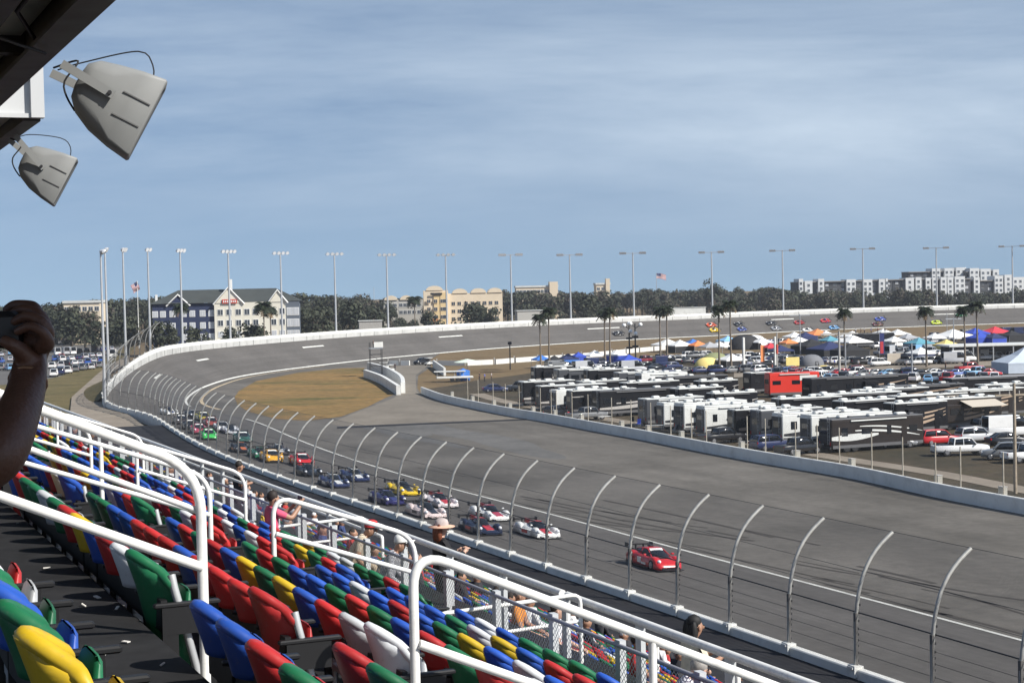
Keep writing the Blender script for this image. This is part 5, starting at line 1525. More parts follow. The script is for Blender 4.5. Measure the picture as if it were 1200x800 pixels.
canopy(1203, 436, 'pale', 11, 'large pale blue grey marquee at the right frame edge', h=5.2, wall='pale', rz=.1, squash=.8)
canopy(543, 446, 'blue', 2.2, 'small blue canopy by the flatbed trailer near the wall tip', wall='blue', h=2.6)
# shelter with a long flat roof
b = at(1133, 424); t = empty('shelter', rotz(b, .05), 'long low shelter with a flat white roof behind the palms at the right', 'shelter')
MB().cbox((13, 5, 3.6), (34, 10, .4), .06).build('roof', M_ROOF, t)
MB().box((13, 8, 1.7), (33, .3, 3.4)).build('wall', mat('shelter_wall', (.12, .12, .12), .8), t)
for k in range(8): MB().box((-3 + 4.6 * k, .3, 1.7), (.25, .25, 3.4)).build('post', M_GALV, t)
MB().box((0, 1.2, 1.7), (7, .3, 3.4)).build('panel', M_DARKSTEEL, t)
# white poles with an orange banner
b = at(886, 434)
for dx, lab in ((-2.6, 'left white goal-like pole next to the orange banner'), (4.2, 'right white pole next to the orange banner')):
    MB().cbox((0, 0, 3.6), (.5, .5, 7.2), .08).build('banner_pole', M_WHITE, None, lab, 'pole', mw=rotz(b + V((dx, 0, 0)), .3))
t = empty('feather_banner', rotz(b + V((1.2, 1, 0)), .3), 'orange and white feather banner between two white poles', 'banner')
MB().tube([(0, 0, 0), (0, 0, 5.6)], .04, 0, 5).build('pole', M_GALV, t); m = MB()
m.cbox((.45, 0, 3.6), (.9, .04, 3.6), .01); m.build('cloth', cloth('orange'), t)
b = at(1031, 422); t = empty('feather_banner', rotz(b, .2), 'tall dark red and blue feather banner with white marks left of the beige truck', 'banner')
MB().tube([(0, 0, 0), (0, 0, 6.6)], .05, 0, 5).build('pole', M_GALV, t); MB().cbox((.6, 0, 3.9), (1.2, .05, 5.0), .01).build('cloth', FL[2], t); MB().cbox((.55, -.04, 3.0), (.8, .03, 2.8), .01).build('red_panel', FL[0], t)
b = at(929, 434); t = empty('notice_board', rotz(b, .2), 'yellow board on two legs above the red trailer', 'sign')
MB().cbox((0, 0, 1.9), (3.0, .2, 1.9), .03).build('panel', cloth('yellow'), t)
for s in (-1.1, 1.1): MB().box((s, .15, .9), (.12, .12, 1.8)).build('leg', M_DARKSTEEL, t)

# parked cars -------------------------------------------------------------------------------------------------------
CARP = {}
def pcar(kind): 
    if kind not in CARP: CARP[kind] = [road_car(kind, False), False]
    p = CARP[kind]
    if not p[1]: p[1] = True; return p[0]
    return copy_tree(p[0])
CCOL = {'white': (.76, .76, .75), 'silver': (.45, .46, .48), 'grey': (.16, .165, .17), 'black': (.015, .015, .017), 'red': (.45, .02, .025), 'dark red': (.16, .01, .018), 'blue': (.03, .10, .38), 'navy': (.02, .03, .09), 'light blue': (.18, .38, .60), 'yellow': (.70, .50, .04), 'beige': (.5, .44, .36), 'teal': (.03, .22, .24)}
rng = random.Random(21)
def car(x, y, kind, c, hd, label, z=0.0, group='cars parked in the infield'):
    o = pcar(kind); o.material_slots[0].material = paint(CCOL[c], 'a')
    o.matrix_world = rotz(at(x, y, z), hd)
    tag(o, label, {'sedan': 'car', 'suv': 'suv', 'pickup': 'pickup', 'van': 'van'}[kind], group); return o
KN = {'sedan': 'car', 'suv': 'suv', 'pickup': 'pickup truck', 'van': 'van'}
def row(pts, n, where, cols, kinds, hd, jx=1.5, jy=.8, z=0.0, group='cars parked in the infield', hj=.15):
    for k in range(n):
        u = k / max(1, n - 1)
        seg = u * (len(pts) - 1); i = min(int(seg), len(pts) - 2); f = seg - i
        x = pts[i][0] + (pts[i + 1][0] - pts[i][0]) * f + rng.uniform(-jx, jx); y = pts[i][1] + (pts[i + 1][1] - pts[i][1]) * f + rng.uniform(-jy, jy)
        c = rng.choice(cols); kd = rng.choice(kinds)
        car(x, y, kd, c, hd + rng.uniform(-hj, hj), f"{c} {KN[kd].replace(' truck', '')}, {ORDN[k]} in the row {where}", z, group)
ALLC = ['white', 'white', 'white', 'silver', 'grey', 'black', 'red', 'blue', 'navy', 'light blue', 'white', 'red']
row([(895, 441), (1000, 447.5), (1165, 447)], 26, 'just above the long black trailers', ALLC, ['sedan', 'suv', 'sedan', 'pickup'], 1.2)
row([(915, 437.5), (1010, 441), (1160, 441)], 24, 'along the infield road behind the trailers', ALLC + ['yellow', 'dark red'], ['sedan', 'suv', 'sedan', 'pickup', 'sedan'], .25)
car(1008, 438, 'suv', 'dark red', .15, 'dark red suv broadside on the infield road')
car(963, 439, 'pickup', 'yellow', .5, 'yellow pickup truck right of the red trailer')
car(1136, 435, 'pickup', 'red', .3, 'red pickup truck below the long shelter')
row([(1030, 428), (1120, 426)], 9, 'beyond the infield road under white canopies', ['white', 'silver', 'grey', 'black', 'beige'], ['suv', 'pickup', 'van', 'suv'], .2)
row([(1036, 416), (1100, 417)], 9, 'among the canopies left of the yellow one', ['white', 'silver', 'grey', 'light blue', 'white'], ['suv', 'pickup', 'sedan', 'van'], .9, 2.5, 2)
row([(1030, 408), (1100, 401)], 9, 'between white canopies near the banking', ['white', 'white', 'silver', 'grey'], ['suv', 'van', 'sedan', 'pickup'], .6, 3, 2)
row([(860, 421), (925, 424)], 9, 'in front of the large black dome tent', ['black', 'grey', 'white', 'navy', 'silver'], ['suv', 'pickup', 'sedan'], .3, 2.5, 1.8)
row([(755, 424), (830, 420)], 10, 'under the canopies by the central palms', ['black', 'white', 'silver', 'grey', 'black', 'dark red'], ['suv', 'pickup', 'sedan'], .5, 2.5, 2)
row([(640, 437), (740, 437)], 10, 'behind the left motorhomes below blue canopies', ['black', 'grey', 'silver', 'black', 'white'], ['suv', 'pickup', 'sedan', 'van'], .4, 2.5, 1.5)
row([(770, 438), (930, 436)], 10, 'between motorhome roofs and the yellow tent', ['black', 'grey', 'white', 'navy', 'black'], ['suv', 'pickup', 'sedan'], .3, 3, 1.2)
row([(790, 427), (900, 428)], 12, 'around the yellow and olive dome tents', ['black', 'grey', 'navy', 'silver', 'black'], ['suv', 'pickup', 'sedan'], .3, 3, 2)
row([(905, 424), (1020, 427)], 10, 'in front of the big black canopies', ['black', 'grey', 'navy', 'white', 'black'], ['suv', 'pickup', 'sedan'], .25, 3, 1.5)
row([(1100, 395.5), (1195, 392.5)], 9, 'behind the red canopy beside the banking', ['black', 'white', 'navy', 'grey'], ['suv', 'van', 'sedan'], .25, 3, 1)
row([(700, 431), (790, 432)], 9, 'beneath the globes of the dark lamp posts', ['black', 'white', 'navy', 'grey', 'black'], ['suv', 'van', 'sedan'], .4, 3, 2)
row([(1110, 400), (1195, 398)], 8, 'beside the red canopy near the far banking', ['white', 'grey', 'black', 'silver'], ['suv', 'sedan', 'pickup'], .3, 3, 1.2)
row([(1130, 424), (1185, 421)], 5, 'under the long shelter roof', ['grey', 'white', 'black', 'silver'], ['suv', 'van', 'pickup'], .2, 2.5, .8)
row([(905, 404), (1000, 398)], 8, 'along the tents under the far banking', ['grey', 'white', 'black', 'silver', 'blue'], ['suv', 'sedan', 'pickup'], .4, 3, 1.5)
# nearer ones with their own parts
DET = {}
def dcar(x, y, kind, c, hd, label, z=0.0):
    if kind not in DET: o = DET[kind] = road_car(kind, True)
    else: o = copy_tree(DET[kind])
    def rp(o):
        for s in o.material_slots:
            if s.link == 'OBJECT' and s.material: s.material = paint(CCOL[c], 'a')
        for q in CH.get(o.name, []): rp(q)
    rp(o); o.matrix_world = rotz(at(x, y, z), hd); tag(o, label, {'sedan': 'car', 'suv': 'suv', 'pickup': 'pickup', 'van': 'van'}[kind], 'cars parked by the motorhomes')
dcar(1125, 533, 'pickup', 'white', .12, 'white pickup truck on the grass behind the infield wall, right of the white suv')
dcar(1070, 522, 'suv', 'white', .10, 'white four-door suv left of the white pickup truck on the grass')
dcar(1049, 524, 'sedan', 'grey', .1, 'dark grey car tucked left of the white suv')
dcar(1100, 521, 'suv', 'red', .3, 'red suv peeping out behind the white pickup truck on the grass')
dcar(1178, 538, 'suv', 'grey', 2.9, 'dark grey suv with a white plate beside the wooden utility pole')
dcar(1208, 541, 'pickup', 'white', .2, 'white pickup truck cut by the right frame edge')
dcar(1182, 513, 'van', 'white', .18, 'tall white van near the right frame edge')
dcar(1180, 521, 'sedan', 'black', .2, 'black car in front of the tall white van')
dcar(580, 459, 'sedan', 'navy', .15, 'dark blue car alone on the grass behind the infield wall')
dcar(494, 427, 'suv', 'black', -2.2, 'black suv with bright lights waiting at the pit gate')
dcar(612, 458, 'pickup', 'grey', 2.6, 'grey pickup truck left of the black motorhomes')
# golf carts and flatbed at the gate
def golf_cart(x, y, hd, label):
    t = empty('golf_cart', rotz(at(x, y), hd), label, 'golf cart')
    m = MB(); m.cbox((0, 0, .5), (2.3, 1.2, .4), .08); m.cbox((-.4, 0, .8), (.6, 1.15, .35), .06); m.cbox((.95, 0, .8), (.4, 1.1, .5), .1); m.build('body', M_WHITE, t)
    MB().cbox((-.1, 0, 1.9), (1.9, 1.3, .1), .04).build('roof', M_WHITE, t)
    for x_ in (-.95, .75):
        for s in (-1, 1): MB().tube([(x_, s * .55, .7), (x_, s * .6, 1.88)], .03, 0, 5).build('roof_post', M_DARKSTEEL, t)
    for x_ in (-.8, .8):
        for s in (-1, 1): MB().wheel((x_, s * .5, .25), .25, .2).build('wheel', M_RUBBER, t)
    MB().cbox((-.55, 0, 1.15), (.12, 1.1, .5), .04).build('seat_back', M_CARB, t)
golf_cart(450, 434, -.4, 'white golf cart beside the curved barriers at the pit gate')
golf_cart(457, 437, -.9, 'small golf cart just right of the one by the barriers')
golf_cart(503, 428, .8, 'golf cart right behind the black suv at the gate')
t = empty('flatbed_trailer', rotz(at(533, 447), .1), 'white flatbed trailer with railings near the wall tip', 'trailer')
MB().cbox((0, 0, .9), (7.5, 2.3, .35), .05).build('bed', M_WHITE, t); MB().cbox((-1, .6, 2.1), (6.5, 1.6, .2), .05).build('canopy', M_ROOF, t)
for x_ in (-3.6, 0, 1.9): MB().tube([(x_, .2, 1), (x_, .2, 2.1)], .05, 0, 5).build('post', M_GALV, t)
for x_ in (-.5, .6):
    for s in (-1, 1): MB().wheel((x_, s * 1.05, .4), .4, .25).build('wheel', M_RUBBER, t)
t = empty('parasol', rotz(at(548, 436), 0), 'pale green parasol above the flatbed trailer', 'parasol')
MB().tube([(0, 0, 0), (0, 0, 2.9)], .05, 0, 6).build('pole', M_GALV, t); MB().loft([[(r_ * math.cos(a * math.pi / 4), r_ * math.sin(a * math.pi / 4), z_) for a in range(8)] for r_, z_ in ((3.2, 2.3), (1.6, 2.75), (.05, 3.05))], smooth=False).build('canopy', mat('parasol_cloth', (.62, .70, .60), .8), t)

for x, y, k_, c, h, lab in ((651, 489, 'suv', 'black', 1.1, 'black suv nosed in beside the third motorhome of the front row'), (688, 492, 'pickup', 'grey', .5, 'grey pickup parked left of the long black coach end'), 
        (846, 519, 'pickup', 'black', .5, 'added black pickup filling the shade before the black motorhome with bright roof edge'), (903, 527, 'suv', 'navy', .5, 'added navy suv filling the shade left of the white motorhome with two small windows'), (936, 532, 'pickup', 'black', .6, 'added black pickup filling the shade before the dark blue ended motorhome'),  # added dark cars standing in for the shade beside the front row
        (1144, 518, 'suv', 'silver', .3, 'silver suv right of the red one, below the tan awning'), (1150, 508, 'pickup', 'black', .4, 'black pickup left of the tall white van')):
    dcar(x, y, k_, c, h, lab)
# folding chairs and tables beside the front row
def chair(x, y, c, label):
    t = empty('camp_chair', rotz(at(x, y), rng.uniform(0, 6)), label, 'chair', 'camp chairs beside the motorhomes')
    MB().cbox((0, 0, .42), (.5, .5, .06), .02).build('seat', cloth(c), t)
    b_ = MB(); b_.obox((-.27, 0, .75), (.03, 0, -.0), (0, .25, 0), (-.06, 0, .3)); b_.build('backrest', cloth(c), t)
    for sx in (-1, 1):
        for sy in (-1, 1): MB().tube([(sx * .22, sy * .22, .42), (sx * .26, sy * .24, 0)], .02, 0, 5).build('leg', M_GALV, t)
for k, (x, y, c, w) in enumerate(((664, 491, 'red', 'left of the long black coach'), (690, 487, 'navy', 'before the end of the long black coach'), (697, 489, 'white', 'before the end of the long black coach'), (741, 497, 'black', 'right of the long black coach'), (748, 500, 'royal blue', 'right of the long black coach'), (790, 507, 'grey', 'between two white motorhomes'),
      (812, 511, 'white', 'between two white motorhomes'), (848, 517, 'red', 'left of the black motorhome with bright roof edge'), (855, 518, 'black', 'left of the black motorhome with bright roof edge'), (884, 521, 'teal', 'before the charcoal motorhome'), (908, 524, 'navy', 'left of the white motorhome with two small windows'), (941, 529, 'grey', 'left of the dark blue ended motorhome'))):
    chair(x, y, c, f"{c} folding camp chair on the grass {w}")
def camp_table(x, y, label):
    t = empty('camp_table', rotz(at(x, y), .4), label, 'table', 'camp tables beside the motorhomes')
    MB().cbox((0, 0, .74), (1.8, .75, .05), .015).build('tabletop', M_WHITE, t)
    for sx in (-1, 1):
        for sy in (-1, 1): MB().tube([(sx * .8, sy * .3, .72), (sx * .8, sy * .3, 0)], .025, 0, 5).build('leg', M_GALV, t)
camp_table(708, 494, 'white folding table before the long black coach behind the fence'); camp_table(770, 505, 'white folding table left of the first white motorhome'); camp_table(885, 524, 'white folding table beside the charcoal motorhome')
# car park outside the stand on the left
LC = ['white', 'silver', 'grey', 'black', 'blue', 'navy', 'white', 'silver', 'light blue']
for k, (pts, n, w, kinds) in enumerate(((((62, 441), (112, 431)), 7, 'nearest the verge, left car park', ['suv', 'pickup']), (((62, 432), (118, 424)), 8, 'second from the verge, left car park', ['suv', 'sedan']), (((64, 424), (125, 417)), 8, 'third from the verge, left car park', ['suv', 'sedan', 'pickup']),
    (((66, 417), (130, 411)), 8, 'fourth from the verge, left car park', ['suv', 'sedan', 'van']), (((2, 425), (30, 422)), 4, 'left of the raised arm, nearest', ['suv', 'sedan']), (((0, 433), (22, 436)), 3, 'left of the arm on pale tarmac', ['suv', 'sedan']), (((0, 417), (60, 413)), 6, 'behind the raised arm', ['suv', 'sedan']))):
    row(pts, n, w, LC, kinds, 1.9, 1.5, .8, .5, 'cars parked in the left car park', .25)
car(71, 421, 'suv', 'red', 2.0, 'bright red suv among the cars of the left car park', .5, 'cars parked in the left car park')
car(133, 419, 'van', 'white', 1.7, 'big white van at the end of the left car park beside the floodlight poles', .5, 'cars parked in the left car park')
# ------------------------------------------------------------------ trees, palms, hotels, apartments
M_BARK = mat('bark', (.10, .08, .06), .9, var=.2, scale=2)
M_PBARK = mat('palm_bark', (.17, .14, .11), .9, var=.25, scale=4)
LEAF = [mat('leaf_dark', (.024, .031, .016), .8, var=.22, scale=.25), mat('leaf_mid', (.038, .044, .023), .8, var=.22, scale=.25), mat('leaf_brown', (.060, .050, .036), .8, var=.22, scale=.25)]
M_FROND = mat('palm_frond', (.018, .028, .010), .6, var=.4, scale=1)
M_FRONDD = mat('dead_frond', (.16, .11, .06), .8)
trng = random.Random(3)
def crown_mb(R, Hh, n, size, lobes=7, flat=.75):
    m = MB(); L = []
    for _ in range(lobes):
        a = trng.uniform(0, 6.28); d = trng.uniform(.1, .62) * R
        L.append((V((d * math.cos(a), d * math.sin(a), Hh * trng.uniform(.35, .82))), trng.uniform(.24, .5) * R))
    for k in range(n):
        c, r = trng.choice(L)
        u = V((trng.gauss(0, 1), trng.gauss(0, 1), trng.gauss(0, 1))).normalized()
        q = c + V((u.x * r, u.y * r, u.z * r * flat)) * trng.uniform(.55, 1.05)
        s = size * trng.uniform(.5, 1.25)
        nrm = (u + V((trng.uniform(-.7, .7), trng.uniform(-.7, .7), trng.uniform(-.3, .9)))).normalized()
        a = nrm.orthogonal().normalized(); b = nrm.cross(a)
        th = trng.uniform(0, 3.14); a, b = a * math.cos(th) + b * math.sin(th), b * math.cos(th) - a * math.sin(th)
        m.add([q - a * s - b * s * .35, q + a * s * .2 - b * s * .6, q + a * s, q + a * s * .1 + b * s * .6], [(0, 1, 2, 3)], trng.choices([0, 1], [3, 2])[0])
    return m
def trunk_mb(H, r, R):
    m = MB(); m.tube([(0, 0, -.3), (.1, .05, H * .3), (.0, .1, H * .6)], [r, r * .75, r * .45], 0, 6)
    for _ in range(5):
        a = trng.uniform(0, 6.28); d = R * trng.uniform(.4, .7)
        m.tube([(.05, .08, H * trng.uniform(.3, .5)), (d * math.cos(a), d * math.sin(a), H * trng.uniform(.6, .8))], [r * .4, r * .1], 0, 5)
    return m
CR = [crown_mb(5.5, 13, 800, .52, 10), crown_mb(6.5, 11, 900, .55, 13), crown_mb(4.5, 15, 760, .48, 12, 1.0), crown_mb(7, 12, 950, .56, 14, .6), crown_mb(5, 9, 650, .5, 9)]
TR = [trunk_mb(13, .35, 4), trunk_mb(11, .4, 5), trunk_mb(15, .35, 3.5), trunk_mb(12, .4, 5), trunk_mb(9, .3, 4)]
CM = [[c.mesh('crown', [LEAF[0], LEAF[1]]) for c in CR], [c.mesh('crown', [LEAF[1], LEAF[0]]) for c in CR], [c.mesh('crown', [LEAF[2], LEAF[1]]) for c in CR]]
TMh = [t.mesh('trunk', [M_BARK]) for t in TR]
def tree(x, Y, ytop, kind, tone, label, group='trees beyond the far wall'):
    b = atY(x, 400, Y); b.z = 0
    Hb = [13, 11, 15, 12, 9][kind]
    zt = CAMH + (proj(V((b.x, Y, CAMH)))[1] - ytop) * Y / FPX
    s = max(.5, zt / (Hb * .96))
    t = empty('tree', rotz(b, trng.uniform(0, 6.28)) @ Matrix.Scale(s, 4), label, 'tree', group)
    link(bpy.data.objects.new('crown', CM[tone][kind]), t); link(bpy.data.objects.new('trunk', TMh[kind]), t)
# the far woodland: one mass
def ytop_at(x):
    P = [(-60, 352), (0, 357), (30, 352), (60, 354), (85, 348), (120, 347), (180, 345), (250, 343), (320, 341), (370, 339), (420, 341), (450, 346), (500, 347), (560, 341), (600, 337), (650, 336), (700, 338), (760, 334), (800, 337), (830, 335), (880, 332), (930, 336), (955, 340), (1060, 338), (1100, 337), (1160, 340), (1200, 338), (1260, 338)]
    for (a, ya), (b, yb) in zip(P[:-1], P[1:]):
        if a <= x <= b: return ya + (yb - ya) * (x - a) / (b - a)
    return 340
wood = MB(); woodt = MB()
WM = [LEAF[0], LEAF[1], LEAF[2]]
def dmin(x): return 560 + max(0, x) * .32
for k in range(430):
    x = trng.uniform(-60, 1260); Y = dmin(x) + trng.uniform(70, 420)
    if 900 < x and trng.random() < .25: Y = dmin(x) + trng.uniform(60, 130)
    b = atY(x, 400, Y); b.z = 0
    i = trng.randrange(5); Hb = [13, 11, 15, 12, 9][i]
    zt = CAMH + (proj(V((b.x, Y, CAMH)))[1] - (ytop_at(x) + 1 + abs(trng.gauss(0, 6)))) * Y / FPX
    s = max(.45, min(1.9, zt / (Hb * .93)))
    mw = rotz(b, trng.uniform(0, 6.28)) @ Matrix.Scale(s, 4)
    o = len(wood.f); wood.merge(CR[i], mw)
    tone = trng.choices([0, 1, 2], [5, 3, 2])[0]
    for q in range(o, len(wood.f)): wood.m[q] = (wood.m[q] + tone) % 3 if tone else wood.m[q]
    woodt.merge(TR[i], mw)
for k in range(70):
    x = trng.uniform(920, 1250); Y = trng.uniform(860, 960)
    b = atY(x, 400, Y); b.z = 0; i = trng.randrange(5); Hb = [13, 11, 15, 12, 9][i]
    zt = CAMH + (proj(V((b.x, Y, CAMH)))[1] - (ytop_at(x) + trng.uniform(0, 6))) * Y / FPX
    o = len(wood.f); wood.merge(CR[i], rotz(b, trng.uniform(0, 6.28)) @ Matrix.Scale(max(.5, zt / (Hb * .93)), 4))
    if k % 2:
        for q in range(o, len(wood.f)): wood.m[q] = 2 if wood.m[q] else 1
woodt.m = [3] * len(woodt.m); wood.merge(woodt, Matrix())
wood.build('woodland', WM + [M_BARK], label='dark far-off woodland along the horizon behind the banked turn', cat='woodland', kind='stuff')
# low scrub hiding the foot of the wood
scrub = MB()
for k in range(300):
    x = trng.uniform(-60, 1260); Y = dmin(x) + trng.uniform(40, 160)
    b = atY(x, 400, Y); b.z = -1
    scrub.merge(CR[4], rotz(b, trng.uniform(0, 6.28)) @ Matrix.Scale(trng.uniform(.5, .95), 4))
for q in range(len(scrub.m)): scrub.m[q] = (scrub.m[q] + (q // 650) % 3) % 3
scrub.build('scrub', WM, label='low dark scrub in front of the far-off woodland', cat='scrub', kind='stuff')
# trees one can tell apart
for a in ((60, 640, 352, 2, 0, 'grey green tree just right of the raised arm'), (100, 600, 362, 1, 2, 'brownish tree left of the close pair of floodlight poles'), (84, 590, 361, 1, 0, 'wide dark tree right of the raised arm, before the beige flat-roofed building'), (122, 570, 372, 3, 0, 'round dark tree behind the close pair of floodlight poles'), (150, 560, 368, 1, 0, 'dark tree between the flagpole and the hotel'),
          (186, 500, 376, 4, 0, 'small dark tree at the left corner of the blue hotel'), (200, 505, 372, 2, 1, 'slim tree in front of the blue hotel facade'), (232, 500, 382, 4, 0, 'low tree in front of the blue hotel windows'), (300, 505, 378, 1, 0, 'dark bushy tree before the cream hotel wing'), (272, 500, 380, 4, 0, 'dark bush under the cream gable'),
          (365, 560, 356, 3, 0, 'dark tree right of the cream hotel'), (383, 600, 350, 2, 1, 'tall tree right of the cream hotel, near the floodlight'), (415, 620, 352, 1, 0, 'broad dark tree left of the yellow hotel'), (440, 640, 356, 3, 0, 'dark tree before the arched hotel wing'), (555, 700, 352, 1, 0, 'broad dark tree in front of the yellow hotel'),
          (572, 690, 356, 3, 0, 'low dark tree at the right end of the yellow hotel'), (505, 690, 364, 4, 0, 'small tree under the yellow hotel corner'), (690, 760, 342, 1, 0, 'dark round tree below the tan block on the horizon'), (838, 900, 323, 2, 0, 'tall tree standing above the woodland left of the floodlight'), (870, 800, 347, 3, 1, 'grey green tree right of the white wall panel'),
          (905, 820, 346, 1, 2, 'brown tree right of the tenth floodlight'), (1075, 900, 338, 1, 2, 'brown bare tree below the white apartments'), (1130, 900, 341, 3, 2, 'wide brown tree below the apartment towers'), (975, 880, 343, 3, 0, 'dark tree below the lower apartments')):
    tree(*a)
# palms --------------------------------------------------------------------------------------------------------------
def palm_crown(R, n, leafl):
    m = MB()
    for k in range(n):
        a = 2 * math.pi * k / n + trng.uniform(-.15, .15); el = trng.uniform(-.5, 1.15); L = R * trng.uniform(.8, 1.1)
        d = V((math.cos(a), math.sin(a), 0)); pts = []
        for j in range(8):
            u = j / 7; pts.append(d * (L * u * math.cos(el * (1 - .3 * u))) + V((0, 0, L * (math.sin(el) * u - .62 * u * u))))
        m.tube(pts, [.05 * R / 2, .012] if False else [.04 * (1 - .8 * j / 7) for j in range(8)], 0, 3)
        for j in range(1, 8):
            p = pts[j]; tdir = (pts[j] - pts[j - 1]).normalized(); sd_ = tdir.cross(V((0, 0, 1))).normalized()
            for s in (-1, 1):
                for q in (0, .33, .66):
                    pp = p - tdir * (q * L / 7); l = leafl * (1 - .5 * (j / 7)) * trng.uniform(.8, 1.1)
                    e = pp + sd_ * s * l + tdir * l * .5 - V((0, 0, l * .45))
                    m.add([pp - tdir * .13, pp + tdir * .13, e], [(0, 1, 2)], 0 if el > -.35 else 1)
    return m
PCM = [palm_crown(2.6, 54, 1.15).mesh('crown', [M_FROND, M_FRONDD]) for _ in range(3)]
def palm(x, yb, yt, label, R=1.0, Yd=None, grp='palms in the infield'):
    b = at(x, yb) if Yd is None else atY(x, 400, Yd)
    if Yd: b.z = 0
    zt = CAMH + (proj(V((b.x, b.y, CAMH)))[1] - yt) * b.y / FPX
    t = empty('palm_tree', rotz(b, trng.uniform(0, 6)), label, 'palm tree', grp)
    lean = trng.uniform(-.35, .35)
    MB().tube([(0, 0, -.2), (lean * .2, 0, zt * .35), (lean * .6, 0, zt * .7), (lean, 0, zt)], [.30, .2, .17, .2], 0, 8).build('trunk', M_PBARK, t)
    o = bpy.data.objects.new('crown', trng.choice(PCM)); link(o, t); o.location = (lean, 0, zt); o.scale = (R, R, R); o.rotation_euler = (0, 0, trng.uniform(0, 6))
for a in ((634, 433, 371, 'shorter palm of the leftmost infield pair'), (644, 436, 363, 'taller palm of the leftmost infield pair'), (709, 428, 366, 'left palm of the pair behind the lamp posts with globes'), (715, 430, 363, 'right palm of the pair behind the lamp posts with globes'), (774, 426, 362, 'left palm of the central pair'), (782, 427, 361, 'right palm of the central pair'),
          (843, 433, 361, 'left palm of the pair by the yellow dome tent'), (857, 434, 355, 'taller right palm of the pair by the yellow dome tent'), (990, 425, 364, 'lone palm with a compact crown above the long orange canopy'), (1086, 430, 362, 'lone palm near the lime race car'), (1131, 428, 361, 'left palm of the pair at the right'), (1146, 430, 356, 'taller right palm of the pair at the right')):
    palm(*a, R=.76)
palm(310, 0, 357, 'palm in front of the cream hotel wing', 1.15, 500, None); palm(318, 0, 362, 'second palm close to the one before the cream hotel wing', .9, 505, None); palm(487, 0, 350, 'palm left of the yellow hotel', 1.3, 690, None); palm(213, 0, 359, 'palm before the blue hotel facade', 1.0, 498, None)

# hotels --------------------------------------------------------------------------------------------------------------
M_CREAM = mat('cream_render', (.66, .63, .54), .8, var=.04, scale=.3); M_HBLUE = mat('hotel_blue', (.016, .026, .072), .7, var=.06, scale=.3); M_GROOF = mat('green_grey_roof', (.045, .052, .05), .8, var=.15, scale=.3)
M_WTRIM = mat('white_trim', (.72, .72, .70), .6); M_YEL = mat('yellow_render', (.66, .50, .27), .8, var=.04, scale=.3); M_BEI = mat('beige_render', (.66, .56, .42), .8, var=.04, scale=.3); M_WINP = mat('window_pane', (.05, .06, .075), .12, spec=.8); M_CURT = mat('window_blind', (.45, .47, .50), .5); M_ORA = mat('terracotta_render', (.50, .24, .11), .8)
M_SIGNR = mat('sign_red', (.50, .05, .03), .5)
def block(parent, x0, x1, y0, y1, z1, m, name='wall', z0=0):
    o = MB().box(((x0 + x1) / 2, (y0 + y1) / 2, (z0 + z1) / 2), (x1 - x0, y1 - y0, z1 - z0)).build(name, m, parent); return o
def win(parent, x, y, z, w, h, blind=False, trim=M_WTRIM):
    m = MB(); m.box((x, y - .06, z), (w + .3, .12, h + .3), 0); m.box((x, y - .13, z), (w, .04, h), 1); m.box((x, y - .16, z), (.08, .04, h), 0)
    m.build('window', [trim, M_CURT if blind else M_WINP], parent)
def hip(parent, x0, x1, y0, y1, z0, h, m, ov=.8):
    r = MB(); x0 -= ov; x1 += ov; y0 -= ov; y1 += ov; yc = (y0 + y1) / 2; k = (y1 - y0) / 2
    r.add([(x0, y0, z0), (x1, y0, z0), (x1, y1, z0), (x0, y1, z0), (x0 + k, yc, z0 + h), (x1 - k, yc, z0 + h)], [(0, 1, 5, 4), (1, 2, 5), (2, 3, 4, 5), (3, 0, 4), (3, 2, 1, 0)])
    return r.build('roof', m, parent)
def gable(parent, x, w, y, z0, h, m, trim=M_WTRIM):
    g = MB(); g.add([(x - w / 2, y, z0), (x + w / 2, y, z0), (x, y, z0 + h), (x - w / 2, y + 4, z0), (x + w / 2, y + 4, z0), (x, y + 4, z0 + h)], [(0, 1, 2), (0, 2, 5, 3), (1, 4, 5, 2), (3, 5, 4)]); o = g.build('gable', m, parent)
    t = MB(); t.tube([(x - w / 2 - .5, y - .15, z0 - .4), (x, y - .15, z0 + h + .15), (x + w / 2 + .5, y - .15, z0 - .4)], .3, 0, 4); t.build('trim', trim, o)
def px_local(t, x, Y):
    return (t.matrix_world.inverted() @ V(atY(x, 380, Y))).x
Yh = 540
b = atY(265, 400, Yh); b.z = 0
h1 = empty('hotel', rotz(b, .10), 'long blue and cream hotel with a dark green grey roof', 'hotel')
X = lambda x: px_local(h1, x, Yh)
block(h1, X(180), X(252), 0, 15, 16.6, M_HBLUE); block(h1, X(252), X(335), -1.2, 15, 16.6, M_CREAM); block(h1, X(335), X(351), -.6, 15, 16.6, mat('slate_render', (.10, .12, .15), .7))
hip(h1, X(180), X(351), 0, 15, 16.7, 4.2, M_GROOF)
gable(h1, (X(252) + X(286)) / 2, X(286) - X(252) - .4, -1.4, 16.5, 4.8, M_CREAM); gable(h1, (X(316) + X(336)) / 2, X(336) - X(316), -1.4, 16.5, 3.6, M_CREAM); gable(h1, (X(198) + X(222)) / 2, X(222) - X(198), -.3, 16.3, 3.0, M_HBLUE)
for xx in (X(183), X(192), X(203), X(216), X(226), X(238), X(248)):
    for z in (2.4, 6.0, 9.6, 13.4): win(h1, xx, 0, z, 1.5, 1.7, True)
for xx in (X(259), X(269), X(280), X(290), X(300), X(321), X(331)):
    for z in (3.0, 6.6, 10.2, 13.6): win(h1, xx, -1.2, z, 1.5, 1.7, z == 6.6)
for xx in (X(340), X(347)):
    for z in (2.6, 6.2, 9.8, 13.4): win(h1, xx, -.6, z, 1.7, 2.2, True)
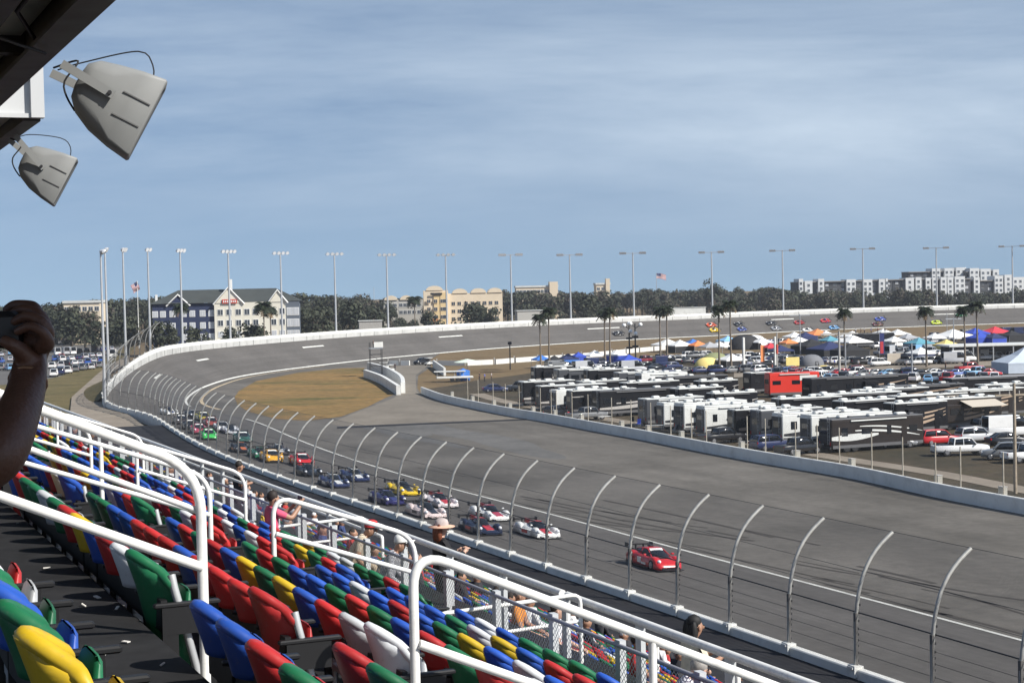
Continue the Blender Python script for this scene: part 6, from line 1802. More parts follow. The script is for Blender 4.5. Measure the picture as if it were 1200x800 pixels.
m = MB(); m.box((X(270), -1.62, 17.0), (4.6, .25, 1.3), 0); m.build('sign', M_SIGNR, h1)
m = MB()
for k in range(7): m.box((X(270) - 1.8 + .6 * k, -1.77, 17.0), (.36, .06, .55 if k % 2 else .7), 0)
m.build('sign_lettering', M_WTRIM, h1)
block(h1, X(270) - .6, X(270) + .6, 4, 5, 24, M_WTRIM, 'chimney', 17); block(h1, X(182), X(184), 4, 6, 19.6, M_WTRIM, 'chimney', 17)
block(h1, X(244), X(260), -9, -1.5, 3.6, M_WTRIM, 'porch'); gable(h1, X(290), 5, -9, 3.4, 2.2, M_WTRIM); block(h1, X(287), X(293), -9, -5, 3.4, M_WTRIM, 'porch')
Yh = 800
b = atY(520, 400, Yh); b.z = 0
h2 = empty('hotel', rotz(b, .06), 'yellow and beige hotel with arched parapets', 'hotel')
X = lambda x: px_local(h2, x, Yh)
block(h2, X(497), X(526), 0, 14, 19.2, M_BEI); block(h2, X(526), X(590), 2, 15, 17.6, M_BEI)
block(h2, X(509), X(516), -.5, 0, 17.8, M_YEL, 'bay'); block(h2, X(516.5), X(525), -.7, 0, 18.2, M_YEL, 'bay'); block(h2, X(503), X(514), -.9, -.5, 6, M_ORA, 'bay')
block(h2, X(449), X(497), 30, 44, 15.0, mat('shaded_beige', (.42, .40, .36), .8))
def arch(parent, xa, xb, y, z0, h, m):
    n = 10; vs = []
    for k in range(n + 1):
        a = math.pi * k / n; vs.append(((xa + xb) / 2 - (xb - xa) / 2 * math.cos(a), z0 + h * math.sin(a)))
    MB().loft([[(x_, y, z_) for x_, z_ in vs], [(x_, y + 9, z_) for x_, z_ in vs]], 0, smooth=False).build('arched_parapet', m, parent)
for xa, xb, y, z in ((450, 466, 29.5, 15), (469, 484, 29.5, 15), (500, 520, -.3, 19.2), (531, 549, 1.6, 17.6), (553, 571, 1.6, 17.6), (573, 590, 1.6, 17.6)): arch(h2, X(xa), X(xb), y, z, 2.2, M_BEI)
for xx in (503, 511, 519, 523):
    for z in (10.5, 14.2, 6.8): win(h2, X(xx), -.7, z, 1.6, 1.5, False, M_BEI)
for xx in (532, 539, 547, 555, 562, 569, 576, 583):
    for z in (12.8, 9.2, 5.6): win(h2, X(xx), 2, z, 1.6, 1.6, False, M_BEI)
for xx in (453, 458, 463, 470, 475, 480, 486, 492):
    for z in (12.5, 9.0): win(h2, X(xx), 30, z, 1.6, 1.6)
m = MB(); m.box((X(512), -1.0, 17.6), (5.5, .2, 1.0)); m.build('sign', M_DARKSTEEL, h2)
Yh = 1000
for x0, x1, yt, m_, lab, nw in ((606, 655, 334.5, M_BEI, 'long white building low on the horizon right of the yellow hotel', 12), (700, 716, 331.5, M_BEI, 'tan block with a tall corner tower on the horizon', 3), (76, 118, 352, M_BEI, 'beige flat-roofed building among the trees at the left', 6)):
    Yb = Yh if x0 > 200 else 690
    b = atY((x0 + x1) / 2, 400, Yb); b.z = 0; t = empty('building', rotz(b, .05), lab, 'building')
    z = CAMH + (proj(V((b.x, Yb, CAMH)))[1] - yt) * Yb / FPX; w = (x1 - x0) * Yb / FPX
    block(t, -w / 2, w / 2, 0, 14, z - 1, m_); MB().box((0, 7, z - .5), (w + .8, 15, 1.0)).build('roof', M_ROOF, t)
    for k in range(nw): win(t, -w / 2 + w * (k + .5) / nw, 0, z - 3.4, 1.6, 1.6)
    if x0 == 700: block(t, w / 2 - 2.4, w / 2, -1, 4, z + 2.5, M_BEI, 'tower')
    if x0 == 606: block(t, w * .30, w * .5, -2, 10, z + 2.0, M_BEI, 'tower')
    if x0 == 7: block(t, w * .1, w * .55, -6, 8, z - 4, mat('tan_render', (.5, .42, .28), .8), 'annexe')
# white apartment blocks
M_APW = mat('apartment_white', (.62, .63, .63), .7, var=.03, scale=.3); M_APD = mat('apartment_dark', (.045, .048, .055), .7, var=.1, scale=.3); M_APT = mat('apartment_taupe', (.26, .24, .22), .7)
def apt(x0, x1, yt, Y, towers, label, nd=5):
    b = atY((x0 + x1) / 2, 400, Y); b.z = 0; t = empty('apartment_block', rotz(b, .08), label, 'apartment block', 'white apartment blocks on the horizon')
    px2 = lambda x: (x - (x0 + x1) / 2) * Y / FPX
    zz = lambda y: CAMH + (proj(V((b.x, Y, CAMH)))[1] - y) * Y / FPX
    w = (x1 - x0) * Y / FPX
    block(t, -w / 2, w / 2, 1.5, 16, zz(yt) - 1.4, M_APD); MB().box((0, 8, zz(yt) - 1.2), (w + .6, 15.5, .5)).build('roof', M_APT, t)
    n = int(w / 4.2)
    for k in range(n):
        for j in range(nd):
            z = zz(yt) - 3.2 - 3.1 * j
            if z > 5: win(t, -w / 2 + w * (k + .5) / n, 1.5, z, 1.7, 1.5, (k + j) % 3 == 0, M_APT)
    for (a, c, y) in towers:
        m = block(t, px2(a), px2(c), -.6, 12, zz(y), M_APW, 'tower')
        nn = max(1, int((c - a) * Y / FPX / 2.6))
        for k in range(nn):
            for j in range(nd):
                z = zz(y) - 2.6 - 3.1 * j
                if z > 6: win(m, px2(a) + (px2(c) - px2(a)) * (k + .5) / nn, -.6, z, 1.3, 1.5, False, M_APW)
apt(935, 966, 328, 1000, [(937, 942, 326.5), (944, 953, 329), (960, 967, 327)], 'low dark apartment block with white towers at the left end of the row')
apt(966, 1012, 327, 1010, [(993, 1004, 327.5)], 'dark apartment block with one square white tower')
apt(1012, 1048, 326, 1020, [(1012, 1023, 327), (1031, 1038, 327), (1039, 1041.5, 326.5)], 'apartment block with paired white towers left of the taller ones')
apt(1048, 1084, 325, 1030, [(1062, 1072, 325.5), (1074, 1081, 325)], 'taupe apartment block just left of the tallest towers')
apt(1066, 1130, 316, 1090, [(1093, 1103, 314.5), (1108, 1119, 314.5), (1122, 1134, 314)], 'tall apartment block with three white towers')
apt(1084, 1140, 325, 1035, [(1085, 1091, 325), (1093, 1099, 324.5), (1103, 1110, 324.5), (1111, 1118, 324.5), (1120, 1132, 324)], 'lower apartment block in front of the three white towers')
apt(1134, 1172, 316, 1085, [(1137, 1148, 314), (1150, 1162, 315), (1165, 1172, 316)], 'tall white stepped apartment block at the right of the row')
apt(1140, 1215, 326, 1040, [(1141, 1148, 324), (1166, 1176, 323), (1178, 1187, 322), (1188, 1212, 325)], 'long low white apartment block at the right frame edge')
# low walls and sheds beyond the far wall
for x0, x1, yt, yb, Y, m_, lab in ((785, 829, 360.5, 368, 665, M_WHITE, 'taller white wall panel standing behind the far track wall'), (606, 638, 364, 376, 640, mat('grey_block', (.42, .41, .38), .8), 'low grey building behind the far wall near the leftmost palms'), (421, 448, 376, 379, 600, M_CONC, 'flat concrete slab roof among the trees behind the wall')):
    b = atY((x0 + x1) / 2, 400, Y); w = (x1 - x0) * Y / FPX
    zt = CAMH + (proj(V((b.x, Y, CAMH)))[1] - yt) * Y / FPX
    b.z = 0; t = empty('boundary_wall' if m_ is M_WHITE else 'shed', rotz(b, .1), lab, 'wall' if m_ is M_WHITE else 'building')
    MB().cbox((0, 2, zt / 2), (w, 1 if m_ is M_WHITE else 8, zt), .1).build('wall_body', m_, t)
    MB().cbox((0, 2, zt + .08), (w + .5, 1.4 if m_ is M_WHITE else 8.6, .2), .04).build('coping', M_ROOF, t)
# ------------------------------------------------------------------ people: one continuous skinned body each
SKINC = {'dark': (.12, .058, .038), 'tan': (.34, .19, .125), 'pale': (.50, .31, .23)}
def skinm(k): return mat('skin_' + k, SKINC[k], .5, var=.08, scale=12)
def clothm(n, c): return mat('cloth_' + n, c, .85, var=.15, scale=9)
def plaid(name, a, b_, sc):
    if name in MATS: return MATS[name]
    m = bpy.data.materials.new(name); m.use_nodes = True; nt_ = m.node_tree; bs = nt_.nodes['Principled BSDF']; bs.inputs['Roughness'].default_value = .85
    tc_ = nt_.nodes.new('ShaderNodeTexCoord'); f = []
    for ax in ('X', 'Z', 'Y'):
        w = nt_.nodes.new('ShaderNodeTexWave'); w.bands_direction = ax; w.inputs['Scale'].default_value = sc; w.inputs['Distortion'].default_value = .6; nt_.links.new(tc_.outputs['Object'], w.inputs['Vector']); f.append(w.outputs['Fac'])
    mx_ = nt_.nodes.new('ShaderNodeMath'); mx_.operation = 'MAXIMUM'; nt_.links.new(f[1], mx_.inputs[1])
    m3 = nt_.nodes.new('ShaderNodeMath'); m3.operation = 'MULTIPLY'; nt_.links.new(f[0], m3.inputs[0]); nt_.links.new(f[2], m3.inputs[1]); nt_.links.new(m3.outputs[0], mx_.inputs[0])
    r = nt_.nodes.new('ShaderNodeMapRange'); r.inputs['From Min'].default_value = .72; r.inputs['From Max'].default_value = .82; nt_.links.new(mx_.outputs[0], r.inputs['Value'])
    mc = nt_.nodes.new('ShaderNodeMix'); mc.data_type = 'RGBA'; mc.inputs['A'].default_value = tuple(a) + (1,); mc.inputs['B'].default_value = tuple(b_) + (1,); nt_.links.new(r.outputs['Result'], mc.inputs['Factor']); nt_.links.new(mc.outputs['Result'], bs.inputs['Base Color'])
    MATS[name] = m; return m
BONES = [('pelvis', 'spine', .145, .135), ('spine', 'chest', .135, .15), ('chest', 'neck', .15, .06), ('neck', 'jaw', .056, .075), ('jaw', 'head', .078, .1), ('head', 'crown', .1, .065)]
for s in 'lr':
    BONES += [('chest', 'sho' + s, .12, .072), ('sho' + s, 'elb' + s, .068, .047), ('elb' + s, 'wri' + s, .046, .031), ('wri' + s, 'han' + s, .034, .036), ('pelvis', 'hip' + s, .13, .105), ('hip' + s, 'kne' + s, .1, .062), ('kne' + s, 'ank' + s, .06, .042), ('ank' + s, 'toe' + s, .045, .036)]
STAND = dict(pelvis=(0, 0, .95), spine=(.01, 0, 1.12), chest=(0, 0, 1.33), neck=(-.01, 0, 1.49), jaw=(.02, 0, 1.54), head=(.025, 0, 1.61), crown=(.01, 0, 1.70),
             shol=(-.01, .185, 1.40), elbl=(-.02, .25, 1.12), wril=(.08, .24, .89), hanl=(.12, .23, .80), shor=(-.01, -.185, 1.40), elbr=(-.02, -.25, 1.12), wrir=(.08, -.24, .89), hanr=(.12, -.23, .80),
             hipl=(0, .095, .90), knel=(.03, .11, .50), ankl=(-.01, .12, .09), toel=(.14, .14, .035), hipr=(0, -.095, .90), kner=(.03, -.11, .50), ankr=(-.01, -.12, .09), toer=(.14, -.14, .035))
SIT = dict(STAND, pelvis=(0, 0, .50), spine=(.0, 0, .67), chest=(.02, 0, .89), neck=(.03, 0, 1.04), jaw=(.06, 0, 1.085), head=(.07, 0, 1.155), crown=(.05, 0, 1.245),
           shol=(.02, .185, .98), elbl=(.10, .25, .70), wril=(.32, .17, .60), hanl=(.40, .14, .58), shor=(.02, -.185, .98), elbr=(.10, -.25, .70), wrir=(.32, -.17, .60), hanr=(.40, -.14, .58),
           hipl=(.02, .1, .48), knel=(.44, .13, .50), ankl=(.46, .13, .09), toel=(.6, .14, .04), hipr=(.02, -.1, .48), kner=(.44, -.13, .50), ankr=(.46, -.13, .09), toer=(.6, -.14, .04))
def body_mesh(J, mats_for, mats, sub=2, bones=BONES, extra=(), scale=1.0):
    """J: joint -> local point; mats_for(bone a, b, u) -> material index; extra: more (a, b, ra, rb) chains"""
    names = []; E_ = []; R = {}
    for a, b_, ra, rb in list(bones) + list(extra):
        for n, r in ((a, ra), (b_, rb)):
            if n not in names: names.append(n)
            R[n] = max(R.get(n, 0), r) if n != 'chest' else .15
        E_.append((names.index(a), names.index(b_)))
    me = bpy.data.meshes.new('tmp'); me.from_pydata([V(J[n]) * scale for n in names], E_, []); o = bpy.data.objects.new('tmp', me); COL.objects.link(o)
    sk = o.modifiers.new('s', 'SKIN'); sk.use_smooth_shade = True
    ly = me.skin_vertices[0] if len(me.skin_vertices) else None
    if ly is None:
        bpy.context.view_layer.objects.active = o; ly = me.skin_vertices.new(name='') if hasattr(me.skin_vertices, 'new') else None
    for i, n in enumerate(names):
        rx = R[n] * scale; ry = rx
        if n in ('chest', 'spine', 'pelvis'): rx, ry = rx * .80, rx * 1.05
        ly.data[i].radius = (rx, ry); ly.data[i].use_root = (i == 0)
    if sub:
        sb = o.modifiers.new('u', 'SUBSURF'); sb.levels = sub; sb.render_levels = sub
    dg = bpy.context.evaluated_depsgraph_get(); ev = o.evaluated_get(dg)
    out = bpy.data.meshes.new_from_object(ev)
    bpy.data.objects.remove(o)
    out.materials.clear()
    for m in mats: out.materials.append(m)
    segs = [(a, b_, V(J[a]) * scale, V(J[b_]) * scale) for a, b_, _, _ in list(bones) + list(extra)]
    for p in out.polygons:
        best = None
        for a, b_, A, B in segs:
            d = B - A; L2 = d.length_squared or 1e-9; u = max(0, min(1, (p.center - A).dot(d) / L2)); q = (A + d * u - p.center).length
            if best is None or q < best[0]: best = (q, a, b_, u)
        p.material_index = mats_for(best[1], best[2], best[3]); p.use_smooth = True
    return out
def dress(short=True, shorts=False):
    def f(a, b_, u):
        if a in ('neck', 'jaw', 'head'): return 0
        if a.startswith('wri'): return 0
        if a.startswith('elb'): return 0 if short else 1
        if a.startswith('sho'): return 0 if (short and u > .62) else 1
        if a.startswith('ank'): return 3
        if a.startswith('kne'): return 0 if shorts else (3 if u > .93 else 2)
        if a.startswith('hip') or b_.startswith('hip'): return 2
        if a == 'pelvis': return 2 if u < .35 else 1
        return 1
    return f
def add_hair(t, J, c, long=False, scale=1.0, bald=False):
    h = MB(); q = (V(J['head']) * .55 + V(J['crown']) * .45) * scale; ax = (V(J['crown']) - V(J['jaw'])).normalized()
    h.ellipsoid(q + V((-.022, 0, .012)) * scale, (.092 * scale, .088 * scale, .094 * scale), 0, 12, 8, .07)
    if long:
        for k in range(5): h.ellipsoid(q + V((-.075, (k - 2) * .045, -.10 - .03 * (k % 2))) * scale, (.05 * scale, .045 * scale, .14 * scale), 0, 8, 6, .1)
    h.build('hair', mat('hair_' + ''.join('%02d' % int(x * 99) for x in c), c, .7, var=.3, scale=20), t)
def add_face(t, J, scale, sk):
    """nose, eyes and ears on the front (+x) of the head"""
    q = V(J['head']) * scale; m = MB()
    m.ellipsoid(q + V((.098, 0, -.015)) * scale, (.02 * scale, .013 * scale, .026 * scale), 0, 8, 6)
    for s in (-1, 1): m.ellipsoid(q + V((.0, s * .098, -.01)) * scale, (.022 * scale, .012 * scale, .034 * scale), 0, 8, 6)
    m.build('nose_and_ears', sk, t)
    e = MB()
    for s in (-1, 1): e.ellipsoid(q + V((.088, s * .036, .012)) * scale, (.012 * scale, .013 * scale, .008 * scale), 0, 6, 5)
    e.ellipsoid(q + V((.088, 0, -.058)) * scale, (.012 * scale, .026 * scale, .007 * scale), 0, 8, 4)
    e.build('eyes_and_mouth', M_DARKSTEEL, t)
def hat(t, J, c, brim=.0, cap=False, scale=1.0, crownc=None):
    q = (V(J['head']) * .45 + V(J['crown']) * .55) * scale; m = MB()
    rings = [[(q.x + r * scale * math.cos(a * math.pi / 7), q.y + r * scale * math.sin(a * math.pi / 7), q.z + z * scale) for a in range(14)] for r, z in ((.112, .0), (.11, .05), (.095, .09), (.05, .112), (.01, .115))]
    m.loft(rings, 0); m2 = MB()
    if brim: m2.loft([[(q.x + r * scale * math.cos(a * math.pi / 10), q.y + r * scale * math.sin(a * math.pi / 10), q.z + z * scale) for a in range(20)] for r, z in ((.10, .012), (brim, -.012), (brim, -.022), (.10, .0))], 0, caps=False)
    if cap: m2.cbox((q.x + .14 * scale, q.y, q.z + .005), (.12 * scale, .16 * scale, .014), .005)
    o = m.build('hat', crownc or c, t)
    if brim or cap: m2.build('brim', c, o)
def bend_torso(J, ang, twist=0.0):
    """lean the upper body forward about the pelvis"""
    R = Matrix.Rotation(ang, 3, 'Y') @ Matrix.Rotation(twist, 3, 'Z'); c = V(J['pelvis']); K = dict(J)
    for n in ('spine', 'chest', 'neck', 'jaw', 'head', 'crown', 'shol', 'elbl', 'wril', 'hanl', 'shor', 'elbr', 'wrir', 'hanr'):
        K[n] = tuple(c + R @ (V(J[n]) - c))
    return K
def hand_fingers(t, J, s, sk, scale, curl=.6):
    """five short bent fingers on a hand"""
    w, h = V(J['wri' + s]) * scale, V(J['han' + s]) * scale
    d = (h - w).normalized(); side = d.cross(V((0, 0, 1))).normalized(); n = side.cross(d)
    m = MB()
    for k, L in enumerate((.062, .072, .067, .052)):
        b0 = h + side * ((k - 1.5) * .019 * scale) + d * .012
        p1 = b0 + d * L * .55 * scale - n * L * .15 * scale; p2 = p1 + (d * (1 - curl) - n * curl).normalized() * L * .6 * scale
        m.tube([h - d * .01, b0, p1, p2], [.011 * scale, .0105 * scale, .0095 * scale, .007 * scale], 0, 6)
    m.tube([w + d * .02, w + d * .035 + side * .036 * scale, w + d * .075 + side * .045 * scale], [.013 * scale, .012 * scale, .008 * scale], 0, 6)
    m.build('fingers', sk, t)
def person(mw, J, label, skin, shirt, pants, hairc=None, short=True, shorts=False, longhair=False, hatm=None, scale=1.0, group=None, fingers=True, sub=2):
    t = empty('person', mw, label, 'person', group)
    sk = skinm(skin); mats = [sk, shirt, pants, M_RUBBER]
    me = body_mesh(J, dress(short, shorts), mats, sub, scale=scale)
    link(bpy.data.objects.new('body', me), t)
    if hairc: add_hair(t, J, hairc, longhair, scale)
    add_face(t, J, scale, sk)
    if fingers:
        hand_fingers(t, J, 'l', sk, scale); hand_fingers(t, J, 'r', sk, scale)
    if hatm: hat(t, J, **hatm, scale=scale)
    return t
def stand_mw(a, p, dz, face):     # face: world direction
    return frame(st(a, p, dz), face)
def ap(x, p):
    """a for the point at offset p that shows in pixel column x (at roughly the horizon row of the stand)"""
    xx = (x - 600) / FPX
    Y = p / (.9197 * xx + .3925)
    return -.3925 * xx * Y + .9197 * Y
TWARD = VP_ * .8 - UA * .5
# seated man in pink, phone raised
J = dict(SIT, shor=(.02, -.185, .98), elbr=(.25, -.24, .86), wrir=(.42, -.16, 1.02), hanr=(.46, -.14, 1.10), elbl=(.22, .22, .84), wril=(.42, .1, 1.0), hanl=(.46, .06, 1.08))
pk = ap(308, 6.9)
t = person(stand_mw(pk, 6.95, tread(6.84) - .03, VP_ * .9 + UA * .1), J, 'spectator in a pink shirt seated in the last row raising a phone', 'tan', clothm('pink', (.62, .09, .17)), clothm('dark', (.02, .02, .025)), (.02, .014, .012))
ph = MB(); ph.cbox((.48, -.05, 1.14), (.015, .16, .085), .004); ph.build('phone', M_CARB, None, 'black phone held up by the spectator in pink', 'phone', mw=t.matrix_world.copy())
pr = MB()
for k in range(7): pr.tube([(-.135 - .012 * math.sin(k), .05 - .017 * k + .02 * math.sin(k * 2), .83 + .02 * (k % 3)), (-.14, .06 - .016 * k, .90 + .015 * (k % 2))], .008, 0, 4)
pr.build('shirt_print', clothm('gold_print', (.5, .35, .05)), t)
# two plaid men
person(stand_mw(ap(404, 8.3), 8.3, 4.86, TWARD), bend_torso(SIT, .45), 'spectator in a beige checked shirt and red cap leaning forward behind the fence', 'tan', plaid('plaid_beige', (.62, .55, .42), (.16, .10, .08), 16), clothm('khaki', (.35, .28, .2)), (.05, .03, .02), short=True, hatm=dict(c=clothm('cap_red', (.45, .03, .03)), cap=True))
person(stand_mw(ap(442, 8.25), 8.25, 4.90, TWARD), bend_torso(SIT, .35), 'spectator in a grey and white plaid shirt with white cap beside the red cap one', 'tan', plaid('plaid_grey', (.08, .08, .10), (.58, .58, .60), 15), clothm('dark', (.02, .02, .025)), (.3, .28, .26), short=False, hatm=dict(c=clothm('cap_white', (.66, .66, .63)), cap=True))
# woman in black with a brimmed hat beyond the railing
a_ = ap(511, 9.75); dzh = (612 - (340 + (600 - 524) * .0227)) / FPX * (a_ * .9197 + 9.75 * .3925)
J = dict(STAND, elbr=(.12, -.26, 1.17), wrir=(.33, -.12, 1.22), elbl=(.12, .26, 1.17), wril=(.33, .12, 1.22), hanr=(.39, -.08, 1.27), hanl=(.39, .08, 1.27))
person(stand_mw(a_, 9.75, dzh + 1.80, VP_), J, 'spectator in black with long red hair and a pale brimmed hat beyond the railing', 'pale', clothm('black_coat', (.010, .010, .012)), clothm('black_coat', (.010, .010, .012)), (.16, .045, .018), short=False, longhair=True, scale=1.05, hatm=dict(c=clothm('straw', (.62, .38, .27)), brim=.21, crownc=clothm('hat_grey', (.42, .36, .34))))
MB().obox(st(a_, 9.75, dzh + 1.80 + .02), UA * .5, VP_ * .4, (0, 0, .02)).build('standing_step', M_TERR, gs)
# dark-haired ones leaning on the railing
for x, yh_, shirt, lab, hc in ((272, 540, clothm('dark', (.02, .02, .025)), 'spectator with dark hair and bare arms beyond the far part of the railing', (.015, .012, .01)), (800, 722, clothm('cream', (.55, .50, .40)), 'spectator with black hair and cream top beyond the railing, nearest the wall', (.008, .008, .008))):
    a_ = ap(x, 9.8); dzh = (yh_ - (340 + (600 - x) * .0227)) / FPX * (a_ * .9197 + 9.8 * .3925)
    JJ = bend_torso(dict(STAND, elbr=(.1, -.24, 1.2), wrir=(.3, -.15, 1.25), elbl=(.1, .24, 1.2), wril=(.3, .15, 1.25), hanr=(.36, -.1, 1.3), hanl=(.36, .1, 1.3)), .12)
    person(stand_mw(a_, 9.8, dzh + 1.75, VP_), JJ, lab, 'tan', shirt, clothm('dark', (.02, .02, .025)), hc, longhair=(x == 800))
    MB().obox(st(a_, 9.8, dzh + 1.77), UA * .5, VP_ * .4, (0, 0, .02)).build('standing_step', M_TERR, gs)
person(stand_mw(ap(770, 8.3), 8.3, 5.02, TWARD), bend_torso(SIT, .5), 'spectator in a white checked shirt bent forward under the thick rail at the bottom', 'pale', plaid('plaid_white', (.72, .70, .74), (.10, .09, .14), 17), clothm('dark', (.02, .02, .025)), (.3, .28, .26))
person(stand_mw(ap(736, 9.95), 9.95, 5.72, TWARD), SIT, 'spectator in a red shirt seated behind the chain-link fence near the bottom edge', 'tan', clothm('red', (.50, .03, .03)), clothm('dark', (.02, .02, .025)), (.03, .02, .015))
person(stand_mw(ap(642, 9.95), 9.95, 5.72, TWARD), SIT, 'spectator in a white shirt seated behind the chain-link fence right of the grey post', 'pale', clothm('white', (.66, .66, .68)), clothm('dark', (.02, .02, .025)), (.04, .03, .02))
person(stand_mw(ap(598, 9.95), 9.95, 5.72, TWARD), SIT, 'spectator in an orange top seated behind the fence left of the grey post', 'tan', clothm('orange', (.60, .22, .03)), clothm('dark', (.02, .02, .025)), (.3, .28, .26))
# crowd of the lower rows: one mass
cm_ = [clothm('crowd_white', (.62, .62, .62)), clothm('crowd_dark', (.02, .02, .025)), clothm('crowd_navy', (.03, .05, .14)), clothm('crowd_grey', (.22, .22, .24)), clothm('crowd_red', (.42, .03, .03)), skinm('tan'), clothm('crowd_hair', (.025, .018, .014))]
base = body_mesh(SIT, dress(False), [skinm('tan')] * 4, 0)
bv = [v.co.copy() for v in base.vertices]; bf = [tuple(p.vertices) for p in base.polygons]; bm_ = [p.material_index for p in base.polygons]
crowd = MB(); cr_ = random.Random(9)
for p in LROWS:
    for k in range(118):
        if cr_.random() > (0 if k < 45 else .05): continue
        a = 9 + k * .55 + cr_.uniform(-.1, .1)
        mw = frame(st(a, p + .1, LTREAD(p) - .02), VP_ + UA * cr_.uniform(-.4, .4)); sc_ = cr_.uniform(.92, 1.06)
        sh = cr_.choice([0, 0, 1, 1, 1, 1, 2, 3, 4]); pa = cr_.choice([1, 1, 3, 2])
        mp_ = {0: 5, 1: sh, 2: pa, 3: 1}
        n0 = len(crowd.f)
        crowd.add([mw @ (v * sc_) for v in bv], bf, 0, True)
        for q, mi in enumerate(bm_): crowd.m[n0 + q] = mp_[mi]
        hq = mw @ (V(SIT['head']) * sc_ + V((-.02, 0, .05)))
        crowd.ellipsoid(hq, (.105, .105, .1), cr_.choice([6, 6, 6, 0, 3]), 7, 5)
crowd.build('crowd', cm_, label='mass of seated spectators in the lower rows beyond the chain-link fence', cat='crowd', kind='stuff')

# ------------------------------------------------------------------ the raised arm at the left: a standing spectator mostly out of frame
def P3(x, y, Y): return V(atY(x, y, Y))
sk = mat('skin_dark', SKINC['dark'], .48, var=.12, scale=25, bump=.15, bscale=140)
JW = dict(pelvis=P3(-215, 930, 2.95), spine=P3(-215, 800, 2.95), chest=P3(-212, 655, 2.95), neck=P3(-205, 535, 2.95), jaw=P3(-185, 480, 2.95), head=P3(-178, 425, 2.95), crown=P3(-185, 355, 2.95),
          shor=P3(-190, 610, 2.80), elbr=P3(2, 536, 2.66), wrir=P3(39, 438, 2.86), hanr=P3(30, 397, 2.92), shol=P3(-195, 600, 3.12), elbl=P3(-70, 640, 3.2), wril=P3(-40, 450, 3.1), hanl=P3(-38, 405, 3.05))
ft = CAMH - 1.69
for s, dy in (('l', .1), ('r', -.1)):
    b_ = JW['pelvis']; JW['hip' + s] = b_ + V((0, dy, -.04)); JW['kne' + s] = V((b_.x + .03, b_.y + dy, ft + .5)); JW['ank' + s] = V((b_.x, b_.y + dy, ft + .09)); JW['toe' + s] = V((b_.x + .14, b_.y + dy, ft + .04))
org = V((JW['pelvis'].x, JW['pelvis'].y, ft))
JL = {k: tuple(v - org) for k, v in JW.items()}
# fingers: four curl over the top of the camera from the knuckles, the thumb closes from the near side
fing = []
kn = [(P3(46, 371, 2.90), P3(38, 358, 2.92), P3(16, 357, 2.93), P3(4, 366, 2.93)), (P3(52, 381, 2.88), P3(47, 367, 2.88), P3(26, 361, 2.885), P3(8, 372, 2.89)),
      (P3(55, 392, 2.85), P3(52, 377, 2.845), P3(31, 369, 2.845), P3(11, 380, 2.85)), (P3(55, 404, 2.83), P3(53, 390, 2.815), P3(36, 381, 2.81), P3(17, 390, 2.82))]
ex = []
J2 = dict(JL)
for k, ch in enumerate(kn):
    prev = 'hanr'; rr = (.019, .0105, .0098, .0078) if k < 3 else (.017, .009, .0085, .007)
    for j, q in enumerate(ch):
        n = f'f{k}{j}'; J2[n] = tuple(q - org); ex.append((prev, n, rr[max(0, j - 1)], rr[j])); prev = n
prev = 'wrir'
for j, (q, r) in enumerate(((P3(27, 412, 2.83), .016), (P3(14, 404, 2.81), .0125), (P3(0, 397, 2.81), .009))):
    n = f't{j}'; J2[n] = tuple(q - org); ex.append((prev, n, r, r)); prev = n
B2 = [(a, b_, ra * (.9 if a[:3] in ('elb', 'wri') else 1), rb * (.95 if b_[:3] in ('wri', 'han') else 1)) for a, b_, ra, rb in BONES]
t = empty('person', Matrix.Translation(org), 'spectator at the left edge whose dark raised forearm and fist hold up a camera', 'person')
me = body_mesh(J2, lambda a, b_, u: 0 if (a[0] in 'ft' or b_[0] in 'ft') and a not in ('toel',) else dress()(a, b_, u), [sk, clothm('dark', (.02, .02, .025)), clothm('jeans', (.03, .05, .10)), M_RUBBER], 2, B2, ex)
link(bpy.data.objects.new('body', me), t)
add_hair(t, JL, (.01, .008, .007)); add_face(t, JL, 1.0, sk)
br = MB(); w = V(JL['wrir']) * .9 + V(JL['elbr']) * .1 - VP_ * .004; d = (V(JL['wrir']) - V(JL['elbr'])).normalized(); u_ = d.orthogonal().normalized(); v_ = d.cross(u_)
br.tube([w + (u_ * math.cos(k * .3927) + v_ * math.sin(k * .3927)) * .0295 for k in range(17)], .0042, 0, 6, caps=False)
br.build('bracelet', mat('bracelet_metal', (.30, .17, .10), .35, .6), t)
cb = MB(); c0 = P3(-6, 386, 2.89); cb.cbox((0, 0, 0), (.08, .12, .062), .01); cb.v = [tuple(c0 + VP_ * q[0] + UA * q[1] + V((0, 0, q[2]))) for q in cb.v]; cb.tube([c0, c0 + VP_ * .06], .026, 0, 14); cb.tube([c0 + VP_ * .055, c0 + VP_ * .066], .029, 0, 14)
cb.build('video_camera', M_CARB, None, 'black camera gripped by the raised dark hand at the left edge', 'camera')
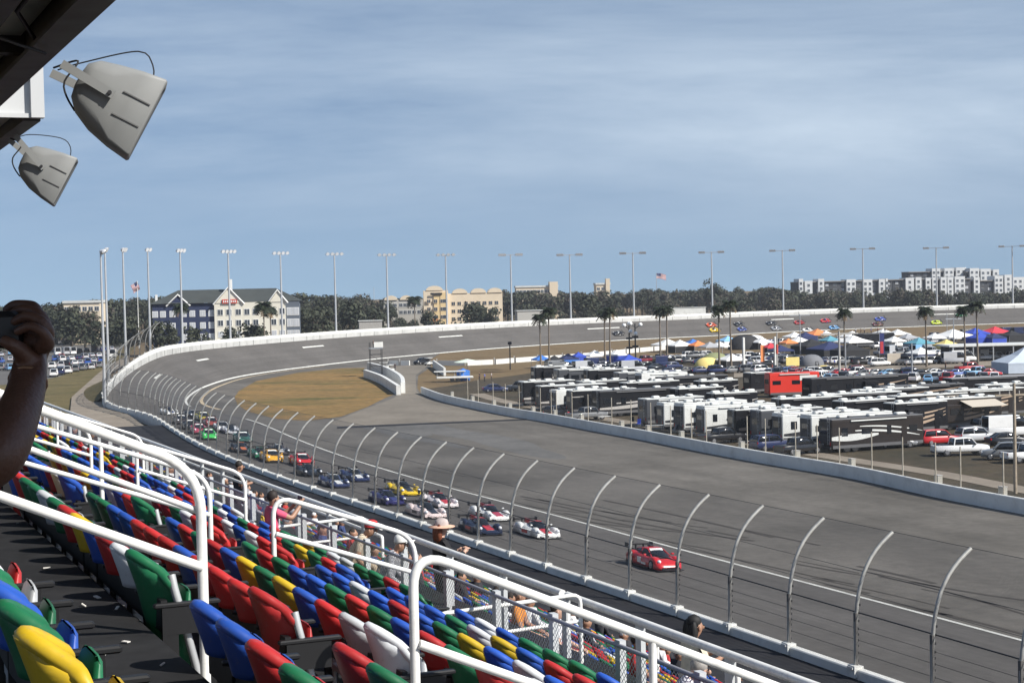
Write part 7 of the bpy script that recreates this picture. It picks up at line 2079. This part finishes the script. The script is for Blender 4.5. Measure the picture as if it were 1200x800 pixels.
# ------------------------------------------------------------------ people in the infield, a few pixels tall
PA1 = [mat('paint_a_person', (.5, .5, .5), .85), mat('paint_b_person', (.03, .03, .04), .85)]
sm_me = body_mesh(STAND, dress(), [skinm('tan'), PA1[0], PA1[1], M_RUBBER], 1)
sm_me.materials[1] = PA1[0]
_pn = [0]
def mini(x, y, c, lab, z=0.0, face=None):
    o = bpy.data.objects.new('person', sm_me); link(o)
    o.material_slots[1].link = 'OBJECT'; o.material_slots[1].material = mat('cloth_p%02d%02d%02d' % tuple(int(q * 99) for q in c), c, .85)
    o.matrix_world = rotz(at(x, y, z), random.uniform(0, 6.28) if face is None else face); tag(o, lab, 'person', 'people standing in the infield')
WH, BKc, RDc, BLc = (.65, .65, .65), (.02, .02, .025), (.45, .04, .04), (.05, .10, .35)
rv(1003, 407, 13, M_RVK, 'dark trailer with people standing on its roof at the edge of the far banking', roof=M_ROOFD, slides=0, ac=0, cat='trailer', dir_=(1, .25, 0))
def onroof(x): 
    return None
for x, c, lab in ((1003, WH, 'person in white, leftmost on the trailer roof by the banking'), (1009, BKc, 'person in black on the trailer roof, second from the left'), (1013, WH, 'person in pale clothes on the trailer roof by the person in black'), (1021, BLc, 'person in blue at the middle of the trailer roof'), (1029, RDc, 'person in red at the right part of the trailer roof'), (1037, BKc, 'person in dark clothes at the right end of the trailer roof')):
    b = at(1003, 407); d = V((1, .25, 0)).normalized(); sd2 = V((-d.y, d.x, 0))
    best = min((b + d * (k * .1) + sd2 * 1.2 + V((0, 0, 3.72)) for k in range(6, 126)), key=lambda q: abs(proj(q)[0] - x))
    o = bpy.data.objects.new('person', sm_me); link(o); o.material_slots[1].link = 'OBJECT'; o.material_slots[1].material = mat('cloth_p%02d%02d%02d' % tuple(int(q * 99) for q in c), c, .85)
    o.matrix_world = rotz(best, random.uniform(0, 6)); tag(o, lab, 'person', 'people standing in the infield')
for x, y, c, lab in ((937, 437, BKc, 'person in black beside the yellow board'), (970, 430, WH, 'person in white under the navy canopy'), (978, 430, BLc, 'person in blue under the navy canopy, right of the one in white'), (1006, 431, WH, 'person in white in front of the black canopy by the utility pole'), (690, 481, WH, 'person in white standing beside the left motorhomes behind the fence'),
                     (695, 484, WH, 'second person in white by the left motorhomes, nearer the wall'), (1062, 432, WH, 'person in white on the infield road near the peaked white canopy'), (1108, 433, BKc, 'person in black on the infield road'), (1166, 431, (.5, .2, .1), 'person in orange near the pale blue marquee'), (463, 434, BKc, 'person in dark clothes by the golf carts at the pit gate'),
                     (562, 446, BKc, 'person in black right of the small blue canopy, first of three'), (568, 447, BLc, 'person in blue right of the small blue canopy, second of three'), (576, 446, WH, 'person in white right of the small blue canopy, third of three'), (905, 436, RDc, 'person in red behind the red trailer'), (868, 433, BKc, 'person in black at the peaked white canopy opening')):
    mini(x, y, c, lab)
o = bpy.data.objects.new('person', sm_me); link(o); o.matrix_world = rotz(at(441, 441) + V((-.5, 0, 6.4)), .4); o.material_slots[1].link = 'OBJECT'; o.material_slots[1].material = mat('cloth_p020202', BKc, .85); tag(o, 'person in black on the platform of the camera tower', 'person', 'people standing in the infield')
# ------------------------------------------------------------------ light, sky, view
SUN_EL, SUN_D = math.radians(40), V((.86, -.51))
sd = V((SUN_D.x, SUN_D.y, 0)).normalized() * math.cos(SUN_EL) + V((0, 0, math.sin(SUN_EL)))
sun = bpy.data.lights.new('sun', 'SUN'); sun.energy = 4.9; sun.angle = math.radians(.53); sun.color = (1, .955, .88)
so = bpy.data.objects.new('sun', sun); COL.objects.link(so)
so.rotation_euler = (-sd).to_track_quat('-Z', 'Y').to_euler()
so.location = (60, -40, 120)
wd = bpy.data.worlds.new('World'); SC.world = wd; wd.use_nodes = True
nt = wd.node_tree; bg = nt.nodes['Background']
sky = nt.nodes.new('ShaderNodeTexSky'); sky.sky_type = 'NISHITA'; sky.sun_disc = False
sky.sun_elevation = SUN_EL; sky.sun_rotation = math.atan2(SUN_D.x, SUN_D.y)
sky.altitude = 0; sky.air_density = 1.0; sky.dust_density = .3; sky.ozone_density = 2.0
tc = nt.nodes.new('ShaderNodeTexCoord')
mp = nt.nodes.new('ShaderNodeMapping'); mp.inputs['Location'].default_value = (0, 0, .16)
nt.links.new(tc.outputs['Generated'], mp.inputs['Vector'])
nz = nt.nodes.new('ShaderNodeVectorMath'); nz.operation = 'NORMALIZE'
nt.links.new(mp.outputs['Vector'], nz.inputs[0]); nt.links.new(nz.outputs[0], sky.inputs['Vector'])
# thin streaky high cloud
m2 = nt.nodes.new('ShaderNodeMapping'); m2.inputs['Scale'].default_value = (1.5, 1.5, 10); m2.inputs['Rotation'].default_value = (0, math.radians(3), 0); m2.inputs['Location'].default_value = (3.1, .4, 1.3)
nt.links.new(tc.outputs['Generated'], m2.inputs['Vector'])
n1 = nt.nodes.new('ShaderNodeTexNoise'); n1.inputs['Scale'].default_value = 1.0; n1.inputs['Detail'].default_value = 7; n1.inputs['Roughness'].default_value = .62; n1.inputs['Distortion'].default_value = .25
nt.links.new(m2.outputs['Vector'], n1.inputs['Vector'])
cr = nt.nodes.new('ShaderNodeMapRange'); cr.inputs['From Min'].default_value = .36; cr.inputs['From Max'].default_value = .70; cr.inputs['To Max'].default_value = .78
nt.links.new(n1.outputs['Fac'], cr.inputs['Value'])
# cloud band: nothing at the horizon or low sky, most from about 4 to 9 degrees up
sx = nt.nodes.new('ShaderNodeSeparateXYZ'); nt.links.new(tc.outputs['Generated'], sx.inputs[0])
bd = nt.nodes.new('ShaderNodeValToRGB'); e = bd.color_ramp.elements
e[0].position = .01; e[0].color = (.05, .05, .05, 1); e[1].position = .075; e[1].color = (1, 1, 1, 1)
q = e.new(.13); q.color = (.75, .75, .75, 1); q = e.new(.22); q.color = (.3, .3, .3, 1)
nt.links.new(sx.outputs[2], bd.inputs['Fac'])
mu = nt.nodes.new('ShaderNodeMath'); mu.operation = 'MULTIPLY'
nt.links.new(cr.outputs['Result'], mu.inputs[0]); nt.links.new(bd.outputs['Color'], mu.inputs[1])
mx = nt.nodes.new('ShaderNodeMix'); mx.data_type = 'RGBA'
nt.links.new(mu.outputs[0], mx.inputs['Factor']); nt.links.new(sky.outputs[0], mx.inputs['A']); mx.inputs['B'].default_value = (6.6, 7.7, 8.8, 1)
nt.links.new(mx.outputs['Result'], bg.inputs['Color']); bg.inputs['Strength'].default_value = .081
SC.view_settings.view_transform = 'Standard'; SC.view_settings.look = 'None'; SC.view_settings.gamma = 1; SC.view_settings.use_curve_mapping = False
SC.view_settings.exposure = 0.45
SC.cycles.max_bounces = 6; SC.cycles.diffuse_bounces = 3; SC.cycles.transparent_max_bounces = 24
SC.cycles.use_denoising = True

# thin air between the eye and the far trees
hz = MB(); hz.box((0, 700, 58), (2800, 2000, 118)); hm = bpy.data.materials.new('haze'); hm.use_nodes = True
hn = hm.node_tree; hn.nodes.remove(hn.nodes['Principled BSDF']); pv = hn.nodes.new('ShaderNodeVolumePrincipled'); pv.inputs['Color'].default_value = (.86, .91, 1, 1); pv.inputs['Density'].default_value = .00011; pv.inputs['Anisotropy'].default_value = .2
hn.links.new(pv.outputs['Volume'], hn.nodes['Material Output'].inputs['Volume'])
hz.build('haze', hm, kind='stuff', label='thin pale haze hanging over the whole track', cat='haze')
SC.cycles.volume_bounces = 0
